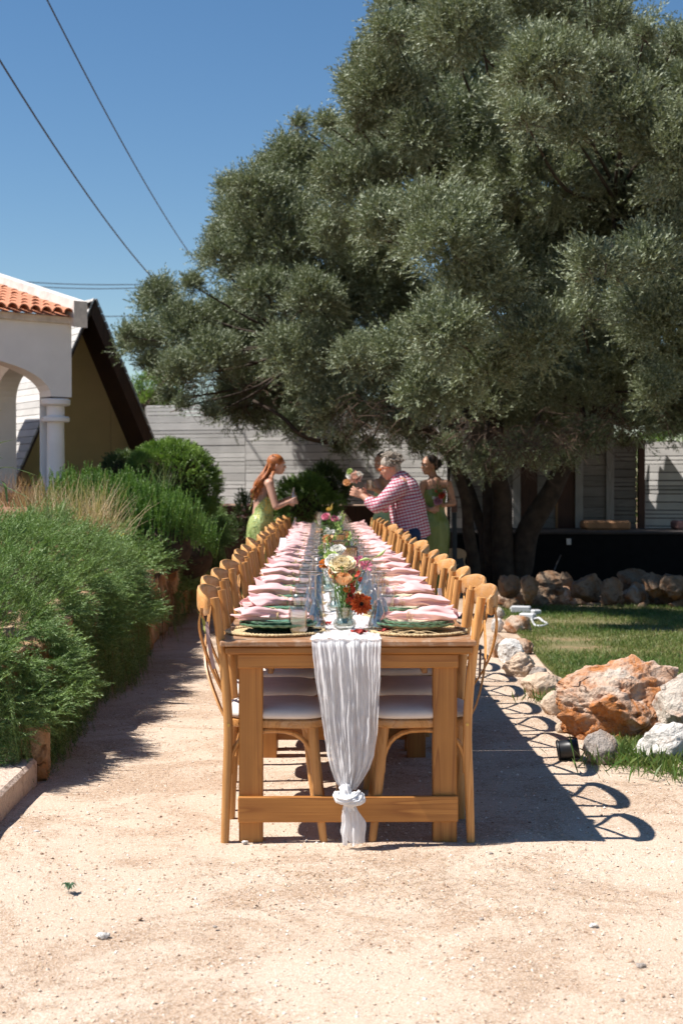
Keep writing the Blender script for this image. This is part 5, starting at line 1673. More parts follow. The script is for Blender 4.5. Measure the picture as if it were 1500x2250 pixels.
for i, y in enumerate(sy_):
    for side in (-1, 1):
        W = words(side); near = ('first' if i == 0 else ORD[i]) + ' ' + W
        yj = y + random.uniform(-.02, .02); a0 = 0 if side < 0 else PI
        cxm = side * .275
        tail_ = 'from the near end'
        g = inst('placemat', ('mat', matM, 180), mat_straw, label='round woven straw placemat at the %s place %s' % (near, tail_), cat='placemat', group='woven placemats')
        g.location = (cxm, yj, TZ + .001); g.rotation_euler = (0, 0, random.random() * 6)
        pe = empty('dinner_plate', (cxm - side * .01, yj, TZ + .0135), random.random() * 6,
                   ('dark green scalloped dinner plate of the nearest left setting' if (i == 0 and side < 0) else 'green rimmed cream dinner plate at the %s place %s' % (near, tail_)), 'plate', 'green rimmed dinner plates')
        dk = i == 0 and side < 0
        inst('plate_body', ('chbd' if dk else 'chb', ch_b, 40), dgreen if dk else cream, pe)
        inst('rim', ('chr', ch_r, 40), ogreen, pe)
        pe2 = empty('side_plate', (cxm - side * .006, yj + .004, TZ + .030), random.random() * 6, 'small green scalloped plate under the %s napkin %s' % (near, tail_), 'plate', 'small green plates under the napkins')
        inst('plate_body', ('spb' + W, sp_b, 40), ogreen if side < 0 else cream, pe2)
        inst('rim', ('spr', sp_r, 40), ogreen, pe2)
        k = (i * 5 + (side > 0) * 8 + 3) % 13 if i > 2 else ([4, 3, 2][i] if side < 0 else [1, 5, 6][i])
        nm, tm = naps[k]
        ne = inst('napkin', ('nap%d' % k, nm, 180), napk, label='pink linen napkin tied with raffia at the %s place %s' % (near, tail_), cat='napkin', group='pink napkins tied with raffia')
        ne.location = (side * .285, yj, TZ + .050); ne.rotation_euler = (random.uniform(-.05, .05), 0, a0 + random.uniform(-.32, .32) * (i > 0))
        inst('raffia_tie', ('tie%d' % k, tm, 180), raff, ne)
        if not (i == 0 and side > 0):
            t_ = inst('tumbler', ('tumb', tumb, 50), glass_m, label='upside down clear tumbler at the %s place %s' % (near, tail_), cat='glass', group='upside down tumblers')
            t_.location = (side * (.188 if side < 0 else .178) + random.uniform(-.006, .006) * (i > 0), y - (.075 if side < 0 else .04) , TZ + (.006 if i == 0 else .003)); t_.rotation_euler = (0, 0, random.uniform(-.3, .3))
        for q, (dx, dy) in enumerate(((-.0, .05), (.024, .21))):
            t_ = inst('wine_glass', ('wine', wine, 60), glass_m, label='upside down wine glass, %s of two at the %s place %s' % (('nearer', 'farther')[q], near, tail_), cat='glass', group='upside down wine glasses')
            t_.location = (side * (.122 + dx) + random.uniform(-.006, .006) * (i > 0), y + dy + random.uniform(-.01, .01), TZ + .004)
# cutlery and name cards at the near settings
steel = plain('steel', (.6, .6, .6), .2, .05, 20, 0, .5, 1.0)
def fork(x, y, rz, label):
    m_ = MB()
    m_.add(*tube([(0, -.10, .004), (0, -.02, .008), (0, .02, .006)], [.004, .0022, .003], 6, (.5, 1.2)))
    m_.add(*tube([(0, .018, .006), (0, .05, .004)], 1, 4, (.0012, .009), up=(0, 0, 1), rect=True))
    for k in range(4): m_.add(*tube([((k - 1.5) * .0055, .048, .004), ((k - 1.5) * .0055, .068, .009), ((k - 1.5) * .0055, .09, .007)], .0011, 4))
    o_ = tag(m_.build('fork', steel, None, 60), label, 'fork'); o_.location = (x, y, TZ + .008); o_.rotation_euler = (0, 0, rz)
fork(.105, 5.46, 1.45, 'steel fork by the first right plate')
fork(-.11, 6.22, -1.4, 'steel fork beside the runner at the second left setting')
card = plain('white_card', (.78, .78, .8), .8, .03)
def slip(px, py, d, w_, h, rz, rx, label):
    o_ = tag(MB().add(*box(-w_ / 2, w_ / 2, -.0006, .0006, 0, h, .0003)).build('name_card', card), label, 'card'); o_.location = P(px, py, d); o_.rotation_euler = (rx, 0, rz)
slip(893, 1374, 5.50, .017, .052, .3, -.25, 'small white name slip leaning by the nearest right plate')
slip(968, 1318, 6.22, .02, .05, .5, -.2, 'white name slip beside the second right napkin, against the chairs')
slip(617, 1218, 10.9, .055, .13, -.5, -.3, 'white menu card standing between the left chairs and the napkins')
red_p = plain('dried_red_petals', (.32, .04, .03), .8, .4, 80)
for (x, y, lab) in ((.045, 5.40, 'crumpled red petals right of the glass vase'), (.150, 5.42, 'darker crumpled red petals below the white name slip'), (-.10, 5.75, 'dry brown red petals between the left wine glasses')):
    m_ = MB()
    for k in range(12):
        a = random.random() * 6.28; c_ = Vector((random.gauss(0, .012), random.gauss(0, .009), random.uniform(.004, .014)))
        V_, F_ = grid(lambda u, v_: c_ + Vector((math.cos(a), math.sin(a), 0)) * (u - .5) * .02 + Vector((-math.sin(a), math.cos(a), 0)) * (v_ - .5) * .016 + Vector((0, 0, .006 * math.sin(u * 3 + v_ * 4 + a))), 3, 3)
        m_.add(V_, F_)
    o_ = tag(m_.build('petals', red_p, None, 180), lab, 'petals'); o_.location = (x, y, TZ + .006)
straw_s = MB()
for k in range(9):
    a = Vector((random.uniform(.10, .3), 5.34 + random.uniform(-.02, .05), TZ + .012)); b_ = a + Vector((random.uniform(.04, .14), random.uniform(-.05, .04), random.uniform(0, .01)))
    straw_s.add(*tube(catmull([a, (a + b_) / 2 + Vector((0, random.uniform(-.02, .02), .01)), b_], 4), .0009, 3))
tag(straw_s.build('dried_stems', raff), 'loose dried raffia strands in front of the nearest right plate', 'raffia')
bot = glassy('bottle_glass', (.92, .93, .94), .2)
def bottle(c_, label, k=1.0):
    o_ = tag(MB().add(*lathe([(.001, 0), (.036, 0), (.038, .01), (.038, .10), (.030, .135), (.013, .165), (.012, .20), (.014, .205)], 24), M=Matrix.Scale(k, 4)).build('glass_bottle', bot, None, 50), label, 'bottle'); o_.location = c_
    return o_
b_ = P(648, 0, 15.6); bottle((b_.x, 15.6, TZ), 'clear glass bottle on the far left of the table')

# ------------------------------------------------------------------ flowers
def petals(m_, c_, nrm, r_, n_, cup, wid=.5, jit=.15, rg_=random, lift=0, curl=0.0):
    nrm = Vector(nrm).normalized(); a_ = nrm.orthogonal().normalized(); b_ = nrm.cross(a_)
    off_ = rg_.random() * 6
    for k in range(n_):
        th = off_ + 2 * PI * k / n_ + rg_.gauss(0, jit * .5)
        rad = a_ * math.cos(th) + b_ * math.sin(th); tan = nrm.cross(rad)
        rr = r_ * (1 + rg_.gauss(0, jit * .5)); cu = cup + rg_.gauss(0, jit * .4)
        w_ = rr * wid
        def f(u, v_):
            s = math.sin(min(v_ * 1.15, 1) * PI * .5) * (1 - .25 * v_ ** 4)
            x = (u - .5) * 2
            p = rad * (rr * (v_ * math.cos(cu * v_))) + nrm * (rr * v_ * math.sin(cu * v_) + lift - curl * rr * v_ ** 3)
            return c_ + p + tan * (x * w_ * (.25 + .75 * s) * (1 - .6 * max(v_ - .75, 0) * 4 * abs(x))) + nrm * (rr * .12 * (x * x - .3))
        m_.add(*grid(f, 4, 4))
def stem(par, pts, r_=.0018, mat=None):
    return MB().add(*tube(catmull(pts, 5), r_, 6)).build('stem', mat or stem_m, par, 180)
stem_m = plain('green_stem', (.13, .24, .06), .5, .25, 30)
pal = {}
def petal_mat(name, a, b_):
    if name not in pal:
        m, t, b, o = mk(name)
        f = noise_tex(t, coords(t), 60, 3)
        c = ramp(t, f, [(.35, a), (.65, b_)])
        t.links.new(c, b.inputs['Base Color']); b.inputs['Roughness'].default_value = .7
        tr = N(t, 'ShaderNodeBsdfTranslucent'); t.links.new(c, tr.inputs[0])
        ms = N(t, 'ShaderNodeMixShader'); ms.inputs[0].default_value = .25
        t.links.new(b.outputs[0], ms.inputs[1]); t.links.new(tr.outputs[0], ms.inputs[2]); t.links.new(ms.outputs[0], o.inputs[0])
        pal[name] = m
    return pal[name]
PM = {'dahlia': ('dahlia_orange', (.62, .10, .025), (.72, .24, .07)), 'cream': ('cream_petal', (.82, .68, .42), (.85, .78, .58)), 'peach': ('peach_petal', (.80, .42, .17), (.84, .58, .32)),
      'red': ('coral_red_petal', (.55, .05, .03), (.68, .12, .07)), 'pink': ('hot_pink_petal', (.70, .16, .28), (.82, .40, .48)), 'blush': ('blush_petal', (.80, .48, .38), (.84, .62, .5)),
      'lime': ('lime_petal', (.42, .55, .14), (.62, .70, .30)), 'orange': ('orange_petal', (.75, .28, .05), (.80, .42, .12)), 'white': ('white_petal', (.80, .78, .70), (.84, .83, .78)),
      'lav': ('lavender_petal', (.62, .42, .56), (.74, .58, .68)), 'yellow': ('yellow_petal', (.75, .55, .12), (.8, .65, .25)), 'mauve': ('mauve_petal', (.5, .22, .32), (.62, .36, .42))}
def flower(kind, colr, c_, nrm, r_, foot, label=None, parent=None, cat='flower'):
    c_ = Vector(c_); pm_ = petal_mat(*PM[colr])
    if parent is None: e_ = empty('flower', c_, 0, label, cat); o_ = c_; par = e_
    else: o_ = parent.location.copy(); par = parent
    m_ = MB(); cc_ = c_ - o_
    if kind == 'dahlia':
        for k in range(6): petals(m_, cc_, nrm, r_ * (1 - .11 * k), 22 - 2 * k, .15 + .16 * k, .17, .12, lift=r_ * .05 * k)
        m2 = MB().add(*ball(cc_ + Vector(nrm).normalized() * r_ * .12, (r_ * .3,) * 3, 10, 8)); 
    elif kind == 'rose':
        for k in range(6): petals(m_, cc_, nrm, r_ * (1 - .10 * k), 7 - (k > 3), .35 + .22 * k, .62, .12, lift=-r_ * .1, curl=.25)
        m2 = None
    elif kind == 'bud':
        for k in range(3): petals(m_, cc_, nrm, r_ * (1 - .1 * k), 5, 1.05 + .1 * k, .5, .08, lift=-r_ * .5)
        m2 = None
    elif kind == 'pom':
        for k in range(6): petals(m_, cc_, nrm, r_ * (.9 - .04 * k), 12, .1 + .27 * k, .2, .15)
        m2 = None
    elif kind == 'lily':
        for k in range(2): petals(m_, cc_, nrm, r_, 6, .5, .16, .25, curl=.3)
        m2 = None
    elif kind == 'spike':
        nn = Vector(nrm).normalized()
        for k in range(9):
            q = cc_ + nn * (k - 4) * r_ * .42 + Vector((random.gauss(0, .2), random.gauss(0, .2), 0)) * r_
            petals(m_, q, (random.gauss(0, 1), -1, random.gauss(0, .7)), r_ * (.55 - .03 * k), 5, .5, .6, .2)
        m2 = None
    m_.build('petals', pm_, par, 180)
    if m2: m2.build('flower_centre', plain('dark_flower_centre', (.02, .008, .006), .9, .4, 60, .8), par, 180)
    if foot is not None:
        f_ = Vector(foot) - o_
        stem(par, [cc_ - Vector(nrm).normalized() * r_ * .1, cc_.lerp(f_, .45) + Vector((random.uniform(-.01, .01), random.uniform(0, .015), 0)), f_])
    return par
def vase(c_, label, k=1.0):
    e_ = empty('glass_vase', c_, 0, label, 'vase')
    V_, F_ = lathe([(.001, .004), (.030, .002), (.040, .010), (.043, .022), (.039, .036), (.030, .044), (.031, .052), (.034, .075), (.0355, .088), (.033, .088), (.031, .076), (.027, .05), (.030, .036), (.035, .024), (.03, .014), (.001, .012)], 36)
    V_ = [Vector((p[0] * (1 + .05 * math.cos(10 * math.atan2(p[1], p[0])) * (p[2] < .05)), p[1] * (1 + .05 * math.cos(10 * math.atan2(p[1], p[0])) * (p[2] < .05)), p[2])) * k for p in V_]
    MB().add(V_, F_).build('vase_body', glass_v, e_, 60)
    MB().add(*lathe([(.001, .014), (.028, .016), (.032, .024), (.028, .036), (.024, .05), (.026, .062), (.001, .062)], 20), M=Matrix.Scale(k, 4)).build('vase_water', glassy('water', (.82, .88, .84), .05), e_, 60)
    return e_
v0 = P(757, 0, 5.56); v0.z = TZ + .006
vase(v0, 'small moulded glass vase holding the front flowers, nearest the hanging runner end')
ft = lambda: v0 + Vector((random.uniform(-.012, .012), random.uniform(-.012, .012), .022))
Fp = lambda px, py, d=5.56: P(px, py, d)
flower('dahlia', 'dahlia', Fp(793, 1327, 5.50), (.12, -1, .1), .043, ft(), 'open orange red dahlia with a dark centre leaning right over the vase')
flower('rose', 'cream', Fp(752, 1240, 5.58), (-.05, -.55, .8), .056, ft(), 'large cream garden rose at the top of the front arrangement')
flower('rose', 'peach', Fp(736, 1256, 5.60), (-.5, -.8, .3), .034, ft(), 'soft peach rose left of the peach rosebud')
flower('rose', 'blush', Fp(772, 1262, 5.60), (.4, -.8, .3), .032, ft(), 'blush rose between the cream rose and the pink nerine')
flower('bud', 'peach', Fp(755, 1272, 5.50), (0, -.35, 1), .050, ft(), 'peach rosebud below the large cream rose')
flower('spike', 'red', Fp(777, 1288, 5.54), (.35, -.2, 1), .034, ft(), 'coral red snapdragon spike between the peach rosebud and the dahlia')
flower('spike', 'red', Fp(770, 1305, 5.56), (.1, -.2, 1), .028, ft(), 'deeper red flower spike left of the dahlia')
flower('pom', 'orange', Fp(760, 1296, 5.50), (-.1, -1, .3), .013, ft(), 'little orange button flower under the peach rosebud')
flower('spike', 'blush', Fp(786, 1262, 5.56), (.5, -.2, 1), .026, ft(), 'blush pink sweet pea right of the peach rosebud')
flower('lily', 'pink', Fp(800, 1243, 5.62), (.4, -.6, .5), .040, ft(), 'pink nerine with narrow petals at the right of the cream rose')
flower('lily', 'pink', Fp(788, 1236, 5.66), (.0, -.7, .6), .034, ft(), 'pink nerine bloom close against the cream rose')
flower('rose', 'white', Fp(730, 1232, 5.68), (-.4, -.7, .6), .036, ft(), 'white rose tucked behind the left of the cream rose')
flower('spike', 'blush', Fp(733, 1262, 5.60), (-.3, -.2, 1), .024, ft(), 'pale blush blossoms left of the peach rosebud')
gl_ = plain('green_bud', (.36, .46, .16), .5, .2)
lf = leafy('stem_leaf', (.07, .15, .04), (.14, .24, .07), rough=.45)
fe = empty('flower_bud', Fp(845, 1213, 5.6), 0, 'long green lily bud reaching out to the right above the arrangement', 'flower')
MB().add(*tube(catmull([Fp(829, 1222, 5.6) - fe.location, Fp(838, 1217, 5.6) - fe.location, Fp(848, 1207, 5.6) - fe.location], 4), [.003, .0062, .001], 8)).build('petals', gl_, fe, 180)
stem(fe, [Fp(829, 1222, 5.6) - fe.location, Fp(805, 1245, 5.6) - fe.location, ft() - fe.location], .0015)
fe = empty('flower_bud', Fp(805, 1228, 5.62), 0, 'pale green bud just above the pink nerine', 'flower')
MB().add(*tube(catmull([Fp(790, 1232, 5.6) - fe.location, Fp(803, 1229, 5.6) - fe.location, Fp(816, 1230, 5.6) - fe.location], 4), [.003, .0065, .001], 8)).build('petals', gl_, fe, 180)
stem(fe, [Fp(790, 1232, 5.6) - fe.location, Fp(775, 1265, 5.6) - fe.location, ft() - fe.location], .0015)
fo = empty('foliage_sprigs', v0 + Vector((0, 0, .09)), 0, 'green leafy sprigs filling the front vase', 'foliage')
s_ = []
for k in range(26):
    tv, tf = sprig(9, .12, .026, .010, 50, .1, 200 + k)
    p = np.array([(random.uniform(-.018, .018), random.uniform(-.02, .012), random.uniform(-.03, .05))]); d_ = np.array([(random.gauss(0, .25), random.gauss(-.05, .2), 1.0)])
    s_.append(scatter(tv, tf, p, d_, [random.uniform(.6, 1.1)]))
V, F, T = cat_sets(s_); np_mesh('leaves', V, F, lf, fo, vary=T)
for k in range(9):
    stem(fo, [Vector((random.uniform(-.012, .012), random.uniform(-.01, .01), -.07)), Vector((random.uniform(-.015, .02), 0, 0)), Vector((random.uniform(-.03, .04), random.uniform(-.02, .02), random.uniform(.05, .12)))], .0022)
# second vase just behind
v1 = Vector((-.03, 6.35, TZ + .006)); vase(v1, 'second glass vase from the near end, behind the front arrangement')
def f1(): return v1 + Vector((random.uniform(-.01, .01), random.uniform(-.01, .01), .03))
flower('pom', 'orange', P(713, 1240, 6.3), (-.3, -.8, .4), .030, f1(), 'ruffled orange dahlia left of the cream rose')
flower('rose', 'lime', P(727, 1222, 6.3), (-.1, -.6, .8), .034, f1(), 'lime green carnation above the ruffled orange dahlia')
flower('rose', 'white', P(741, 1208, 6.35), (.0, -.6, .8), .036, f1(), 'white carnation right of the lime green one')
flower('spike', 'lime', P(720, 1196, 6.4), (-.1, 0, 1), .018, f1(), 'green bell flower sprig above the lime carnation')
flower('spike', 'white', P(716, 1262, 6.2), (-.5, -.3, .6), .020, f1(), 'tiny white filler blossoms below the ruffled orange dahlia')
# bud vases and lanterns further down
def posy(x, y, lst, label, k=.9):
    v_ = Vector((x, y, TZ + .006)); vase(v_, 'glass bud vase ' + label, k)
    e_ = empty('flower_bunch', v_ + Vector((0, 0, .1)), 0, 'flowers ' + label, 'flowers')
    for (kind, colr, dx, dz, r_) in lst:
        flower(kind, colr, v_ + Vector((dx, random.uniform(-.03, .02), dz)), (dx * 4, -.7, .7), r_, v_ + Vector((random.uniform(-.01, .01), 0, .03)), parent=e_)
    s_ = []
    for q in range(10):
        tv, tf = sprig(8, .13, .03, .013, 50, .1, 300 + q)
        s_.append(scatter(tv, tf, np.array([(random.uniform(-.02, .02), 0, random.uniform(-.02, .04))]), np.array([(random.gauss(0, .35), random.gauss(-.1, .2), 1.0)]), [random.uniform(.6, 1.2)]))
    V, F, T = cat_sets(s_); np_mesh('leaves', V, F, lf, e_, vary=T)
posy(-.07, 7.5, [('spike', 'lime', -.03, .22, .02), ('spike', 'blush', .05, .18, .02)], 'with pale sprigs at the third pair of settings')
posy(.075, 8.8, [('spike', 'lime', .0, .25, .02), ('bud', 'blush', -.05, .17, .028)], 'with a tall green spike right of the lanterns')
posy(-.06, 9.5, [('rose', 'peach', .0, .20, .042), ('rose', 'cream', -.035, .15, .03), ('spike', 'lime', .05, .22, .02)], 'with peach and orange roses left of the lanterns')
posy(.06, 10.8, [('bud', 'peach', .02, .17, .03), ('spike', 'lime', -.03, .24, .02)], 'with a peach bud and green tips behind the lanterns')
posy(-.10, 12.0, [('rose', 'peach', -.02, .17, .035), ('rose', 'white', .04, .18, .03)], 'with a deep orange rose further along')
posy(.05, 13.0, [('rose', 'lime', .0, .20, .034), ('spike', 'lime', .05, .26, .022)], 'with lime green heads near the far quarter')
posy(-.03, 14.2, [('rose', 'pink', -.03, .24, .05), ('rose', 'pink', .06, .22, .045), ('pom', 'yellow', .0, .31, .03), ('rose', 'blush', .09, .19, .03), ('spike', 'lime', -.12, .18, .02), ('spike', 'yellow', .03, .34, .02)], 'with hot pink and yellow blooms at the far end', 1.1)
posy(.09, 15.4, [('rose', 'white', .0, .2, .03), ('spike', 'lime', .03, .25, .02)], 'with white blooms just before the shaded end')
posy(-.04, 16.8, [('rose', 'mauve', .0, .2, .035), ('rose', 'lime', .05, .17, .03)], 'in the shade at the very end of the table')
frame_m = plain('bronze_frame', (.13, .10, .085), .45, .2, 20, 0, .5, .6)
candle_m = plain('candle_wax', (.78, .74, .66), .6, .03)
lant0 = None
for i, (x, y, lab) in enumerate([(.052, 8.14, 'nearest metal framed glass candle lantern on the runner'), (.018, 8.98, 'second metal framed glass lantern from the near end'), (.012, 10.15, 'third metal framed glass lantern from the near end'), (.058, 11.0, 'fourth and farthest metal framed glass lantern')]):
    if lant0 is None:
        lant0 = empty('lantern', (0, 0, 0), 0, lab, 'lantern', 'glass lanterns on the table')
        w_ = .046; h = .205
        fr = MB()
        for sx in (-1, 1):
            for s2 in (-1, 1):
                fr.add(*box(sx * w_ - .003, sx * w_ + .003, s2 * w_ - .003, s2 * w_ + .003, .002, h - .0035, .0008))
        for z in (.0, h - .003):
            for s2 in (-1, 1):
                fr.add(*box(-w_ + .0035, w_ - .0035, s2 * w_ - .0025, s2 * w_ + .0025, z, z + .006, .0008))
                fr.add(*box(s2 * w_ - .0025, s2 * w_ + .0025, -w_ + .0035, w_ - .0035, z, z + .006, .0008))
        fr.build('metal_frame', frame_m, lant0)
        for sx, sy2 in ((0, -1), (0, 1), (-1, 0), (1, 0)):
            if sx == 0: MB().add(*box(-w_ + .004, w_ - .004, sy2 * w_ - .0006, sy2 * w_ + .0006, .007, h - .005, .0003)).build('glass_pane', glass_m, lant0)
            else: MB().add(*box(sx * w_ - .0006, sx * w_ + .0006, -w_ + .004, w_ - .004, .007, h - .005, .0003)).build('glass_pane', glass_m, lant0)
        MB().add(*lathe([(.001, .004), (.024, .004), (.024, .075), (.02, .078), (.001, .076)], 20)).build('candle', candle_m, lant0, 40)
        lant0.location = (x, y, TZ + .01); lant0.rotation_euler = (0, 0, .12)
    else: dup(lant0, (x, y, TZ + .01), random.uniform(-.25, .25), lab)

# ------------------------------------------------------------------ things on the lawn edge
blk = plain('black_plastic', (.012, .012, .013), .4, .2)
sp_ = empty('garden_spotlight', (P(1250, 0, 6.78).x, 6.80, .055), 0, 'black cylindrical garden spotlight lying by the foot of the largest rock', 'lamp')
Mx = Matrix.Rotation(R(80), 4, 'Y') @ Matrix.Rotation(R(8), 4, 'X')
MB().add(*lathe([(.001, -.05), (.045, -.05), (.052, -.045), (.054, -.038), (.048, -.034), (.046, .04), (.05, .045), (.05, .055), (.042, .056), (.040, .035), (.001, .034)], 24), M=Mx).build('lamp_body', blk, sp_, 40)
MB().add(*lathe([(.001, .0348), (.0395, .0348)], 24), M=Mx).build('lens', plain('dark_lens', (.02, .02, .025), .1), sp_)
MB().add(*tube([(0.02, .02, -.03), (.02, .03, -.06)], .012, 8)).build('ground_spike', blk, sp_, 40)
ir = empty('iris', (P(1268, 0, 6.62).x, 6.62, 0), 0, 'single green iris shoot growing between the spotlight and the grey rock', 'plant')
sword(Vector((0, 0, 0)), Vector((-.02, 0, .09)), Vector((-.035, -.01, .17)), .012, 'leaf', lf, ir)
sword(Vector((.01, 0, 0)), Vector((.04, 0, .04)), Vector((.05, -.01, .10)), .009, 'leaf', lf, ir)
sword(Vector((.0, 0, 0)), Vector((.03, 0, .02)), Vector((.09, -.01, .03)), .008, 'leaf', lf, ir)
wp = plain('white_adapter', (.50, .51, .53), .4, .03)
def adapter(px, py, d, sx, sy2, sz, rz, label, name='power_adapter'):
    o_ = tag(MB().add(*box(-sx, sx, -sy2, sy2, 0, sz, .01)).build(name, wp), label, 'adapter'); q = P(px, py, d); o_.location = (q.x, q.y, .02); o_.rotation_euler = (0, 0, rz)
adapter(1145, 1345, 14.4, .10, .05, .07, -.2, 'pale grey power adapter lying in the shade at the lawn edge')
adapter(1178, 1352, 14.2, .045, .04, .05, .3, 'small pale connector box right of the shaded adapter')
adapter(1160, 1365, 13.7, .075, .045, .06, -.5, 'white power adapter in the sun above the border rocks')
def cab_(pts, r_, label, m_=wp):
    tag(MB().add(*tube(catmull(pts, 6), r_, 6)).build('cable', m_, None, 180), label, 'cable')
G = lambda px, py, z=.03: Vector((P(px, py, FPX * CH / (py - HY)).x, FPX * CH / (py - HY), z))
cab_([G(1168, 1368), G(1176, 1382), G(1192, 1384), G(1203, 1379), G(1195, 1374), G(1185, 1371, .05), G(1175, 1368)], .012, 'white cable loop running from the sunlit adapter onto the grass')
cab_([G(1168, 1346), G(1185, 1342), G(1196, 1336), G(1190, 1325), G(1196, 1300, .1), Vector((P(1215, 0, 16.5).x, 16.5, .3)), Vector((P(1232, 0, 18).x, 18, .42))], .010, 'black cable climbing over the shaded rock heap', blk)
cab_([G(1122, 1346), G(1128, 1340, .06), G(1140, 1338, .08)], .009, 'short pale wire loop on the left of the shaded adapter')

# ------------------------------------------------------------------ guitar leaning behind the chairs
gt = empty('acoustic_guitar', (P(1000, 0, 17.5).x, 17.5, 0), .0, 'acoustic guitar with a black pickguard standing upright in the shade beside the olive trunk', 'guitar')
gw = plain('spruce_top', (.42, .26, .11), .35, .15, 4, 0, .5)
gside = plain('guitar_sides', (.12, .05, .03), .35, .2)
def gout(k=1.0):
    hh = [(0, .0), (.09, .005), (.165, .06), (.198, .15), (.175, .25), (.125, .31), (.128, .36), (.145, .42), (.12, .47), (.06, .495), (0, .5)]
    L_ = catmull([(x * k, 0, z) for x, z in hh], 4)
    Rr = [Vector((-p.x, 0, p.z)) for p in L_[::-1][1:-1]]
    return L_ + Rr
ol_ = gout(); n_ = len(ol_)
tilt = Matrix.Rotation(R(-8), 4, 'X')
gb = MB(); gb.add([tilt @ (p + Vector((0, 0, .04))) for p in ol_] + [tilt @ (p + Vector((0, .10, .04))) for p in ol_], [(i, (i + 1) % n_, n_ + (i + 1) % n_, n_ + i) for i in range(n_)] + [tuple(n_ + i for i in range(n_))])
fixn(gb.build('guitar_sides', gside, gt, 50))
tb = MB().add([tilt @ (p * .995 + Vector((0, -.003, .041))) for p in ol_], [tuple(range(n_))]); tb.build('soundboard', gw, gt)
def disc(c_, r_, y_, m_, nm, n2=20, sx=1):
    MB().add([tilt @ Vector((c_[0] + r_ * sx * math.cos(2 * PI * i / n2), y_, c_[1] + r_ * math.sin(2 * PI * i / n2))) for i in range(n2)], [tuple(range(n2))]).build(nm, m_, gt)
disc((0, .375), .05, -.005, blk, 'sound_hole')
MB().add([tilt @ Vector(p) for p in [(.03, -.007, .40), (.10, -.007, .42), (.115, -.007, .34), (.10, -.007, .26), (.04, -.007, .24), (.0, -.007, .29), (.045, -.007, .33)]], [tuple(range(7))]).build('pickguard', blk, gt)
V_, F_ = box(-.08, .08, -.014, -.006, .175, .2, .003); MB().add([tilt @ Vector(p) for p in V_], F_).build('bridge', gside, gt)
V_, F_ = box(-.027, .027, -.02, .01, .42, .98, .004); MB().add([tilt @ Vector(p) for p in V_], F_).build('neck', blk, gt)
V_, F_ = box(-.038, .038, -.012, .008, .985, 1.14, .006); MB().add([tilt @ Vector(p) for p in V_], F_).build('headstock', gside, gt)
# ------------------------------------------------------------------ people
def skin_mat(name, col):
    m, t, b, o = mk(name)
    f = noise_tex(t, coords(t), 12, 3)
    t.links.new(ramp(t, f, [(.3, tuple(c * .9 for c in col)), (.7, tuple(min(1, c * 1.08) for c in col))]), b.inputs['Base Color'])
    b.inputs['Roughness'].default_value = .5
    b.inputs['Subsurface Weight'].default_value = .08
    b.inputs['Subsurface Radius'].default_value = (.02, .008, .004)
    return m
skin_f = skin_mat('fair_skin', (.56, .31, .22)); skin_m = skin_mat('ruddy_skin', (.50, .25, .16)); skin_t = skin_mat('tan_skin', (.44, .23, .145))
class Body(MB):
    def seg(s, a_, b_, r0, r1, sq=(1, 1), n=12):
        s.add(*tube([Vector(a_), Vector(b_)], [r0, r1], n, sq)); s.add(*ball(a_, r0, 12, 8)); s.add(*ball(b_, r1, 12, 8)); return s
    def chain(s, pts, rr, **k):
        for i in range(len(pts) - 1): s.seg(pts[i], pts[i + 1], rr[i], rr[i + 1], **k)
        return s
    def finish(s, name, mat, parent, vox=.0065, sm=6):
        o_ = s.build(name, mat, parent, 180)
        m_ = o_.modifiers.new('union', 'REMESH'); m_.mode = 'VOXEL'; m_.voxel_size = vox; m_.use_smooth_shade = True
        m2 = o_.modifiers.new('soften', 'SMOOTH'); m2.iterations = sm; m2.factor = .5
        return o_
def head(B, c_, face, up=(0, 0, 1), s=1.0):
    """skull, jaw, brow, nose, lips, chin, ears; face = direction looked at"""
    f = Vector(face).normalized(); u = Vector(up); u = (u - f * u.dot(f)).normalized(); r_ = u.cross(f) * -1
    def q(a, b_, z): return Vector(c_) + (f * a + r_ * b_ + u * z) * s
    def el(a, b_, z, ra, rb, rz):
        V_, F_ = ball((0, 0, 0), 1, 18, 12)
        B.add([q(a + p[0] * ra, b_ + p[1] * rb, z + p[2] * rz) for p in [Vector(v__) for v__ in V_]], F_)
    el(-.008, 0, .022, .094, .075, .090)      # cranium
    el(.022, 0, -.035, .066, .058, .078)       # face
    el(.052, 0, -.088, .026, .030, .022)       # chin
    el(.035, 0, -.072, .045, .050, .032)       # jaw
    el(.076, 0, .028, .018, .045, .014)        # brow
    el(.094, 0, -.018, .014, .011, .020)       # nose
    el(.102, 0, -.029, .011, .013, .010)
    el(.082, 0, -.055, .013, .023, .0065)      # lips
    el(.080, 0, -.066, .012, .020, .006)
    for sgn in (-1, 1):
        el(.062, sgn * .038, -.022, .022, .020, .020)   # cheeks
        el(-.005, sgn * .078, -.012, .018, .010, .030)  # ears
    return q, f, r_, u
eye_w = plain('eye_white', (.7, .68, .65), .3, .02); eye_d = plain('iris_dark', (.04, .025, .015), .2, .1); lip_m = plain('lips', (.42, .10, .09), .5, .1)
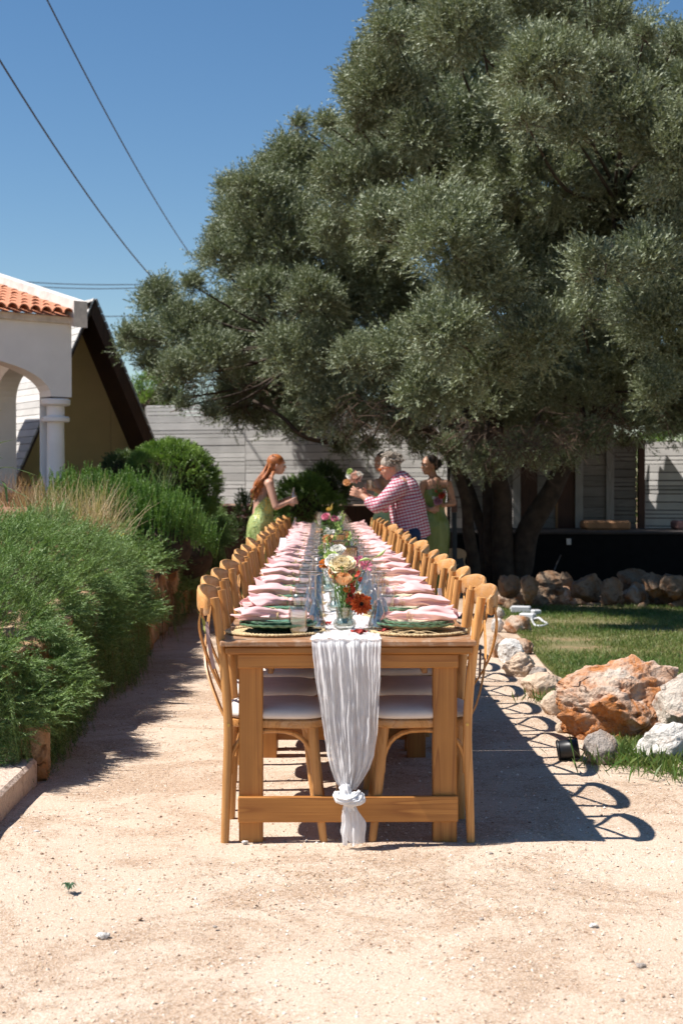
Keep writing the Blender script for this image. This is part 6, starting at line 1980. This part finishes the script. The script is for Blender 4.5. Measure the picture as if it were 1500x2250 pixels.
def face_bits(q, par, s=1.0, lips=True, o_=Vector((0, 0, 0))):
    for sgn in (-1, 1):
        MB().add(*ball(q(.079, sgn * .031, .004), .0095 * s, 10, 8)).build('eye', eye_w, par, 180)
        MB().add(*ball(q(.0855, sgn * .031, .004), .005 * s, 8, 6)).build('iris', eye_d, par, 180)
        MB().add(*tube(catmull([q(.09, sgn * .015, .024), q(.093, sgn * .03, .028), q(.082, sgn * .05, .022)], 3), .0028, 5)).build('eyebrow', hair_now[0], par, 180)
    if lips: MB().add(*tube(catmull([q(.086, -.022, -.060), q(.0945, 0, -.059), q(.086, .022, -.060)], 4), [.002, .0055, .002], 6)).build('lips', lip_m, par, 180)
hair_now = [None]
def hand(B, w_, d_, palm, grip=.6, s=1.0, thumb=1, spread=.12):
    """palm plus five fingers bending towards the palm side; w_ wrist, d_ direction of the hand, palm = palm normal"""
    d_ = Vector(d_).normalized(); p = Vector(palm); p = (p - d_ * p.dot(d_)).normalized(); side = d_.cross(p)
    W = Vector(w_)
    for k in (-1, 0, 1): B.seg(W + side * k * .012 * s, W + d_ * .078 * s + side * k * .026 * s, .014 * s, .0125 * s)
    ln = [.062, .072, .068, .052]
    for i in range(4):
        o = (i - 1.5) * .0215 * s
        a_ = W + d_ * .082 * s + side * o
        dd = (d_ + side * (i - 1.5) * spread).normalized(); ang = 0
        pts = [a_]; L = ln[i] * s
        for fr, bend in ((.45, .55), (.30, .75), (.25, .6)):
            ang += bend * grip * 1.6
            pts.append(pts[-1] + (dd * math.cos(ang) + p * math.sin(ang)) * L * fr * 1.15)
        B.chain(pts, [.0098 * s, .009 * s, .0082 * s, .007 * s], n=8)
    a_ = W + d_ * .022 * s + side * (-.024 * thumb) * s
    b_ = a_ + (d_ * .6 - side * .7 * thumb + p * .45) .normalized() * .036 * s
    c_ = b_ + (d_ * .85 - side * .1 * thumb + p * .7).normalized() * .034 * s
    B.chain([a_, b_, c_], [.014 * s, .011 * s, .009 * s], n=8)
def loft(rings, n=48, fold=0, seed=0, cap=False):
    """rings: (centre, rx, ry) ; folds grow downwards"""
    V_ = []; F_ = []
    L = len(rings)
    for j, (c_, rx, ry_) in enumerate(rings):
        t_ = j / (L - 1)
        for i in range(n):
            a = 2 * PI * i / n
            k = 1 + fold * t_ ** 1.4 * (.5 * math.sin(a * 9 + seed + 1.2 * math.sin(t_ * 3)) + .35 * math.sin(a * 17 + seed * 2) + .5 * noise.noise(Vector((a * 2, t_ * 3, seed))))
            V_.append(Vector(c_) + Vector((rx * k * math.cos(a), ry_ * k * math.sin(a), 0)))
    for j in range(L - 1):
        for i in range(n): F_.append((j * n + i, j * n + (i + 1) % n, (j + 1) * n + (i + 1) % n, (j + 1) * n + i))
    return V_, F_
def smooth_rings(keys, m=5):
    c_ = catmull([k[0] for k in keys], m); r_ = catmull([(k[1], k[2], 0) for k in keys], m)
    return [(c_[i], r_[i].x, r_[i].y) for i in range(len(c_))]
def strands(root_fn, n, pts_fn, r_=.006, seed=3):
    rg_ = random.Random(seed); m_ = MB()
    for _ in range(n):
        m_.add(*tube(catmull(pts_fn(rg_), 4), [r_, r_ * 1.3, r_, r_ * .35], 5))
    return m_

# --- woman with red hair, left of the table, turned to the right
A = Vector((P(583, 0, 16.6).x, 16.6, 0))
p1 = empty('person', A, 0, 'woman with long red hair in a backless green dress, left of the table', 'person')
def q1(px, py, dy=0): v_ = P(px, py, 16.6 + dy) - A; return v_
B = Body()
hc = q1(609, 1021)
hq, hf, hr, hu = head(B, hc, (1, .05, -.06), s=1.0)
B.chain([q1(592, 1044), q1(600, 1031)], [.05, .05])
B.chain([q1(590, 1046), q1(584, 1062), q1(578, 1084), q1(576, 1104), q1(575, 1128), q1(574, 1152)], [.058, .10, .105, .098, .108, .13], sq=(1, 1))
for dy, elb, wr, hn in ((-.17, q1(606, 1114, -.22), q1(632, 1104, -.16), (1, .1, .25)), (.16, q1(606, 1112, .20), q1(633, 1096, .05), (1, -.3, .2))):
    sh = q1(592, 1063, dy)
    B.seg(q1(587, 1060, dy * .4), sh, .06, .052)
    B.chain([sh, (sh + elb) / 2, elb], [.050, .044, .038])
    B.chain([elb, elb.lerp(wr, .4), wr], [.037, .036, .025])
    hand(B, wr, hn, (0, 1 if dy < 0 else -1, -.1), .55, .95, thumb=1 if dy < 0 else -1)
for dy in (-.09, .09):
    B.chain([q1(574, 1160, dy), Vector((q1(574, 0).x, dy, .45)), Vector((q1(572, 0).x - .02, dy, .06))], [.10, .062, .04]); B.seg(Vector((q1(572, 0).x - .03, dy, .045)), Vector((q1(572, 0).x + .14, dy, .03)), .04, .03)
B.finish('body', skin_f, p1)
red_h = plain('red_hair', (.36, .11, .025), .45, .45, 30, .5, .5, bscale=120)
hair_now[0] = red_h
face_bits(hq, p1)
hm = Body()
V_, F_ = ball((0, 0, 0), 1, 18, 12)
hm.add([hq(-.022 + p[0] * .102, p[1] * .088, .035 + p[2] * .090) for p in V_], F_)
hm.add([hq(-.065 + p[0] * .05, p[1] * .075, -.03 + p[2] * .09) for p in V_], F_)
hm.finish('hair_cap', red_h, p1, .008, 3)
def hp(rg_):
    yy_ = rg_.uniform(-.085, .085); a_ = hq(-.04 + rg_.uniform(-.04, .05), yy_, rg_.uniform(.0, .11))
    w1 = rg_.uniform(-.03, .03)
    b_ = q1(585 + rg_.uniform(-8, 5), 1042 + rg_.uniform(-6, 6), yy_ * 1.4); c_ = q1(570 + rg_.uniform(-9, 10), 1062 + rg_.uniform(-5, 5), yy_ * 1.6 + w1)
    e_ = q1(560 + rg_.uniform(-7, 14), 1080 + rg_.uniform(-6, 12), yy_ * 1.3 - w1); 
    return [a_, b_ , c_, e_ + Vector((rg_.uniform(-.02, .02), 0, 0)), e_ + Vector((rg_.uniform(-.03, .03), 0, -.04))]
strands(None, 95, hp, .0085, 5).build('hair', red_h, p1, 180)
def hp2(rg_):
    yy_ = -.06 - rg_.uniform(0, .03)
    return [hq(-.01 + rg_.uniform(-.02, .02), -.08, .03), q1(596 + rg_.uniform(-3, 3), 1045, -.12), q1(594 + rg_.uniform(-5, 3), 1068, -.15), q1(590 + rg_.uniform(-3, 3), 1086 + rg_.uniform(-6, 8), -.14)]
strands(None, 16, hp2, .007, 6).build('hair', red_h, p1, 180)
# light green satin dress, gold sequins at the waist, leaf print below
m, t, b, o = mk('green_leaf_dress')
v = coords(t)
sp3 = N(t, 'ShaderNodeSeparateXYZ'); t.links.new(v, sp3.inputs[0])
seq = ramp(t, sp3.outputs['Z'], [(.0, (0,) * 3), (.68 / 2, (0,) * 3), (.98 / 2, (1,) * 3)])
mr2 = N(t, 'ShaderNodeMapRange', ins={1: .72, 2: 1.05}); t.links.new(sp3.outputs['Z'], mr2.inputs[0])
vo = N(t, 'ShaderNodeTexVoronoi'); vo.inputs['Scale'].default_value = 42; t.links.new(v, vo.inputs['Vector'])
lf_n = noise_tex(t, coords(t, (1, 1, .6)), 17, 4, .7, .8)
leafmask = ramp(t, lf_n, [(.53, (0,) * 3), (.57, (.85,) * 3)])
c = mixc(t, leafmask, (.36, .44, .17), (.13, .19, .05))
spots = ramp(t, vo.outputs['Distance'], [(.30, (1,) * 3), (.45, (0,) * 3)])
mm = N(t, 'ShaderNodeMath', operation='MULTIPLY'); t.links.new(spots, mm.inputs[0]); t.links.new(mr2.outputs[0], mm.inputs[1])
c = mixc(t, mm.outputs[0], c, (.62, .50, .12))
t.links.new(c, b.inputs['Base Color']); b.inputs['Roughness'].default_value = .34; t.links.new(mm.outputs[0], b.inputs['Metallic'])
bump(t, b, vo.outputs['Distance'], .5, .01)
dress1 = m
xw = q1(576, 0).x
rk = [((q1(580, 0).x, 0, 1.135), .118, .150), ((q1(579, 0).x, 0, 1.06), .118, .142), ((xw, 0, .98), .125, .150), ((xw - .01, 0, .86), .158, .185), ((xw - .015, 0, .72), .165, .19), ((xw - .02, 0, .50), .17, .19), ((xw - .02, 0, .25), .19, .21), ((xw - .03, 0, .03), .22, .25)]
V_, F_ = loft(smooth_rings(rk), 60, .09, 2)
# backless: the top edge dips at the back (-x)
V_ = [Vector((p.x, p.y, p.z - (max(0, -(p.x - xw)) / .12 * .14 * max(0, (p.z - .95) / .19)))) for p in V_]
V_ = [Vector((p.x, p.y, p.z + (max(0, (p.x - xw)) / .12 * .10 * max(0, (p.z - .95) / .19)))) for p in V_]
MB().add(V_, F_).build('dress', dress1, p1, 180)
st2 = MB()
for s_ in (-1, 1): st2.add(*tube(catmull([q1(588, 1052, s_ * .07) + Vector((-.03, 0, .03)), q1(576, 1075, s_ * .10) + Vector((-.09, 0, 0)), q1(571, 1102, s_ * .03) + Vector((-.09, 0, 0)), q1(563, 1120, -s_ * .02) + Vector((-.08, 0, 0))], 4), .005, 5))
st2.build('dress_strap', dress1, p1, 180)
frost = glassy('frosted_bottle', (.86, .86, .86), .30)
fb = bottle(A + q1(645, 1108, -.06) , 'pale glass bottle held by the red haired woman', .95)
fb.data.materials[0] = frost

# --- man in checked shirt leaning over the right side of the table
A2 = Vector((P(905, 0, 14.2).x, 14.2, 0))
p2 = empty('person', A2, 0, 'grey haired man in a red checked shirt and sunglasses leaning over the table', 'person')
def q2(px, py, dy=0): return P(px, py, 14.2 + dy) - A2
B = Body()
hq, hf, hr, hu = head(B, q2(856, 1028), (-1, -.12, -.30), s=1.02)
B.chain([q2(878, 1052), q2(864, 1036)], [.062, .06])
B.chain([q2(882, 1062), q2(892, 1090), q2(900, 1130), q2(905, 1165)], [.12, .14, .14, .15])
hands2 = []
for dy, elb, wr, hn in ((-.20, q2(826, 1113, -.24), q2(797, 1090, -.16), (-1, .1, .45)), (.20, q2(846, 1112, .22), q2(806, 1090, .02), (-1, -.3, .35))):
    sh = q2(870, 1072, dy)
    B.seg(q2(882, 1066, dy * .4), sh, .08, .068)
    B.chain([sh, (sh + elb) / 2, elb], [.062, .052, .044])
    B.chain([elb, elb.lerp(wr, .4), wr], [.044, .042, .03])
    hand(B, wr, hn, (0, 1 if dy < 0 else -1, .15), .5, 1.1, thumb=1 if dy < 0 else -1)
for dy in (-.1, .12):
    B.chain([q2(905, 1175, dy), Vector((.02, dy * 1.2, .50)), Vector((.08, dy * 1.3, .09))], [.12, .078, .05]); B.seg(Vector((.10, dy * 1.3, .05)), Vector((-.12, dy * 1.3, .035)), .045, .035)
B.finish('body', skin_m, p2)
grey_h = plain('grey_hair', (.30, .25, .20), .5, .6, 40, .5, .5, bscale=100); hair_now[0] = grey_h
face_bits(hq, p2, lips=False)
hm = Body(); V_, F_ = ball((0, 0, 0), 1, 18, 12)
hm.add([hq(-.012 + p[0] * .092, p[1] * .083, .048 + p[2] * .078) for p in V_], F_); hm.add([hq(-.06 + p[0] * .05, p[1] * .072, -.015 + p[2] * .075) for p in V_], F_)
hm.finish('hair_cap', grey_h, p2, .008, 2)
def hp3(rg_):
    th = rg_.uniform(-1.5, 1.5); ph = rg_.uniform(-.6, 1.5)
    d_ = (-.35 + .8 * rg_.uniform(-1, .9)); 
    a_ = hq(-.015 + d_ * .085, math.sin(th) * .080 * (1 - .25 * abs(d_)), .045 + .076 * max(0, math.cos(th)) * (1 - .55 * d_ * d_) - .05 * rg_.random() * (abs(th) > 1.0)); o2 = (a_ - hq(-.02, 0, .02)).normalized()
    return [a_, a_ + o2 * .012, a_ + o2 * .022 + Vector((rg_.uniform(-.03, .03), rg_.uniform(-.02, .02), rg_.uniform(-.01, .02))), a_ + o2 * .026 + Vector((rg_.uniform(-.04, .04), rg_.uniform(-.02, .02), 0))]
strands(None, 230, hp3, .006, 9).build('hair', grey_h, p2, 180)
sg = MB()
sg.add(*tube(catmull([hq(.092, -.055, .012), hq(.108, -.03, .008), hq(.110, 0, .014), hq(.108, .03, .008), hq(.092, .055, .012)], 4), 1, 6, (.014, .004), up=tuple(hu)))
for s_ in (-1, 1): sg.add(*tube([hq(.092, s_ * .058, .014), hq(.03, s_ * .074, .010), hq(-.02, s_ * .082, .002)], .0035, 5))
sg.build('sunglasses', plain('orange_sunglass_frame', (.35, .08, .02), .25, .2), p2, 180)
m, t, b, o = mk('red_check')
v = coords(t)
def stripes(vec_out, scale, lo, hi):
    mu = N(t, 'ShaderNodeMath', operation='MULTIPLY'); mu.inputs[1].default_value = scale; t.links.new(vec_out, mu.inputs[0])
    fr_ = N(t, 'ShaderNodeMath', operation='FRACT'); t.links.new(mu.outputs[0], fr_.inputs[0])
    return ramp(t, fr_.outputs[0], [(lo, (0,) * 3), (lo + .04, (1,) * 3), (hi, (1,) * 3), (min(hi + .04, 1), (0,) * 3)])
sx3 = N(t, 'ShaderNodeSeparateXYZ')
tcv = noise_tex(t, v, 3.5, 2)
# the weave follows the leaning torso
mp = N(t, 'ShaderNodeMapping'); mp.inputs['Rotation'].default_value = (0, R(14), 0); t.links.new(v, mp.inputs[0])
wv = N(t, 'ShaderNodeMix', data_type='VECTOR'); wv.inputs[0].default_value = .035
nz = N(t, 'ShaderNodeTexNoise'); nz.inputs['Scale'].default_value = 4; t.links.new(v, nz.inputs['Vector'])
t.links.new(mp.outputs[0], wv.inputs[4]); t.links.new(nz.outputs['Color'], wv.inputs[5])
t.links.new(wv.outputs[1], sx3.inputs[0])
h1 = stripes(sx3.outputs['Z'], 34, .28, .68); v1_ = stripes(sx3.outputs['X'], 34, .30, .62)
c = mixc(t, h1, (.58, .50, .53), (.42, .07, .12))
c = mixc(t, v1_, c, mixc(t, h1, (.55, .24, .28), (.34, .03, .055)))
t.links.new(c, b.inputs['Base Color']); b.inputs['Roughness'].default_value = .85; b.inputs['Specular IOR Level'].default_value = .15
wr_n = noise_tex(t, coords(t, (3, 3, 14)), 1.6, 3, .6, 1.0); bump(t, b, wr_n, .8, .03)
check = m
S = Body()
S.chain([q2(874, 1052), q2(880, 1058), q2(886, 1078), q2(896, 1110), q2(901, 1140)], [.082, .115, .165, .172, .17])
S.chain([q2(874, 1072, -.18), q2(848, 1096, -.235), q2(826, 1114, -.25), q2(813, 1104, -.21)], [.098, .078, .066, .062])
S.chain([q2(874, 1072, .18), q2(856, 1096, .22), q2(846, 1113, .22), q2(826, 1104, .15)], [.098, .078, .066, .06])
S.finish('shirt', check, p2, .010, 8)
rk = [((q2(896, 0).x, 0, q2(0, 1095).z), .165, .19), ((q2(899, 0).x, 0, q2(0, 1130).z), .178, .20), ((q2(901, 0).x, 0, q2(0, 1152).z), .19, .205), ((q2(902, 0).x, 0, q2(0, 1172).z), .20, .212)]
V_, F_ = loft(smooth_rings(rk), 60, .05, 4)
V_ = [Vector((p.x, p.y, p.z + .035 * math.sin(math.atan2(p.y, p.x) * 2 + .6) * max(0, (q2(0, 1140).z - p.z)) * 8)) for p in V_]
MB().add(V_, F_).build('shirt_tail', check, p2, 180)
# open front hanging down
V_, F_ = grid(lambda u, v_: q2(868 - 8 * u + 6 * v_ * u, 1095 + 80 * v_, -.16 + .05 * u) + Vector((.0, .02 * math.sin(u * 6 + v_ * 4), 0)) + Vector((-.03 * u, 0, 0)), 8, 12)
MB().add(V_, F_).build('shirt_front', check, p2, 180)
denim = fabric('dark_denim', (.025, .04, .085), .9, 0, 900, .3)
J = Body()
J.chain([q2(902, 1158), q2(905, 1175)], [.15, .155])
for dy in (-.1, .12): J.chain([q2(905, 1175, dy), Vector((.02, dy * 1.2, .50)), Vector((.08, dy * 1.3, .10))], [.13, .092, .075])
J.finish('jeans', denim, p2, .012, 4)
vz = A2 + q2(779, 1086, -.08); vase(vz, 'tiny glass jar with flowers held up by the man in the checked shirt', .8)
e_ = empty('flower_bunch', A2 + q2(774, 1052, -.08), 0, 'lavender, orange and lime flowers in the jar the man holds out', 'flowers')
for (kind, colr, px, py, r_) in (('pom', 'blush', 780, 1050, .08), ('rose', 'peach', 762, 1060, .045), ('rose', 'white', 770, 1043, .05), ('rose', 'lime', 768, 1036, .035), ('pom', 'white', 786, 1046, .06)):
    flower(kind, colr, A2 + q2(px, py, -.10), (-.2, -1, .5), r_, vz + Vector((0, 0, .03)), parent=e_)

# --- woman in olive green strapless dress, right
def gown(name, ca, cb):
    m, t, b, o = mk(name)
    f = noise_tex(t, coords(t, (6, 6, 1.3)), 1.5, 3, .6, .6)
    t.links.new(ramp(t, f, [(.35, ca), (.65, cb)]), b.inputs['Base Color']); b.inputs['Roughness'].default_value = .38
    bump(t, b, noise_tex(t, coords(t, (9, 9, 3)), 1.4, 3, .6, 1.2), .7, .03)
    return m
olive_d = gown('olive_satin', (.13, .17, .03), (.185, .23, .05))
A3 = Vector((P(957, 0, 17.0).x, 17.0, 0))
p3 = empty('person', A3, 0, 'dark haired woman in a strapless olive dress holding a bouquet, right of the man', 'person')
def q3(px, py, dy=0): return P(px, py, 17.0 + dy) - A3
B = Body()
hq, hf, hr, hu = head(B, q3(942, 1022), (-1, -.55, -.10), s=1.02)
B.chain([q3(953, 1052), q3(947, 1034)], [.052, .048])
B.chain([q3(955, 1062, 0), q3(955, 1085), q3(955, 1115), q3(956, 1140)], [.10, .098, .09, .11])
for (sh, elb, wr, hn, pn) in ((q3(984, 1064, -.06), q3(996, 1106, -.08), q3(974, 1110, -.22), (-1, -.15, .2), (0, 1, 0)), (q3(930, 1064, .0), q3(927, 1108, .02), q3(944, 1120, -.16), (1, -.3, .15), (0, 1, 0))):
    B.seg(q3(957, 1062), sh, .065, .05)
    B.chain([sh, (sh + elb) / 2, elb], [.050, .043, .037]); B.chain([elb, elb.lerp(wr, .4), wr], [.037, .035, .024])
    hand(B, wr, hn, pn, .75, .92, thumb=1)
for dy in (-.07, .07): B.chain([q3(955, 1160, dy), Vector((-.01, dy, .45)), Vector((0, dy, .06))], [.085, .055, .04]); B.seg(Vector((0, dy, .04)), Vector((-.1, dy - .08, .03)), .04, .03)
B.finish('body', skin_t, p3)
dark_h = plain('dark_hair', (.016, .009, .006), .45, .5, 30, .5, .5, bscale=120); hair_now[0] = dark_h
face_bits(hq, p3)
hm = Body(); V_, F_ = ball((0, 0, 0), 1, 18, 12)
hm.add([hq(-.030 + p[0] * .096, p[1] * .086, .038 + p[2] * .084) for p in V_], F_); hm.add([hq(-.08 + p[0] * .06, p[1] * .07, .0 + p[2] * .075) for p in V_], F_)
hm.add([hq(-.135 + p[0] * .045, p[1] * .05, .01 + p[2] * .05) for p in V_], F_)
hm.finish('hair', dark_h, p3, .008, 3)
xw = q3(955, 0).x
rk = [((xw, 0, 1.26), .125, .120), ((xw, 0, 1.18), .138, .128), ((xw, 0, 1.06), .120, .112), ((xw, 0, .98), .125, .115), ((xw + .0, 0, .86), .170, .15), ((xw, 0, .70), .178, .16), ((xw - .01, 0, .45), .175, .17), ((xw - .01, 0, .2), .20, .2), ((xw - .01, 0, .03), .24, .23)]
V_, F_ = loft(smooth_rings(rk), 60, .06, 6)
MB().add(V_, F_).build('dress', olive_d, p3, 180)
MB().add(*tube([hq(-.005, -.084, -.05), hq(-.005, -.086, -.075)], .004, 6)).build('earring', brass, p3)
bq = A3 + q3(964, 1102, -.27)
e_ = empty('bouquet', bq, 0, 'bouquet with a mauve rose and red wisps held by the woman in olive green', 'bouquet')
for (kind, colr, px, py, r_) in (('rose', 'mauve', 962, 1100, .06), ('rose', 'red', 970, 1088, .045), ('rose', 'white', 952, 1094, .02), ('spike', 'red', 958, 1080, .03), ('spike', 'mauve', 976, 1082, .03)):
    flower(kind, colr, A3 + q3(px, py, -.28), (-.1, -1, .3), r_, A3 + q3(968, 1114, -.24), parent=e_)
s_ = []
for k in range(16):
    tv, tf = sprig(8, .2, .05, .015, 40, .1, 400 + k)
    s_.append(scatter(tv, tf, np.array([(random.uniform(-.03, .06), 0, random.uniform(0, .04))]), np.array([(random.gauss(0.1, .45), -.1, 1.0)]), [random.uniform(.6, 1.0)]))
V, F, T = cat_sets(s_); np_mesh('leaves', V, F, lf, e_, vary=T)

# --- woman half hidden behind the man
A4 = Vector((P(845, 0, 16.9).x, 16.9, 0))
p4 = empty('person', A4, 0, 'dark haired woman mostly hidden behind the man, holding up a glass', 'person')
def q4(px, py, dy=0): return P(px, py, 16.9 + dy) - A4
B = Body()
hq, hf, hr, hu = head(B, q4(838, 1016), (-.9, -.7, -.12), s=1.0)
B.chain([q4(846, 1046), q4(842, 1030)], [.05, .048])
B.chain([q4(848, 1058), q4(848, 1085), q4(847, 1115), q4(846, 1145)], [.10, .10, .095, .125])
for (sh, elb, wr, hn, pn, th) in ((q4(828, 1060, -.1), q4(842, 1084, -.2), q4(820, 1074, -.3), (-1, -.2, .3), (0, 1, 0), 1), (q4(868, 1062), q4(874, 1104), q4(852, 1100, -.2), (-1, -.2, 0), (0, 1, 0), 1)):
    B.seg(q4(848, 1060), sh, .062, .048); B.chain([sh, elb], [.047, .037]); B.chain([elb, wr], [.036, .024]); hand(B, wr, hn, pn, .6, .92, thumb=th)
for dy in (-.07, .07): B.chain([q4(846, 1160, dy), Vector((0, dy, .45)), Vector((0, dy, .06))], [.085, .055, .04]); B.seg(Vector((0, dy, .04)), Vector((-.1, dy - .08, .03)), .04, .03)
B.finish('body', skin_t, p4)
face_bits(hq, p4)
hm = Body(); V_, F_ = ball((0, 0, 0), 1, 18, 12)
hm.add([hq(-.026 + p[0] * .096, p[1] * .086, .040 + p[2] * .086) for p in V_], F_); hm.add([hq(-.07 + p[0] * .06, p[1] * .07, -.01 + p[2] * .08) for p in V_], F_)
hm.finish('hair', dark_h, p4, .008, 3)
xw = q4(846, 0).x
rk = [((xw, 0, 1.26), .122, .118), ((xw, 0, 1.16), .135, .125), ((xw, 0, 1.02), .118, .11), ((xw, 0, .86), .165, .15), ((xw, 0, .6), .172, .16), ((xw, 0, .3), .19, .18), ((xw, 0, .03), .22, .21)]
V_, F_ = loft(smooth_rings(rk), 60, .06, 9)
MB().add(V_, F_).build('dress', gown('light_green_satin', (.30, .40, .16), (.38, .48, .22)), p4, 180)
g_ = tag(MB().add(*lathe([(.03, .0), (.033, .05), (.034, .1), (.001, .0)], 20)).build('drinking_glass', glass_m, None, 60), 'clear glass held up by the woman behind the man', 'glass'); g_.location = A4 + q4(811, 1074, -.32)

# every label and group is set; report
print('OBJECTS', len(bpy.data.objects), 'TRIS', sum(sum(len(p.vertices) - 2 for p in []) for _ in ()), sum(len(m_.loops) for m_ in bpy.data.meshes) // 2)
